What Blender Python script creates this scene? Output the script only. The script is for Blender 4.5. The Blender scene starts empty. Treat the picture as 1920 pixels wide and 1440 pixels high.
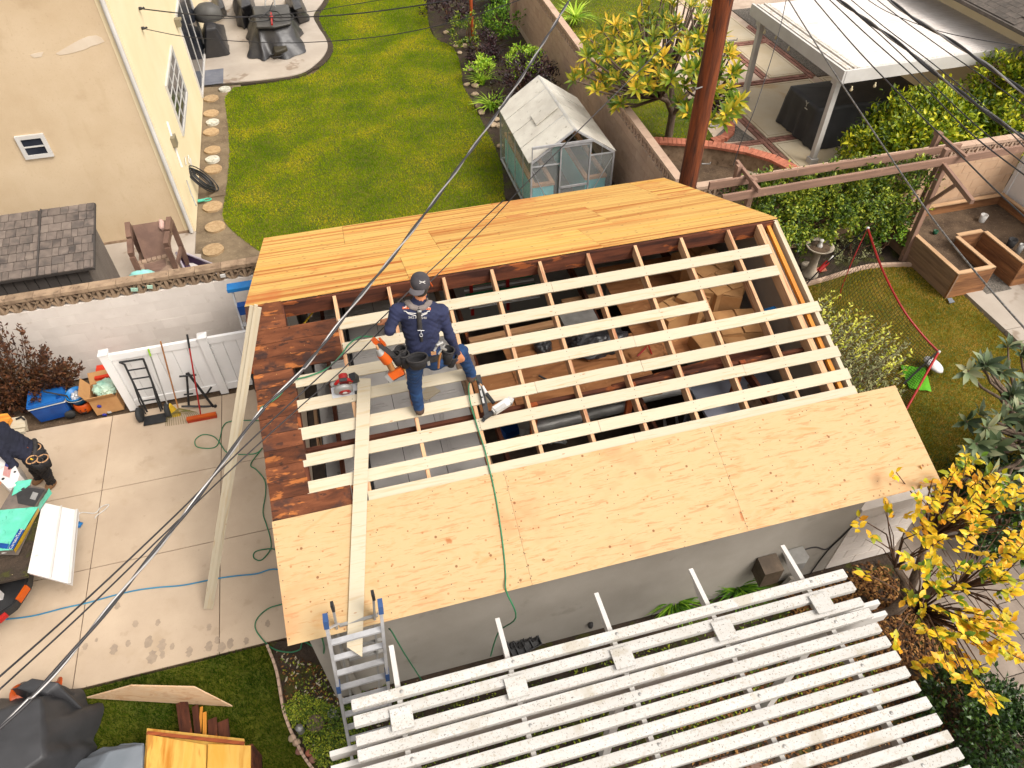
import bpy, bmesh, math, random
import numpy as np
from mathutils import Vector, Matrix, noise as mnoise
random.seed(7); rng = np.random.default_rng(7)
scene = bpy.context.scene
COL = scene.collection
# ---------------------------------------------------------------- camera
FPX = 1353.284
CAM_LOC = (1.32973, -6.8666, 8.96014)
CAM_ROT = (0.7576895, 0.0032950, -0.2626023)
cd = bpy.data.cameras.new('camera'); cam = bpy.data.objects.new('camera', cd); COL.objects.link(cam)
cd.sensor_width = 36.0; cd.sensor_fit = 'HORIZONTAL'; cd.lens = FPX/1920*36.0
cd.clip_start = 0.05; cd.clip_end = 500
cam.location = CAM_LOC; cam.rotation_mode = 'XYZ'; cam.rotation_euler = CAM_ROT
scene.camera = cam
# ---------------------------------------------------------------- light: bright overcast, softly stronger from behind the camera
SUN_EL, SUN_AZ = 52.0, 135.0            # azimuth measured from +Y towards +X
w = bpy.data.worlds.new('World'); scene.world = w; w.use_nodes = True
nt = w.node_tree; nt.nodes.clear()
sky = nt.nodes.new('ShaderNodeTexSky'); sky.sky_type = 'NISHITA'; sky.sun_disc = False
sky.sun_elevation = math.radians(SUN_EL); sky.sun_rotation = math.radians(SUN_AZ)
sky.air_density = 1.0; sky.dust_density = 4.0; sky.ozone_density = 1.0
hs = nt.nodes.new('ShaderNodeHueSaturation'); hs.inputs['Saturation'].default_value = 0.10
tint = nt.nodes.new('ShaderNodeMix'); tint.data_type = 'RGBA'; tint.blend_type = 'MULTIPLY'; tint.inputs[0].default_value = 1.0
tint.inputs[7].default_value = (1.0, 0.955, 0.905, 1)
bg = nt.nodes.new('ShaderNodeBackground'); bg.inputs['Strength'].default_value = 0.15
ow = nt.nodes.new('ShaderNodeOutputWorld')
nt.links.new(sky.outputs[0], hs.inputs['Color']); nt.links.new(hs.outputs[0], tint.inputs[6])
nt.links.new(tint.outputs[2], bg.inputs['Color']); nt.links.new(bg.outputs[0], ow.inputs['Surface'])
sl = bpy.data.lights.new('sun', 'SUN'); sl.energy = 1.3; sl.angle = math.radians(26); sl.color = (1.0, 0.945, 0.87)
so = bpy.data.objects.new('sun', sl); COL.objects.link(so)
_a, _e = math.radians(SUN_AZ), math.radians(SUN_EL)
so.rotation_euler = Vector((-math.sin(_a)*math.cos(_e), -math.cos(_a)*math.cos(_e), -math.sin(_e))).to_track_quat('-Z', 'Y').to_euler()
vs = scene.view_settings; vs.view_transform = 'Standard'; vs.look = 'None'; vs.exposure = 0.98; vs.gamma = 1.0; vs.use_curve_mapping = False
# ---------------------------------------------------------------- helpers
RM = np.array(Matrix.Rotation(CAM_ROT[2], 3, 'Z') @ Matrix.Rotation(CAM_ROT[1], 3, 'Y') @ Matrix.Rotation(CAM_ROT[0], 3, 'X'))
CL = np.array(CAM_LOC)
def ray(u, v): return RM @ np.array([(u-960)/FPX, -(v-720)/FPX, -1.0])
def at(u, v, z=0.0):                    # where the line of sight through photo pixel (u, v) meets height z
    d = ray(u, v); s = (z-CL[2])/d[2]; return Vector(CL+s*d)
def aty(u, v, y):
    d = ray(u, v); s = (y-CL[1])/d[1]; return Vector(CL+s*d)
def atx(u, v, x):
    d = ray(u, v); s = (x-CL[0])/d[0]; return Vector(CL+s*d)
def V(*a): return Vector(a)
def curve(pts, n=8):
    pts = [Vector(p) for p in pts]; out = []
    for i in range(len(pts)-1):
        p0 = pts[max(i-1,0)]; p1 = pts[i]; p2 = pts[i+1]; p3 = pts[min(i+2, len(pts)-1)]
        for k in range(n):
            t = k/n; out.append(.5*((2*p1)+(p2-p0)*t+(2*p0-5*p1+4*p2-p3)*t*t+(3*p1-p0-3*p2+p3)*t*t*t))
    return out+[pts[-1]]
class MB:
    def __init__(s): s.v = []; s.f = []; s.sm = []
    def add(s, vs, fs, smooth=False):
        o = len(s.v); s.v += [tuple(p) for p in vs]; s.f += [tuple(i+o for i in f) for f in fs]; s.sm += [smooth]*len(fs); return s
    def box(s, c, d, M=None):
        x, y, z = [k/2 for k in d]; c = Vector(c)
        p = [Vector((a, b, e)) for a in (-x, x) for b in (-y, y) for e in (-z, z)]
        if M is not None: p = [M @ q for q in p]
        return s.add([q+c for q in p], [(0,1,3,2),(4,6,7,5),(0,4,5,1),(2,3,7,6),(0,2,6,4),(1,5,7,3)])
    def bb(s, x0, x1, y0, y1, z0, z1): return s.box(((x0+x1)/2, (y0+y1)/2, (z0+z1)/2), (x1-x0, y1-y0, z1-z0))
    def bar(s, p0, p1, wd, t, up=(0,0,1)):
        p0, p1 = Vector(p0), Vector(p1); L = (p1-p0).length
        return s.box((p0+p1)/2, (L, wd, t), frame(p0, p1-p0, up).to_3x3())
    def tube(s, pts, r, n=8, cap=True, smooth=True):
        pts = [Vector(p) for p in pts]; k = len(pts); rs = r if isinstance(r, (list, tuple)) else [r]*k
        t0 = (pts[1]-pts[0]).normalized(); a = t0.orthogonal().normalized(); vs = []
        for i, p in enumerate(pts):
            t = (pts[min(i+1, k-1)]-pts[max(i-1, 0)])
            t = t.normalized() if t.length > 1e-9 else t0
            a = (a-t*a.dot(t)); a = a.normalized() if a.length > 1e-6 else t.orthogonal().normalized(); b = t.cross(a)
            vs += [p+(a*math.cos(q)+b*math.sin(q))*rs[i] for q in [2*math.pi*j/n for j in range(n)]]
        fs = [(i*n+j, i*n+(j+1) % n, (i+1)*n+(j+1) % n, (i+1)*n+j) for i in range(k-1) for j in range(n)]
        s.add(vs, fs, smooth)
        if cap: s.add(vs[:n], [tuple(range(n))[::-1]]); s.add(vs[-n:], [tuple(range(n))])
        return s
    def lathe(s, c, prof, n=20, M=None, smooth=True, sx=1, sy=1):
        vs = []
        for r, z in prof:
            for j in range(n):
                p = Vector((r*sx*math.cos(2*math.pi*j/n), r*sy*math.sin(2*math.pi*j/n), z)); vs.append((M @ p if M is not None else p)+Vector(c))
        k = len(prof)
        fs = [(i*n+j, i*n+(j+1) % n, (i+1)*n+(j+1) % n, (i+1)*n+j) for i in range(k-1) for j in range(n)]
        s.add(vs, fs, smooth)
        if prof[0][0] > 1e-6: s.add(vs[:n], [tuple(range(n))[::-1]])
        if prof[-1][0] > 1e-6: s.add(vs[-n:], [tuple(range(n))])
        return s
    def prism(s, poly, z0, z1):
        ar = sum(poly[i][0]*poly[(i+1) % len(poly)][1]-poly[(i+1) % len(poly)][0]*poly[i][1] for i in range(len(poly)))
        if ar < 0: poly = poly[::-1]
        n = len(poly); vs = [(p[0], p[1], z0) for p in poly]+[(p[0], p[1], z1) for p in poly]
        return s.add(vs, [tuple(range(n))[::-1], tuple(range(n, 2*n))]+[(i, (i+1) % n, n+(i+1) % n, n+i) for i in range(n)])
    def extr(s, poly, d):               # extrude a 3D polygon by vector d
        n = len(poly); d = Vector(d); P = [Vector(p) for p in poly]
        nn = sum(((P[i]-P[0]).cross(P[i+1]-P[0]) for i in range(1, n-1)), Vector())
        if nn.dot(d) < 0: P = P[::-1]
        return s.add(P+[p+d for p in P], [tuple(range(n))[::-1], tuple(range(n, 2*n))]+[(i, (i+1) % n, n+(i+1) % n, n+i) for i in range(n)])
    def grid(s, fn, nu, nv, smooth=True, thick=0):
        vs = [fn(i/nu, j/nv) for j in range(nv+1) for i in range(nu+1)]
        fs = [(j*(nu+1)+i, j*(nu+1)+i+1, (j+1)*(nu+1)+i+1, (j+1)*(nu+1)+i) for j in range(nv) for i in range(nu)]
        return s.add(vs, fs, smooth)
def frame(p, ax, up=(0,0,1)):
    x = Vector(ax).normalized(); z = Vector(up); z = z-x*z.dot(x)
    z = z.normalized() if z.length > 1e-6 else x.orthogonal().normalized()
    y = z.cross(x); M = Matrix((x, y, z)).transposed().to_4x4(); M.translation = Vector(p); return M
W = {}                                  # world matrices (nothing depends on the depsgraph)
def meta(o, label=None, cat=None, group=None, kind=None):
    if label: o['label'] = label
    if cat: o['category'] = cat
    if group: o['group'] = group
    if kind: o['kind'] = kind
    return o
def link(name, data, M, parent=None):
    o = bpy.data.objects.new(name, data); COL.objects.link(o); W[o] = M.copy()
    if parent is not None: o.parent = parent; o.matrix_basis = W[parent].inverted() @ M
    else: o.matrix_basis = M
    return o
def thing(name, label, cat, loc=(0,0,0), group=None):
    return meta(link(name, None, Matrix.Translation(Vector(loc))), label, cat, group)
def mesh_np(name, v, f, mats, smooth=None, mi=None):
    """v (n,3); f list of tuples or an (m,k) array"""
    me = bpy.data.meshes.new(name); v = np.asarray(v, dtype=np.float32)
    if isinstance(f, np.ndarray): k = f.shape[1]; lt = np.full(len(f), k, np.int32); fl = f.ravel().astype(np.int32)
    else: lt = np.array([len(q) for q in f], np.int32); fl = np.array([i for q in f for i in q], np.int32)
    me.vertices.add(len(v)); me.vertices.foreach_set('co', v.ravel())
    me.loops.add(len(fl)); me.loops.foreach_set('vertex_index', fl)
    me.polygons.add(len(lt)); me.polygons.foreach_set('loop_start', np.concatenate(([0], np.cumsum(lt)[:-1])).astype(np.int32))
    if smooth is not None: me.polygons.foreach_set('use_smooth', np.broadcast_to(np.asarray(smooth, bool), len(lt)))
    for m in (mats if isinstance(mats, (list, tuple)) else [mats]): me.materials.append(m)
    if mi is not None: me.polygons.foreach_set('material_index', np.asarray(mi, np.int32))
    me.update(calc_edges=True); me.validate(); return me
def part(name, mb, m, parent=None, kind=None, origin='c', label=None):
    v = np.array(mb.v, dtype=np.float64); c = (v.min(0)+v.max(0))/2
    if origin == 'b': c[2] = v[:, 2].min()
    if origin == '0': c[:] = 0
    me = mesh_np(name, v-c, mb.f, m, mb.sm)
    return meta(link(name, me, Matrix.Translation(Vector(c)), parent), label, None, None, kind)
def solo(name, mb, m, label, cat, group=None, kind=None): return meta(part(name, mb, m, None, kind, 'b'), label, cat, group)
def struct(name, mb, m): return part(name, mb, m, None, 'structure', '0')
_bm = {}
def boxmesh(d, m, bev=0.0):
    k = (tuple(round(x, 4) for x in d), m.name, bev)
    if k not in _bm:
        b = MB().box((0,0,0), d)
        me = mesh_np('board', b.v, b.f, m, False)
        if bev:
            bm = bmesh.new(); bm.from_mesh(me); bmesh.ops.bevel(bm, geom=bm.edges[:], offset=bev, segments=1, affect='EDGES'); bm.to_mesh(me); bm.free()
        _bm[k] = me
    return _bm[k]
def board(name, p0, p1, wd, t, m, parent, up=(0,0,1), bev=0.0):     # local X runs along the board: the grain follows
    p0, p1 = Vector(p0), Vector(p1); L = (p1-p0).length
    return link(name, boxmesh((L, wd, t), m, bev), frame((p0+p1)/2, p1-p0, up), parent)
def placed(name, mb, m, M, parent=None, kind=None):                 # mesh given in local coordinates of M
    return meta(link(name, mesh_np(name, mb.v, mb.f, m, mb.sm), M, parent), None, None, None, kind)
def dup_tree(o, M, parent=None, label=None, children=None):
    c = o.copy(); COL.objects.link(c); W[c] = M.copy()
    if parent is not None: c.parent = parent; c.matrix_basis = W[parent].inverted() @ M
    else: c.parent = None; c.matrix_basis = M
    if label: c['label'] = label
    for ch in KIDS(o): dup_tree(ch, M @ W[o].inverted() @ W[ch], c)
    return c
def KIDS(o): return [k for k in list(W) if k.parent == o]
def lin(c):
    c = [x/255 for x in c]; return tuple(x/12.92 if x <= .04045 else ((x+.055)/1.055)**2.4 for x in c)+(1,)
# ---------------------------------------------------------------- materials
MATS = {}
def mat(name, c1, c2=None, c3=None, scale=3.0, st=(1,1,1), rough=.8, bump=.25, bs=40.0, bst=None, det=6, dist=0.0, lo=.35, hi=.65, metal=0.0, spec=.35, var=.06, spots=(), trans=0.0, alpha=1.0, space='Object', bd=.01, coat=0.0, sub=0):
    """two or three colour procedural surface; spots: (kind, scale, threshold, softness, colour, amount[, stretch])"""
    m = bpy.data.materials.new(name); m.use_nodes = True; n = m.node_tree.nodes; l = m.node_tree.links
    b = n['Principled BSDF']; b.inputs['Roughness'].default_value = rough; b.inputs['Metallic'].default_value = metal
    b.inputs['Specular IOR Level'].default_value = spec
    if trans: b.inputs['Transmission Weight'].default_value = trans
    if coat: b.inputs['Coat Weight'].default_value = coat
    if alpha < 1: b.inputs['Alpha'].default_value = alpha
    c2 = c2 or tuple(x*.8 for x in c1[:3]); four = lambda c: tuple(c[:3])+(1,)
    tc = n.new('ShaderNodeTexCoord'); oi = n.new('ShaderNodeObjectInfo')
    if space == 'World':
        g = n.new('ShaderNodeNewGeometry'); src = g.outputs['Position']
    else:
        ad = n.new('ShaderNodeVectorMath'); ad.operation = 'MULTIPLY_ADD'; l.new(oi.outputs['Random'], ad.inputs[0])
        ad.inputs[1].default_value = (37.0, 53.0, 29.0); l.new(tc.outputs['Object'], ad.inputs[2]); src = ad.outputs[0]
    def noise(sc, stv, detail=det, dd=0.0):
        mp = n.new('ShaderNodeMapping'); mp.inputs['Scale'].default_value = stv; l.new(src, mp.inputs[0])
        t = n.new('ShaderNodeTexNoise'); t.inputs['Scale'].default_value = sc; t.inputs['Detail'].default_value = detail
        t.inputs['Roughness'].default_value = .6; t.inputs['Distortion'].default_value = dd; l.new(mp.outputs[0], t.inputs['Vector']); return t
    t = noise(scale, st, det, dist); r = n.new('ShaderNodeValToRGB'); l.new(t.outputs['Fac'], r.inputs[0])
    e = r.color_ramp.elements; e[0].position = lo; e[0].color = four(c1); e[1].position = hi; e[1].color = four(c2)
    if c3: q = r.color_ramp.elements.new((lo+hi)/2); q.color = four(c3)
    col = r.outputs[0]
    for sp in spots:
        kind, sc, th, soft, cc, am = sp[:6]; stv = sp[6] if len(sp) > 6 else (1,1,1)
        if kind == 'n': q = noise(sc, stv, 4).outputs['Fac']
        else:
            mp = n.new('ShaderNodeMapping'); mp.inputs['Scale'].default_value = stv; l.new(src, mp.inputs[0])
            vo = n.new('ShaderNodeTexVoronoi'); vo.inputs['Scale'].default_value = sc; vo.voronoi_dimensions = '2D' if kind == 'k' else '3D'; l.new(mp.outputs[0], vo.inputs['Vector'])
            iv = n.new('ShaderNodeMath'); iv.operation = 'SUBTRACT'; iv.inputs[0].default_value = 1.0; l.new(vo.outputs['Distance'], iv.inputs[1]); q = iv.outputs[0]
        mr = n.new('ShaderNodeMapRange'); mr.interpolation_type = 'SMOOTHSTEP'; l.new(q, mr.inputs[0]); mr.inputs[1].default_value = th; mr.inputs[2].default_value = th+soft; mr.inputs[3].default_value = 0; mr.inputs[4].default_value = am
        mx = n.new('ShaderNodeMix'); mx.data_type = 'RGBA'; l.new(mr.outputs[0], mx.inputs[0]); l.new(col, mx.inputs[6]); mx.inputs[7].default_value = four(cc); col = mx.outputs[2]
    if var:
        hv = n.new('ShaderNodeHueSaturation'); mr = n.new('ShaderNodeMapRange'); l.new(oi.outputs['Random'], mr.inputs[0]); mr.inputs[3].default_value = 1-var; mr.inputs[4].default_value = 1+var
        l.new(mr.outputs[0], hv.inputs['Value']); l.new(col, hv.inputs['Color']); col = hv.outputs[0]
    l.new(col, b.inputs['Base Color'])
    if bump:
        t2 = noise(bs, bst or st, 5); bp = n.new('ShaderNodeBump'); bp.inputs['Strength'].default_value = bump; bp.inputs['Distance'].default_value = bd
        l.new(t2.outputs['Fac'], bp.inputs['Height']); l.new(bp.outputs[0], b.inputs['Normal'])
    MATS[name] = m; return m
def leafmat(name, cols, scale=1.2, tl=.25, rough=.5, spec=.35, hi=.7, lo=.3, nw=.42):
    """foliage: colour varies clump by clump and leaf by leaf, light passes through the blade"""
    m = bpy.data.materials.new(name); m.use_nodes = True; n = m.node_tree.nodes; l = m.node_tree.links
    b = n['Principled BSDF']; b.inputs['Roughness'].default_value = rough; b.inputs['Specular IOR Level'].default_value = spec
    g = n.new('ShaderNodeNewGeometry'); t = n.new('ShaderNodeTexNoise'); t.inputs['Scale'].default_value = scale; t.inputs['Detail'].default_value = 3; l.new(g.outputs['Position'], t.inputs['Vector'])
    t2 = n.new('ShaderNodeTexWhiteNoise'); t2.noise_dimensions = '1D'; oi = n.new('ShaderNodeObjectInfo')
    ad = n.new('ShaderNodeMath'); ad.operation = 'ADD'; l.new(g.outputs['Random Per Island'], ad.inputs[0]); l.new(oi.outputs['Random'], ad.inputs[1]); l.new(ad.outputs[0], t2.inputs['W'])
    mx = n.new('ShaderNodeMix'); mx.inputs[0].default_value = nw; l.new(t.outputs['Fac'], mx.inputs[2]); l.new(t2.outputs['Value'], mx.inputs[3])
    r = n.new('ShaderNodeValToRGB'); l.new(mx.outputs[0], r.inputs[0]); e = r.color_ramp.elements
    k = len(cols); e[0].position = lo; e[0].color = cols[0]; e[1].position = hi; e[1].color = cols[-1]
    for i in range(1, k-1): q = e.new(lo+(hi-lo)*i/(k-1)); q.color = cols[i]
    l.new(r.outputs[0], b.inputs['Base Color'])
    tr = n.new('ShaderNodeBsdfTranslucent'); l.new(r.outputs[0], tr.inputs['Color']); ms = n.new('ShaderNodeMixShader'); ms.inputs[0].default_value = tl
    l.new(b.outputs[0], ms.inputs[1]); l.new(tr.outputs[0], ms.inputs[2]); l.new(ms.outputs[0], n['Material Output'].inputs['Surface'])
    return m
# ---------------------------------------------------------------- material set
E = 1.42
def A(r, g, b, k=1.0): return tuple(min(.9, x/E*k) for x in lin((r, g, b))[:3])
m_dirt = mat('soil', A(122,100,78,0.850), A(82,64,48,0.850), scale=2.5, rough=.95, bump=.8, bs=25, bd=.03, spots=(('n', 22, .6, .1, A(165,140,110,0.850), .6), ('v', 16, .93, .03, A(215,195,160,0.850), .8)), space='World', var=0)
m_darksoil = mat('dark_soil', A(88,72,58,0.850), A(52,44,36,0.850), scale=3, rough=.95, bump=.9, bs=30, bd=.03, spots=(('n', 3, .52, .1, A(92,92,30,0.850), .7), ('v', 9, .94, .02, A(225,200,150,0.850), .9)), space='World', var=0)
m_path = mat('packed_earth', A(158,138,110,0.800), A(118,100,78,0.800), scale=2, rough=.95, bump=.5, bs=30, bd=.02, spots=(('n', 18, .58, .1, A(185,165,135,0.800), .5),), space='World', var=0)
m_conc = mat('driveway_concrete', A(212,190,164,1.048), A(190,168,144,1.048), scale=.9, rough=.85, bump=.15, bs=90, bd=.004, lo=.3, hi=.7, space='World', var=.02,
             spots=(('n', 1.3, .55, .16, A(182,158,128,1.048), .5), ('n', 3.5, .62, .08, A(172,150,124,1.048), .35), ('n', 60, .6, .1, A(178,156,132,1.048), .5), ('n', 9, .68, .06, A(150,130,110,1.048), .45), ('n', .7, .58, .12, A(226,206,180,1.048), .5)))
m_patio = mat('pale_concrete', A(226,212,196,0.720), A(208,194,178,0.720), scale=1.2, rough=.8, bump=.12, bs=80, bd=.004, space='World', var=.03, spots=(('n', .9, .60, .05, A(160,135,112,0.720), .7), ('n', 40, .62, .1, A(190,172,152,0.720), .5)))
m_tanpatio = mat('stained_concrete', A(226,212,186), A(214,194,160), scale=.8, rough=.8, bump=.12, bs=80, bd=.004, space='World', var=.03, spots=(('n', .7, .56, .12, A(196,160,112), .6),))
m_brick = mat('red_brick', A(172,122,106), A(140,100,86), scale=9, rough=.9, bump=.4, bs=60, var=.22)
m_capbrick = mat('salmon_brick', A(206,128,100), A(176,106,82), scale=9, rough=.9, bump=.4, bs=60, var=.2)
m_gravel = mat('grey_gravel', A(150,140,128), A(84,80,74), scale=30, rough=.95, bump=1.0, bs=45, bd=.03, space='World', var=0, spots=(('v', 26, .86, .04, A(205,196,182), .8),))
m_paver = mat('grey_paver', A(176,160,146,0.800), A(150,134,120,0.800), scale=4, rough=.9, bump=.3, bs=60, var=.12)
m_redpaver = mat('brown_paver', A(142,112,98), A(112,90,80), scale=4, rough=.9, bump=.3, bs=60, var=.2)
m_stone = mat('stepping_stone', A(206,176,134,0.950), A(176,146,108,0.950), scale=14, rough=.95, bump=.7, bs=60, bd=.008, var=.06, spots=(('v', 60, .7, .1, A(140,112,80,0.950), .6),))
m_wstone = mat('white_stone', A(226,222,206), A(196,192,176), scale=10, rough=.9, bump=.5, bs=40, var=.03, spots=(('n', 14, .6, .05, A(120,118,108), .8),))
WST = (.5, 7, 7)
m_newply = mat('new_plywood', A(249,208,150,0.632), A(240,186,122,0.632), c3=A(250,214,160,0.632), scale=1.6, st=(.8,3.0,1), dist=2.6, det=5, lo=.25, hi=.8, rough=.75, bump=.06, bs=30, bst=WST, spec=.2, var=.04,
    spots=(('n', 7, .57, .04, A(226,152,96,0.648), .45, (.6,5.5,1)), ('n', 1.1, .55, .16, A(244,166,112,0.648), .5), ('n', 16, .62, .05, A(222,152,98,0.648), .35, (.35,5,1)), ('k', 3.3, .960, .02, A(158,92,50,0.790), .75), ('k', 1.7, .968, .018, A(134,76,42,0.790), .8), ('v', 6.5, .90, .04, A(186,116,66,0.790), .6), ('n', 2.0, .68, .05, A(186,98,40,0.790), .7)))
m_oldply = mat('amber_plywood', A(242,188,92,0.900), A(200,116,44,0.900), c3=A(248,204,118,0.900), scale=1.1, st=(.14,9,1), det=5, lo=.34, hi=.62, rough=.75, bump=.15, bs=20, bst=WST, spec=.25, var=.07,
    spots=(('n', 2.2, .56, .07, A(222,128,58,0.920), .6, (.12,6,1)), ('n', 9, .60, .04, A(190,110,48,0.920), .5, (.10,5,1)), ('k', 5, .955, .02, A(84,46,24,1.000), .85, (.4,1.6,1)), ('k', 3, .96, .015, A(70,40,24,1.000), .8, (.6,1.2,1)), ('n', .8, .58, .1, A(216,120,64,0.920), .55)))
m_batten = mat('pale_pine', A(250,232,198,0.638), A(238,206,156,0.638), c3=A(252,237,208,0.638), scale=3.0, st=(.5,9,9), det=4, dist=.8, lo=.28, hi=.78, rough=.7, bump=.08, bs=25, bst=WST, spec=.2, var=.05, spots=(('v', 4.2, .94, .02, A(180,120,70,0.840), .75, (.6,2,2)), ('n', 9, .63, .05, A(224,184,130,0.706), .5, (.3,6,6))))
m_rafter = mat('fir_rafter', A(226,176,134,0.850), A(190,130,94,0.850), c3=A(232,188,144,0.850), scale=3.0, st=(.5,10,10), det=5, dist=.4, rough=.75, bump=.1, bs=25, bst=WST, spec=.25, var=.07, spots=(('v', 3, .955, .015, A(140,84,52,0.850), .8, (.6,2,2)),))
m_dark = mat('dark_old_wood', A(120,68,46,0.850), A(64,36,28,0.850), c3=A(100,56,38,0.850), scale=2.2, st=(.7,5,5), det=7, rough=.85, bump=.4, bs=25, bst=WST, spec=.25, var=.15, spots=(('n', 4, .58, .06, A(178,98,48,0.850), .7, (.6,1.6,1.6)),))
m_charred = mat('weathered_dark_boards', A(128,78,52,1.040), A(66,44,36,1.040), c3=A(104,62,42,1.040), scale=2.6, st=(.8,2.8,2.8), det=8, dist=.5, lo=.34, hi=.66, rough=.9, bump=.5, bs=22, bst=WST, spec=.12, var=.22,
    spots=(('n', 4.2, .58, .07, A(196,120,64,1.040), .7, (.7,2.2,1)), ('n', 9, .60, .05, A(50,40,38,1.040), .7, (.8,2,1)), ('n', 2.6, .57, .07, A(60,48,46,1.040), .7), ('v', 9, .95, .02, A(225,180,110,1.040), .6)))
m_orangewood = mat('amber_wood', A(232,160,60), A(200,120,40), scale=3, st=(.5,8,8), rough=.7, bump=.15, bs=25, bst=WST, var=.1)
m_redwood = mat('red_brown_post', A(170,86,38), A(128,58,26), scale=3, st=(.5,8,8), rough=.75, bump=.15, bs=25, bst=WST, var=.1)
m_stucco = mat('grey_stucco', A(196,188,176,0.800), A(180,172,160,0.800), scale=1.2, rough=.9, bump=.25, bs=70, bd=.006, space='World', var=.02, spots=(('n', 2.2, .58, .12, A(160,152,140,0.800), .5),))
m_white = mat('white_paint', A(246,242,236,0.807), A(232,227,220,0.807), scale=2, rough=.6, bump=.05, bs=40, var=.03, spec=.25)
m_vinyl = mat('white_vinyl', A(246,244,242,1.118), A(238,235,232,1.118), scale=1.5, rough=.45, bump=.02, bs=30, var=.02, spots=(('n', 2, .62, .1, A(220,212,204,1.118), .5),))
m_slat = mat('weathered_white_paint', A(246,243,238,0.722), A(234,229,221,0.722), scale=3, st=(1,3,3), rough=.75, bump=.3, bs=35, bd=.004, var=.05, spec=.2,
    spots=(('n', 40, .575, .06, A(188,176,156,0.840), .62), ('n', 62, .615, .04, A(100,92,80,0.840), .8), ('n', 3.0, .57, .10, A(196,186,166,0.840), .6), ('n', 1.2, .66, .06, A(140,132,112,0.840), .6)))
m_cmu = mat('cream_block_paint', A(234,224,214,1.067), A(222,211,201,1.067), scale=2.2, rough=.85, bump=.35, bs=60, bd=.006, var=.025, spots=(('n', 5, .62, .1, A(196,182,168,1.067), .5),))
m_mortar = mat('painted_mortar', A(228,217,206,1.067), A(217,206,195,1.067), scale=4, rough=.95, bump=.3, bs=60, var=0)
m_cap = mat('brown_block', A(178,152,124), A(138,114,92), scale=6, rough=.95, bump=.6, bs=50, bd=.008, var=.1, spots=(('n', 12, .6, .06, A(98,82,66), .6),))
m_tanblock = mat('tan_block', A(214,184,160), A(196,164,142), scale=2.2, rough=.9, bump=.35, bs=60, bd=.006, var=.05, spots=(('n', 4, .6, .1, A(176,146,126), .5),))
m_tanmortar = mat('tan_mortar', A(226,204,182), A(204,180,160), scale=4, rough=.95, bump=.2, var=0)
m_dkgrey = mat('charcoal', A(62,60,60), A(48,46,46), scale=6, rough=.7, bump=.1, var=.05)
m_black = mat('black_plastic', (.014,.014,.015), (.022,.022,.023), scale=6, rough=.45, bump=.06, var=.05)
m_rubber = mat('black_rubber', (.02,.02,.02), (.03,.03,.03), scale=8, rough=.8, bump=.2, var=.05)
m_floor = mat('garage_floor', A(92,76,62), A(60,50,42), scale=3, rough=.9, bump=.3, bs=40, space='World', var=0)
m_metal = mat('brushed_aluminium', A(226,226,228), A(196,196,198), scale=6, rough=.35, metal=.35, bump=.03, var=.04)
m_galv = mat('dull_metal', A(190,188,184), A(160,158,154), scale=5, rough=.5, metal=.4, bump=.05, var=.05)
m_door = mat('grey_door_paint', A(198,194,190), A(184,180,176), scale=2, rough=.6, bump=.05, var=.03)
m_card = mat('cardboard', A(222,170,112,0.900), A(198,146,94,0.900), scale=3, rough=.9, bump=.1, bs=40, var=.1)
m_grnhose = mat('green_hose', A(60,142,96), A(44,116,80), rough=.45, bump=0, var=0)
m_bluehose = mat('blue_hose', A(60,150,190), A(44,126,168), rough=.45, bump=0, var=0)
m_red = mat('red_plastic', A(206,40,36,0.800), A(180,30,28,0.800), rough=.4, bump=.02, var=0)
m_orange = mat('orange_plastic', A(236,106,22,0.800), A(214,86,14,0.800), rough=.45, bump=.02, var=.04)
m_blue = mat('blue_plastic', A(24,92,176,0.850), A(16,72,150,0.850), scale=4, rough=.4, bump=.03, var=.03)
m_ltblue = mat('sky_blue_plastic', A(38,140,214,0.850), A(30,120,196,0.850), rough=.4, bump=.02, var=0)
m_yellow = mat('yellow_plastic', A(238,196,50), A(214,170,40), rough=.5, bump=.02, var=0)
m_teal = mat('teal_plastic', A(64,196,160,0.850), A(110,224,196,0.850), scale=6, rough=.4, bump=.25, bs=14, bd=.02, var=0)
m_cable = mat('cable_black', (.018,.017,.018), (.03,.028,.03), rough=.5, bump=0, var=0)
m_cablegrey = mat('cable_grey', A(150,146,142), A(84,80,78), scale=60, rough=.45, bump=0, metal=.4, var=0)
# ---------------------------------------------------------------- ground
struct('ground', MB().add([(-60,-40,-.06),(90,-40,-.06),(90,80,-.06),(-60,80,-.06)], [(0,1,2,3)]), m_dirt)
struct('garden_path', MB().prism([(-2.0,3.75),(0.5,3.75),(0.5,7.4),(-.4,7.4),(-.9,15),(-2.0,15)], -.05, -.015), m_path)
def fill_lawn(name, poly, mlow):
    return struct(name, MB().prism([tuple(p[:2]) for p in poly], -.05, -.008), mlow)
m_turf = mat('turf', A(104,104,14), A(74,84,10), scale=1.2, rough=.95, bump=.6, bs=60, bd=.02, space='World', var=0)
lawn_left = [at(u, v) for u, v in [(440,163),(427,175),(422,190),(428,240),(430,290),(426,340),(418,400),(425,420),(445,440),(482,468)]]; lawn_left = curve(lawn_left, 5)+[V(.2,5.6,0),V(4.6,5.6,0)]+curve([at(u, v) for u, v in [(946,370),(940,310),(925,270),(905,230),(885,190),(868,160),(865,130),(850,90),(815,70),(803,40),(800,0)]], 5)+[V(5.6,24,0),V(3.0,24,0)]+curve([at(u, v) for u, v in [(614,8),(599,30),(606,55),(622,78),(624,98),(608,121),(575,142),(500,157)]], 5)
fill_lawn('lawn_back', lawn_left, m_turf)
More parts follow.
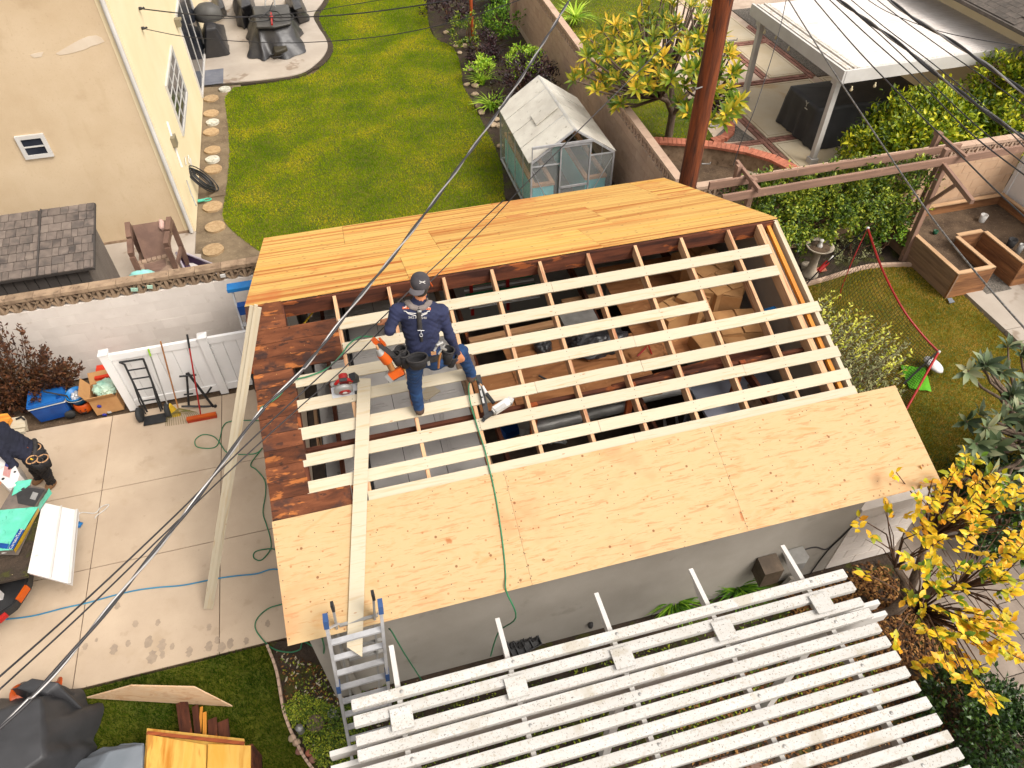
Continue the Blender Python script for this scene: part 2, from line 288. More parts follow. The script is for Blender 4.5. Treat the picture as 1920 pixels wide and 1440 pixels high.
lawn_right = [at(u, v) for u, v in [(1518,530),(1560,520),(1620,505),(1680,500),(1720,503),(1760,520),(1800,546)]]; lawn_right = curve(lawn_right, 4)+[at(1897,642)]+[V(12.5,-2.0,0),V(11.0,-2.3,0),V(7.6,-2.4,0),V(7.6,2.3,0)]
fill_lawn('lawn_right', lawn_right, m_turf)
lawn_front = [V(-2.95,-2.27,0)]+curve([V(-.66,-2.27,0)]+[at(u, v) for u, v in [(518,1260),(533,1340),(558,1400),(583,1440)]], 4)+[V(.2,-4.6,0),V(.9,-5.2,0),V(-2.95,-5.2,0)]
fill_lawn('lawn_front', lawn_front, m_turf)
lawn_nb = [V(7.75,8.0,0),V(10.6,8.0,0),V(11.0,11.0,0),V(11.6,14,0),V(13.5,17,0),V(14.0,26,0),V(8.0,26,0)]
fill_lawn('lawn_neighbour', lawn_nb, m_turf)
bed = [at(u, v) for u, v in [(507,1210),(520,1260),(535,1340),(560,1400),(585,1440)]]
struct('planting_bed', MB().prism([tuple(p[:2]) for p in bed]+[(.3,-4.6),(5.9,-4.75),(7.3,-6.0),(8.0,-6.0),(7.7,-3.2),(6.7,-3.17),(-.66,-2.25)], -.05, -.01), m_darksoil)
struct('flower_bed', MB().prism([tuple(p[:2]) for p in [at(u, v) for u, v in [(946,370),(940,310),(925,270),(905,230),(885,190),(868,160),(865,130),(850,90),(815,70),(803,40),(800,0)]]]+[(5.6,24),(8,24),(7.6,6),(5.4,6)], -.05, -.012), m_darksoil)
struct('side_yard_soil', MB().prism([(6.7,-2.4),(7.7,-2.4),(7.7,2.3),(9.9,2.5),(11.8,2.55),(12.6,1.7),(12.6,3.5),(6.7,3.5)], -.05, -.012), m_darksoil)
# driveway: separate concrete slabs with open joints
dw = meta(link('driveway', None, Matrix.Identity(4)), kind='structure')
xs = [-9.6,-7.8,-6.4,-4.75,-3.02,-1.29,.07]; ys = [-2.24,-.53,.82,2.36]
for i in range(len(xs)-1):
    for j in range(3):
        part('slab', MB().bb(xs[i]+.006, xs[i+1]-.006, ys[j]+.006, ys[j+1]-.006, -.1, 0.0), m_conc, dw)
part('joint_bed', MB().bb(xs[0], xs[-1], ys[0], ys[-1], -.1, -.012), m_dirt, dw)
pt = curve([at(u, v) for u, v in [(377,160),(420,157),(500,150),(565,138),(600,114),(614,92),(611,74),(597,52),(588,30),(603,8)]], 6)
struct('patio', MB().prism([tuple(p[:2]) for p in pt]+[(3.0,24),(-2.0,24),(-2.0,14.81)], -.05, .03), m_patio)
struct('patio_edging_soil', MB().prism([(p.x+.16*(p.y > 14.7)*(p.x > 1.2), p.y-.12) for p in pt]+[(3.2,24),(2.8,24)]+[tuple(p[:2]) for p in pt[::-1]], -.05, .004), m_darksoil)
# lawn edging kerb round the front planting bed
mb = MB()
kb = curve([V(-.69,-2.3,0)]+bed[1:]+[V(.0,-4.25,0),V(.35,-4.6,0)], 5)
for i in range(len(kb)-1): mb.bar(kb[i], kb[i+1]+(kb[i+1]-kb[i]).normalized()*.01, .032, .12)
solo('bed_edging', mb, m_tanblock, 'thin pale kerb curving between front lawn and planting bed by the ladder', 'edging')
mb = MB(); ke = curve([at(u, v) for u, v in [(1500,537),(1540,527),(1620,503),(1680,498),(1722,500),(1764,517),(1806,544)]], 5)
for i in range(len(ke)-1): mb.bar(ke[i], ke[i+1]+(ke[i+1]-ke[i]).normalized()*.012, .07, .12)
solo('lawn_edging', mb, m_tanblock, 'curved tan kerb along the far edge of the right lawn', 'edging')
# right hand concrete slab patio
sp = meta(link('slab_patio', None, Matrix.Identity(4)), kind='structure')
for x0, x1, y0, y1 in [(12.56,14.6,.25,1.47),(12.56,14.6,-1.1,.235),(14.615,17,-1.1,1.47),(12.56,14.6,-3,-1.115)]:
    part('slab', MB().bb(x0, x1, y0, y1, -.08, .03), m_patio, sp)
# ---------------------------------------------------------------- the garage with its open roof
T = .390935; KN = 1/math.sqrt(1+T*T); RZ = 3.6
NN = V(0,-T*KN,KN); NF = V(0,T*KN,KN)
def S(x, y, o=0.0): return V(x, y, RZ+T*y)+NN*o
def F(x, y, o=0.0): return V(x, y, RZ-T*y)+NF*o
gar = thing('garage', 'grey stucco garage with half its roof stripped to open rafters and new pale battens', 'garage', (3.37,0,0))
L_ = 6.748
# walls
part('wall', MB().bb(.10,6.72,-3.18,-3.04,0,2.27), m_stucco, gar)
part('wall', MB().bb(.10,6.72,2.90,3.04,0,2.30), m_stucco, gar)
part('wall', MB().extr([(6.58,-3.04,0),(6.58,2.90,0),(6.58,2.90,2.3),(6.58,0,3.4),(6.58,-3.04,2.27)], (.14,0,0)), m_stucco, gar)
mb = MB(); mb.bb(.10,.24,-3.04,-2.62,0,2.25); mb.bb(.10,.24,2.46,2.90,0,2.25); mb.extr([(.10,-3.04,2.25),(.10,2.90,2.25),(.10,2.9,2.3),(.10,0,3.38),(.10,-3.04,2.28)], (.14,0,0))
part('wall', mb, m_stucco, gar)
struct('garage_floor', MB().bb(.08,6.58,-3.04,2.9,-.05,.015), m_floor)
# near slope: new plywood course along the eave
for x0, x1 in [(0,2.427),(2.4295,4.8365),(4.839,7.245)]:
    board('plywood_sheet', S(x0,-2.9175,.0065), S(x1,-2.9175,.0065), 1.221, .013, m_newply, gar, NN)
# far slope: amber plywood in three courses with staggered ends
def F2(y): return y
for j, (y0, y1) in enumerate([(0.012,.985),(.99,2.12),(2.125,3.258)]):
    cuts = [[0,1.9,4.34,6.748],[0,2.44,4.88,6.748],[0,1.22,3.66,6.1,6.748]][j]
    for a, b in zip(cuts[:-1], cuts[1:]):
        board('plywood_sheet', F(a+.002,(y0+y1)/2,-.003), F(b-.002,(y0+y1)/2,-.003), (y1-y0)/KN, .012, m_oldply, gar, NF)
# old dark boards left on the near slope
rows = [(0.004,-.152,.40),(-.156,-.312,.43)]+[(-.316-.164*i,-.476-.164*i,1.0) for i in range(3)]+[(-.808-.168*i,-.972-.168*i,.40+.012*(i % 3)) for i in range(8)]+[(-2.152,-2.345,.83)]
for y0, y1, xe in rows:
    board('old_board', S(.0+random.uniform(0,.012),(y0+y1)/2,-.009+random.uniform(-.003,.003)), S(xe+random.uniform(-.02,.02),(y0+y1)/2,-.009), (y0-y1)/KN, .019, m_charred, gar, NN)
board('old_board', S(.83,-2.25,-.012), S(.97,-2.25,-.012), .19, .015, m_charred, gar, NN)
# battens: pale 1x6 boards with open gaps
bt = [(-.395,[(1.0,3.55),(3.553,6.47)]),(-.685,[(1.0,6.45)]),(-.965,[(.385,2.1),(2.103,5.37)]),(-1.235,[(.385,4.32),(4.323,6.77)]),(-1.535,[(.385,3.02),(3.023,4.31),(4.314,6.77)]),(-1.815,[(.385,2.3),(2.303,5.5),(5.503,6.76)]),(-2.095,[(.385,3.6),(3.604,6.76)]),(-2.315,[(.985,3.95),(3.953,6.75)])]
for y, segs in bt:
    for a, b in segs: board('batten', S(a,y,-.0095), S(b,y+random.uniform(-.004,.004),-.0095), .137, .019, m_batten, gar, NN)
mb = MB()
for x in [.025,.4,1.005,1.64,2.30,2.42,2.44,2.895,3.50,4.125,4.75,4.83,4.85,5.375,6.03,6.5,6.72]:
    for k in range(9):
        p = S(x+random.uniform(-.008,.008), -2.40-k*.128+random.uniform(-.02,.02), .0132); mb.lathe(p, [(.0055,0),(.0055,.0012),(0,.0015)], 6, NN.to_track_quat('Z','Y').to_matrix(), False)
for x in [1.005,1.64,2.30,2.895,3.50,4.125,4.75,5.375,6.03]:
    for y in (-.395,-.685,-.965,-1.235,-1.535,-1.815,-2.095):
        for o in (-.035,.035): mb.lathe(S(x+random.uniform(-.01,.01), y+o, .0005), [(.005,0),(.005,.001),(0,.0012)], 6, NN.to_track_quat('Z','Y').to_matrix(), False)
part('nail_heads', mb, m_dkgrey, gar, 'stuff')
# rafters
rx = [1.005,1.64,2.30,2.895,3.50,4.125,4.75,5.375,6.03]
for x in rx:
    board('rafter', S(x,-.03,-.09), S(x,-3.42,-.09), .040, .140, m_rafter, gar, NN)
    board('rafter', F(x,.03,-.09), F(x,3.2,-.09), .040, .140, m_dark, gar, NF)
board('rafter', S(.40,-.03,-.09), S(.40,-3.42,-.09), .045, .14, m_dark, gar, NN)
board('rafter', F(.40,.03,-.09), F(.40,3.2,-.09), .045, .14, m_dark, gar, NF)
board('barge_board', S(.025,-.01,-.09), S(.025,-3.42,-.09), .04, .16, m_dark, gar, NN)
board('barge_board', F(.025,.01,-.09), F(.025,3.24,-.09), .04, .16, m_dark, gar, NF)
board('rafter', S(6.475,-.03,-.10), S(6.475,-3.42,-.10), .075, .16, m_rafter, gar, NN)
board('lookout_board', S(6.62,-.02,-.085), S(6.62,-3.42,-.085), .05, .05, m_orangewood, gar, NN)
board('barge_board', S(6.715,-.01,-.10), S(6.715,-3.45,-.10), .055, .16, m_batten, gar, NN)
board('barge_board', F(6.71,.01,-.10), F(6.71,3.24,-.10), .055, .16, m_dark, gar, NF)
board('ridge_board', (.05,-.008,3.475), (6.70,-.008,3.475), .20, .036, m_dark, gar, (0,-1,0))
board('fascia_board', F(0,3.21,-.09), F(6.748,3.21,-.09), .04, .13, m_dark, gar, NF)
# collar ties, purlins, struts, plates
board('purlin', S(.2,-1.68,-.235), S(6.55,-1.68,-.235), .15, .05, m_dark, gar, (0,1,0))
board('purlin', F(.2,1.68,-.235), F(6.55,1.68,-.235), .15, .05, m_dark, gar, (0,1,0))
for x in (.72,2.60,4.44,5.98): board('ceiling_joist', (x,-3.04,2.20), (x,2.9,2.20), .045, .14, m_dark, gar)
for x, y in [(2.98,-1.62),(4.18,-1.62),(5.6,-1.62)]: board('strut', (x,y,2.1), (x,y,2.82), .075, .05, m_redwood, gar, (0,1,0))
for x in (1.7,3.56,5.4): board('strut', F(x,.12,-.2), V(x,1.5,2.27), .07, .04, m_dark, gar, (1,0,0))
board('tie_beam', at(1000,775,2.32), at(1150,736,2.32), .09, .04, m_orangewood, gar)
board('tie_beam', at(1150,730,2.36), at(1460,652,2.36), .14, .04, m_dark, gar)
board('tie_beam', at(1330,690,2.30), at(1450,664,2.30), .10, .04, m_orangewood, gar)
board('stud', at(872,790,1.9), at(957,1000,1.9), .07, .05, m_cap, gar)
for u0, v0, u1, v1 in [(607,735,622,800),(628,722,646,805),(600,815,615,890),(590,760,600,850)]:
    board('stud', at(u0,v0,1.9), at(u1,v1,1.9), .045, .05, m_rafter, gar)
# the sectional overhead door, raised under the roof
od = part('overhead_door', MB().bb(.5,2.36,-2.68,2.3,2.035,2.05), m_dkgrey, gar)
for i in range(4):
    x0 = .52+i*.462
    mb = MB().bb(x0, x0+.455, -2.66, 2.28, 2.052, 2.085)
    for k in range(5):
        y0 = -2.5+k*.95
        for (ox, h0, h1) in [(.07,2.085,2.093),(.11,2.093,2.101)]: mb.bb(x0+ox, x0+.455-ox, y0+ox, y0+.78-ox+.07, h0, h1)
    part('door_panel', mb, m_door, od)
board('door_stile', (2.40,-2.66,2.07), (2.40,2.28,2.07), .07, .06, m_cap, od)
board('door_track', (1.02,-2.72,2.15), (1.02,2.3,2.15), .04, .03, m_black, od)
# ---------------------------------------------------------------- white slatted pergola
per = thing('pergola', 'weathered white slatted pergola standing in front of the grey garage wall', 'pergola', (3.0,-5.5,0))
PZ = 2.45
for i in range(17):
    y = -4.24-.1433*i-.035
    zz = PZ-.034
    if i == 2:
        board('slat', (.55,y-.015,zz-.012), (5.44,y-.015,zz-.012), .088, .05, m_slat, per, bev=.004)
    else:
        o = random.uniform(-.008,.008)
        board('slat', (.55+o,y,zz), (5.44+o,y+random.uniform(-.004,.004),zz), .092, .068, m_slat, per, bev=.004)
for x in (.96,1.985,2.99,4.0,5.03):
    # rafter with a shaped tail
    pr = [(-7.2,2.27),(-4.05,2.27),(-3.98,2.29),(-3.92,2.33),(-3.84,2.34),(-3.80,2.35),(-3.80,2.38),(-7.2,2.38)]
    part('rafter', MB().extr([(x-.022,a,b) for a, b in pr], (.044,0,0)), m_white, per)
    part('plate', MB().bb(x-.095,x+.095,-4.60,-4.415,2.453,2.475), m_slat, per)
board('beam', (.30,-4.565,2.20), (5.70,-4.565,2.20), .045, .12, m_white, per)
board('beam', (.30,-4.685,2.20), (5.70,-4.685,2.20), .045, .12, m_white, per)
for x in (.96,2.99,5.03):
    board('post', (x,-4.625,0), (x,-4.625,2.19), .09, .09, m_white, per, (0,1,0))
    if x > 1: board('brace', (x-.55,-4.625,2.16), (x-.04,-4.625,1.62), .04, .09, m_white, per, (0,1,0))
mb = MB()
for x in (.96,1.985,2.99,4.0,5.03):
    for i in range(17):
        if (i*7+int(x*3)) % 3 == 0 or i < 2: mb.lathe((x+.03,-4.24-.1433*i-.035,PZ), [(0.0,.004),(.016,.004),(.018,0)], 8)
part('bolt_heads', mb, m_galv, per, 'stuff')
# wet prints on the driveway
m_wet = mat('damp_concrete', A(182,162,140), A(168,149,129), scale=14, rough=.7, bump=.1, var=.08)
random.seed(5)
for u, v, r in [(213,1218,.075),(278,1204,.085),(304,1210,.085),(285,1232,.09),(323,1212,.045),(305,1228,.05),(355,1222,.07),(392,1212,.07),(415,1214,.075),(407,1200,.05),(432,1206,.07),(160,1212,.05),(220,1136,.055),(254,1170,.055),(296,1167,.05),(392,1176,.05),(502,1169,.05),(240,1206,.05),(181,1200,.03),(462,1202,.05)]:
    p = at(u, v, 0); n = 16; mb = MB(); pr = [(p.x+r*(1+.25*math.sin(3*k+u)+random.uniform(-.18,.18))*math.cos(6.283*k/n)*.62, p.y+r*(1+random.uniform(-.15,.15))*math.sin(6.283*k/n)) for k in range(n)]
    part('damp_print', mb.prism(pr, .0005, .003), m_wet, dw)
# ---------------------------------------------------------------- house on the left
m_beige = mat('beige_stucco', A(232,208,174,0.948), A(220,194,158,0.948), scale=.9, rough=.92, bump=.4, bs=45, bd=.008, space='World', var=0, spots=(('n', 2.0, .56, .14, A(214,188,152,0.948), .35, (2.5,1,.5)), ('n', 26, .60, .08, A(208,182,148,0.948), .5), ('n', 80, .6, .1, A(206,180,148,0.948), .4), ('n', 1.1, .58, .14, A(196,168,132,0.948), .4),))
m_cream = mat('cream_stucco', A(250,232,194,1.120), A(244,224,182,1.120), scale=.9, rough=.92, bump=.3, bs=45, bd=.008, space='World', var=0)
m_glass = mat('dark_glass', (.012,.014,.022), (.03,.034,.045), scale=2, rough=.12, spec=.3, bump=0, var=0)
m_plaster = mat('pale_plaster', A(236,220,198), A(226,206,180), scale=3, rough=.9, bump=.2, var=0)
m_taupe = mat('taupe_trim', A(150,140,116), A(138,128,104), rough=.7, bump=.05, var=0)
hs_ = thing('house', 'tall beige and cream stucco house rising beside the back lawn', 'house', (-6,10,0))
part('wall', MB().bb(-16,-2.062,7.43,7.65,0,5.9), m_beige, hs_)
part('wall', MB().bb(-2.06,-1.86,7.432,26,0,5.9), m_cream, hs_)
part('wall', MB().bb(-16,-2.06,25.8,26,0,5.9), m_beige, hs_)
part('roof', MB().add([(-16.4,7.1,5.9),(-1.5,7.1,5.9),(-1.5,26.4,5.9),(-16.4,26.4,5.9),(-16.4,16.7,8.4),(-1.5,16.7,8.4)], [(0,1,5,4),(2,3,4,5),(1,2,5),(3,0,4),(0,3,2,1)]), m_dkgrey, hs_)
part('corner_pipe', MB().tube([(-1.93,7.37,.05),(-1.93,7.37,5.85)], .042, 12), m_white, hs_)
# small two pane window in the front wall
x0, x1, z0, z1 = -4.27,-3.78,2.07,2.52
mb = MB(); q = .07
for a, b, c, d in [(x0,x1,z0,z0+q),(x0,x1,z1-q,z1),(x0,x0+q,z0+q,z1-q),(x1-q,x1,z0+q,z1-q)]: mb.bb(a,b,7.385,7.43,c,d)
fr = part('window', mb, m_white, hs_)
part('mullion', MB().bb(x0+q,x1-q,7.395,7.43,(z0+z1)/2-.012,(z0+z1)/2+.012), m_white, fr)
for c, d in [(z0+q,(z0+z1)/2-.012),((z0+z1)/2+.012,z1-q)]: part('pane', MB().bb(x0+q,x1-q,7.41,7.429,c,d), m_glass, fr)
# pale plaster patch on the front wall
random.seed(3)
pc = [(105,100),(118,92),(135,82),(150,74),(165,68),(180,66),(190,70),(196,78),(184,83),(172,86),(160,92),(146,96),(128,101),(112,103)]
part('plaster_patch', MB().extr([tuple(V(aty(u,v,7.43).x,7.428,aty(u,v,7.43).z)) for u, v in pc], (0,-.004,0)), m_plaster, hs_)
part('plaster_patch', MB().extr([tuple(V(aty(u,v,7.43).x,7.428,aty(u,v,7.43).z)) for u, v in [(56,103),(66,99),(82,97),(78,106),(64,108)]], (0,-.004,0)), m_plaster, hs_)
# side wall windows
def side_window(y0, y1, z0, z1, cols, rows, nm='window'):
    X = -1.86; q = .06; mb = MB()
    for a, b, c, d in [(y0,y1,z0,z0+q),(y0,y1,z1-q,z1),(y0,y0+q,z0+q,z1-q),(y1-q,y1,z0+q,z1-q)]: mb.bb(X,X+.04,a,b,c,d)
    f = part(nm, mb, m_white, hs_)
    cw = (y1-y0-2*q)/cols; rh = (z1-z0-2*q)/rows
    for i in range(cols):
        for j in range(rows):
            part('pane', MB().bb(X+.002,X+.012,y0+q+i*cw+.012,y0+q+(i+1)*cw-.012,z0+q+j*rh+.012,z0+q+(j+1)*rh-.012), m_glass, f)
    g = MB()
    for i in range(1, cols): g.bb(X,X+.026,y0+q+i*cw-.014,y0+q+i*cw+.014,z0+q,z1-q)
    for j in range(1, rows): g.bb(X,X+.024,y0+q,y1-q,z0+q+j*rh-.012,z0+q+j*rh+.012)
    part('muntin', g, m_white, f)
side_window(9.52,11.72,1.13,2.26,3,4)
side_window(13.7,17.2,.12,2.25,3,1,'sliding_door')
side_window(19.5,21.5,1.1,2.2,2,2)
part('meter_conduit', MB().tube([atx(313,228,-1.84), atx(326,270,-1.84), atx(341,313,-1.84)], .022, 8), m_vinyl, hs_)
part('meter_box', MB().box(atx(326,264,-1.82), (.1,.22,.2)), m_taupe, hs_)
part('wall_lamp', MB().box(atx(333,42,-1.80), (.13,.16,.18)).box(atx(333,36,-1.80), (.17,.2,.03)), m_taupe, hs_)
for u, v in [(347,300),(357,303),(353,297)]:
    part('pipe_stub', MB().tube([atx(u,v-6,-1.83), atx(u+2,v+9,-1.83)], .012, 6), m_white, hs_)
struct('side_yard_slab', MB().prism([(-16,3.72),(-1.73,3.72),(-1.73,6.55),(-1.86,6.6),(-1.86,7.44),(-16,7.44)], -.05, .02), m_patio)
part('foundation_strip', MB().bb(-16,-1.9,7.41,7.43,.02,.07), m_cap, hs_)
# hose coiled on the wall, cord hooks
mb = MB(); c = at(379,336,.34)
for k in range(9):
    r0 = .20+.018*k+random.uniform(-.012,.012); off = random.uniform(-.05,.05)
    mb.tube([c+V(.30*math.sin(a)*r0/.27*.6+off, math.cos(a)*r0*.75+off, -math.sin(a)*r0*.9) for a in [2*math.pi*i/22 for i in range(23)]], .013, 6, False)
solo('garden_hose', mb, m_black, 'black garden hose coiled on a hook low on the cream wall', 'hose')
mb = MB().tube([atx(350,338,-1.79), atx(358,362,-1.77), atx(368,386,-1.70)], .014, 6); solo('hose_wand', mb, m_galv, 'slim grey watering wand leaning on the cream house wall', 'watering wand')
mb = MB().tube([at(371,377,.06), at(383,375,.06)], .035, 8).tube([at(383,375,.06)+V(.09*math.cos(a)+.06,.05*math.sin(a),0) for a in [2*math.pi*i/12 for i in range(13)]], .015, 6)
solo('garden_sprayer', mb, m_teal, 'small teal hose nozzle lying on the soil between stepping stones', 'hose nozzle')
# ---------------------------------------------------------------- round stepping stones
k = 0
ss = [(396,185,.20,0),(396,213,.20,0),(396,248,.20,0),(399,282,.20,0),(400,318,.21,0),(399,388,.22,0),(404,426,.22,0),(400,469,.22,0),(422,168,.16,1),(399,230,.165,1),(399,300,.17,1)]
names = ['farthest from the garage','second from the patio end','third large one from the patio end','beside the wall meter box','beside the coiled black hose','beside the teal hose nozzle','at the house corner','nearest the garage']
wn = ['by the patio corner','just past the cream wall window','nearest the coiled black hose']
for u, v, r, wht in ss:
    p = at(u, v, 0); mb = MB()
    n = 22; pr = [(r*.97+random.uniform(-.008,.008)) for _ in range(n)]
    tl = [(p.x+pr[i]*math.cos(2*math.pi*i/n), p.y+pr[i]*math.sin(2*math.pi*i/n)) for i in range(n)]
    mb.prism(tl, -.03, .028+.01*wht)
    if wht:
        rr = .62*r
        mb.tube([(p.x+rr*math.cos(a)*(1+.25*math.cos(5*a)), p.y+rr*math.sin(a)*(1+.25*math.cos(5*a)), .04) for a in [2*math.pi*i/40 for i in range(41)]], .010, 5, False)
        lab = 'small white patterned stepping stone '+wn[k-8]
    else: lab = 'round tan stepping stone, '+names[k]
    solo('stepping_stone', mb, m_wstone if wht else m_stone, lab, 'stepping stone', 'round stepping stones along the house path'); k += 1
q = at(410,353,0); solo('paver_slab', MB().bb(q.x-.2,q.x+.16,q.y-.35,q.y+.25,-.03,.02), m_path, 'square flat earth coloured paver between the hose and the lawn', 'paver')
q = at(396,145,.05); solo('door_mat', MB().bb(q.x-.42,q.x+.33,q.y-.45,q.y+.55,.031,.045), mat('grey_mat', A(132,134,142), A(112,114,124), scale=3, rough=.95, bump=.4), 'grey rubber mat on the patio corner by the sliding door', 'mat')
# ---------------------------------------------------------------- resin shed with a shingled roof
m_shed = mat('shed_siding', A(128,118,108), A(112,102,94), scale=2, rough=.8, bump=.1, var=.03)
m_shedd = mat('shed_front', A(84,78,74), A(72,66,62), scale=2, rough=.8, bump=.1, var=.03)
m_shing = mat('grey_shingle', A(124,112,102,1.100), A(92,84,78,1.100), c3=A(112,100,92,1.100), scale=5, rough=.9, bump=.5, bs=60, bd=.006, var=.16, spots=(('n', 2.2, .56, .1, A(58,54,54,1.100), .55),))
sh = thing('garden_shed', 'low grey plastic garden shed with dark shingled roof against the beige house', 'shed', (-4.6,5.0,0))
part('wall', MB().bb(-7.0,-3.06,4.35,5.55,.02,1.62), m_shedd, sh)
for i in range(9): part('siding_board', MB().bb(-3.06,-3.035,4.36+i*.133,4.36+i*.133+.122,.02,1.66), m_shed, sh)
for i in range(24): part('front_board', MB().bb(-7.0+i*.165,-7.0+i*.165+.152,4.325,4.35,.02,1.60), m_shedd, sh)
P00, P10, P01 = V(-7.1,4.22,1.62), V(-2.88,4.22,1.62), V(-7.1,5.62,2.0)
ex = V(1,0,0); ey = (P01-P00).normalized(); en = ex.cross(ey)
part('roof', MB().extr([P00-en*.05, P10-en*.05, P10+ey*1.45-en*.05, P00+ey*1.45-en*.05], en*.05), m_shedd, sh)
xx = -2.885
for p_ in range(5):
    for r in range(8):
        x = xx-.85
        while x < xx-.02:
            wd = min(random.choice([.10,.13,.16,.2]), xx-.005-x)
            if wd > .03:
                b = P00+ex*(x-P00.x+wd/2)+ey*(.09+r*.181)+en*.012
                board('shingle', b-ex*(wd/2-.004), b+ex*(wd/2-.004), .176, .016+random.choice([0,.006]), m_shing, sh, (en+ey*.05))
            x += wd
    part('roof_batten', MB().bar(P00+ex*(xx-.862-P00.x)+en*.02, P00+ex*(xx-.862-P00.x)+ey*1.45+en*.02, .02, .03, en), m_shedd, sh)
    xx -= .875
# ---------------------------------------------------------------- block walls with open work top courses
def block_wall(name, label, p0, p1, h, side, m, mmort, mcap, hb=.2, thick=.15, breeze=True, lim=240, jt=.008, rec=.012):
    """p0->p1 along the wall; side=+1/-1: face with separate blocks"""
    p0, p1 = V(*p0, 0), V(*p1, 0); ax = (p1-p0).normalized(); nn = V(ax.y,-ax.x,0)*side; L = (p1-p0).length
    t = thing(name, label, 'wall', (p0+p1)/2)
    hw = h-(.26 if breeze else .06)
    part('core', MB().bar(p0+V(0,0,hw/2), p1+V(0,0,hw/2), thick-.02, hw-.002), mmort, t)
    nrow = int(round(hw/hb)); rh = hw/nrow; cnt = 0
    for r in range(nrow-1, -1, -1):
        x = -.2*(r % 2)
        while x < L and cnt < lim:
            a, b = max(x, 0)+jt/2, min(x+.4, L)-jt/2
            if b-a > .04:
                q = p0+V(0,0,(r+.5)*rh)+nn*(thick/2-.018-.010+(.006 if jt > .005 else .0018))
                o = random.uniform(-.0012,.0012)
                board('block', q+ax*a+nn*o, q+ax*b+nn*o, .036, rh-jt, m, t); cnt += 1
            x += .4
    if breeze:
        bw = .20; n = int(L/bw); bw = L/n
        for i in range(n):
            q = p0+ax*(i*bw+bw/2)+V(0,0,hw+.10); mb = MB(); hh = .10
            for sx in (-1, 1): mb.bar((sx*(bw/2-.012),0,-hh), (sx*(bw/2-.012),0,hh), .024, thick-.02, (0,1,0))
            for a in (0, 1):
                for sx in (-1, 1):
                    pts = [(sx*(bw/2-.02-.078*math.sin(math.pi*k/6)), 0, -hh+2*hh*k/6) for k in range(7)] if a == 0 else [(-bw/2+.02+(bw-.04)*k/6, 0, sx*(hh-.005-.078*math.sin(math.pi*k/6))) for k in range(7)]
                    for k in range(6): mb.bar(pts[k], pts[k+1], .022, thick-.03-.01*a, (0,1,0))
            if i < 90: placed('breeze_block', mb, mcap, frame(q, ax), t)
            else: placed('breeze_block', mb, mcap, frame(q, ax), t)
        x = 0
        while x < L-.02:
            b = min(x+.4, L); board('cap_block', p0+ax*(x+.003)+V(0,0,h-.03), p0+ax*(b-.003)+V(0,0,h-.03), thick+.02, .06, mcap, t); x += .4
    else:
        x = 0
        while x < L-.02:
            b = min(x+.4, L); board('cap_block', p0+ax*(x+.003)+V(0,0,h-.03), p0+ax*(b-.003)+V(0,0,h-.03), thick+.02, .06, mcap, t); x += .4
    return t
block_wall('block_wall', 'cream painted block wall topped with brown openwork blocks behind the white vinyl fence', (-9.2,3.46), (.35,3.46), 1.82, 1, m_cmu, m_mortar, m_cap, jt=.0035)
block_wall('block_wall', 'long tan block wall with openwork top running behind the small greenhouse', (7.43,3.9), (7.93,20.2), 1.83, -1, m_tanblock, m_tanmortar, m_tanblock, lim=300)
block_wall('block_wall', 'beige block wall with lattice top behind the brown arbor and raised bed', (7.6,3.62), (14.95,3.62), 1.83, 1, mat('sand_block', A(226,190,156), A(212,174,140), scale=2.2, rough=.9, bump=.3, bs=60, bd=.006, var=.04), m_tanmortar, m_tanblock)
block_wall('block_wall', 'short pale block wall continuing from the grey garage corner', (6.74,-3.11), (7.78,-3.11), 1.45, 1, m_cmu, m_mortar, m_cmu, breeze=False)
# pillar on the tan wall
solo('wall_pillar', MB().bb(7.62,7.92,16.6,16.9,0,1.95).bb(7.59,7.95,16.57,16.93,1.95,2.02), m_tanblock, 'square tan block pillar standing in the long tan wall', 'pillar')
# ---------------------------------------------------------------- white vinyl fence beside the driveway
vf = thing('vinyl_fence', 'low white vinyl fence panel with square posts along the driveway edge', 'fence', (-1.6,2.44,0))
FH = 1.27
for x in (-2.69,-1.235,-.10):
    p = part('post', MB().bb(x-.063,x+.063,2.385,2.511,0,FH-.02), m_vinyl, vf)
    part('post_cap', MB().bb(x-.072,x+.072,2.376,2.52,FH-.02,FH+.01).add([(x-.072,2.376,FH+.01),(x+.072,2.376,FH+.01),(x+.072,2.52,FH+.01),(x-.072,2.52,FH+.01),(x,2.448,FH+.04)], [(0,1,4),(1,2,4),(2,3,4),(3,0,4)]), m_vinyl, p)
for xa, xb in [(-2.627,-1.298),(-1.172,-.163)]:
    for za, zb in [(.06,.2),(FH-.17,FH-.05)]: part('rail', MB().bb(xa,xb,2.42,2.476,za,zb), m_vinyl, vf)
    n = int((xb-xa)/.19); wq = (xb-xa)/n
    for i in range(n): part('fence_board', MB().bb(xa+i*wq+.003,xa+(i+1)*wq-.003,2.436,2.46,.2,FH-.17), m_vinyl, vf)
# white panel fence on the far right
wf = thing('panel_fence', 'tall smooth white panel fence beside the raised beds at the right edge', 'fence', (15.1,0,0))
for i in range(4): part('panel', MB().bb(14.97,15.03,3.5-1.8*(i+1)+.004,3.5-1.8*i-.004,.05,2.0), m_vinyl, wf)
for i in range(5): part('post', MB().bb(14.95,15.05,3.5-1.8*i-.06,3.5-1.8*i+.0,0,2.05) if i else MB().bb(14.95,15.05,3.44,3.53,0,2.05), m_vinyl, wf)
part('kickboard', MB().bb(14.94,14.97,-3.7,3.44,0,.09), m_cap, wf)
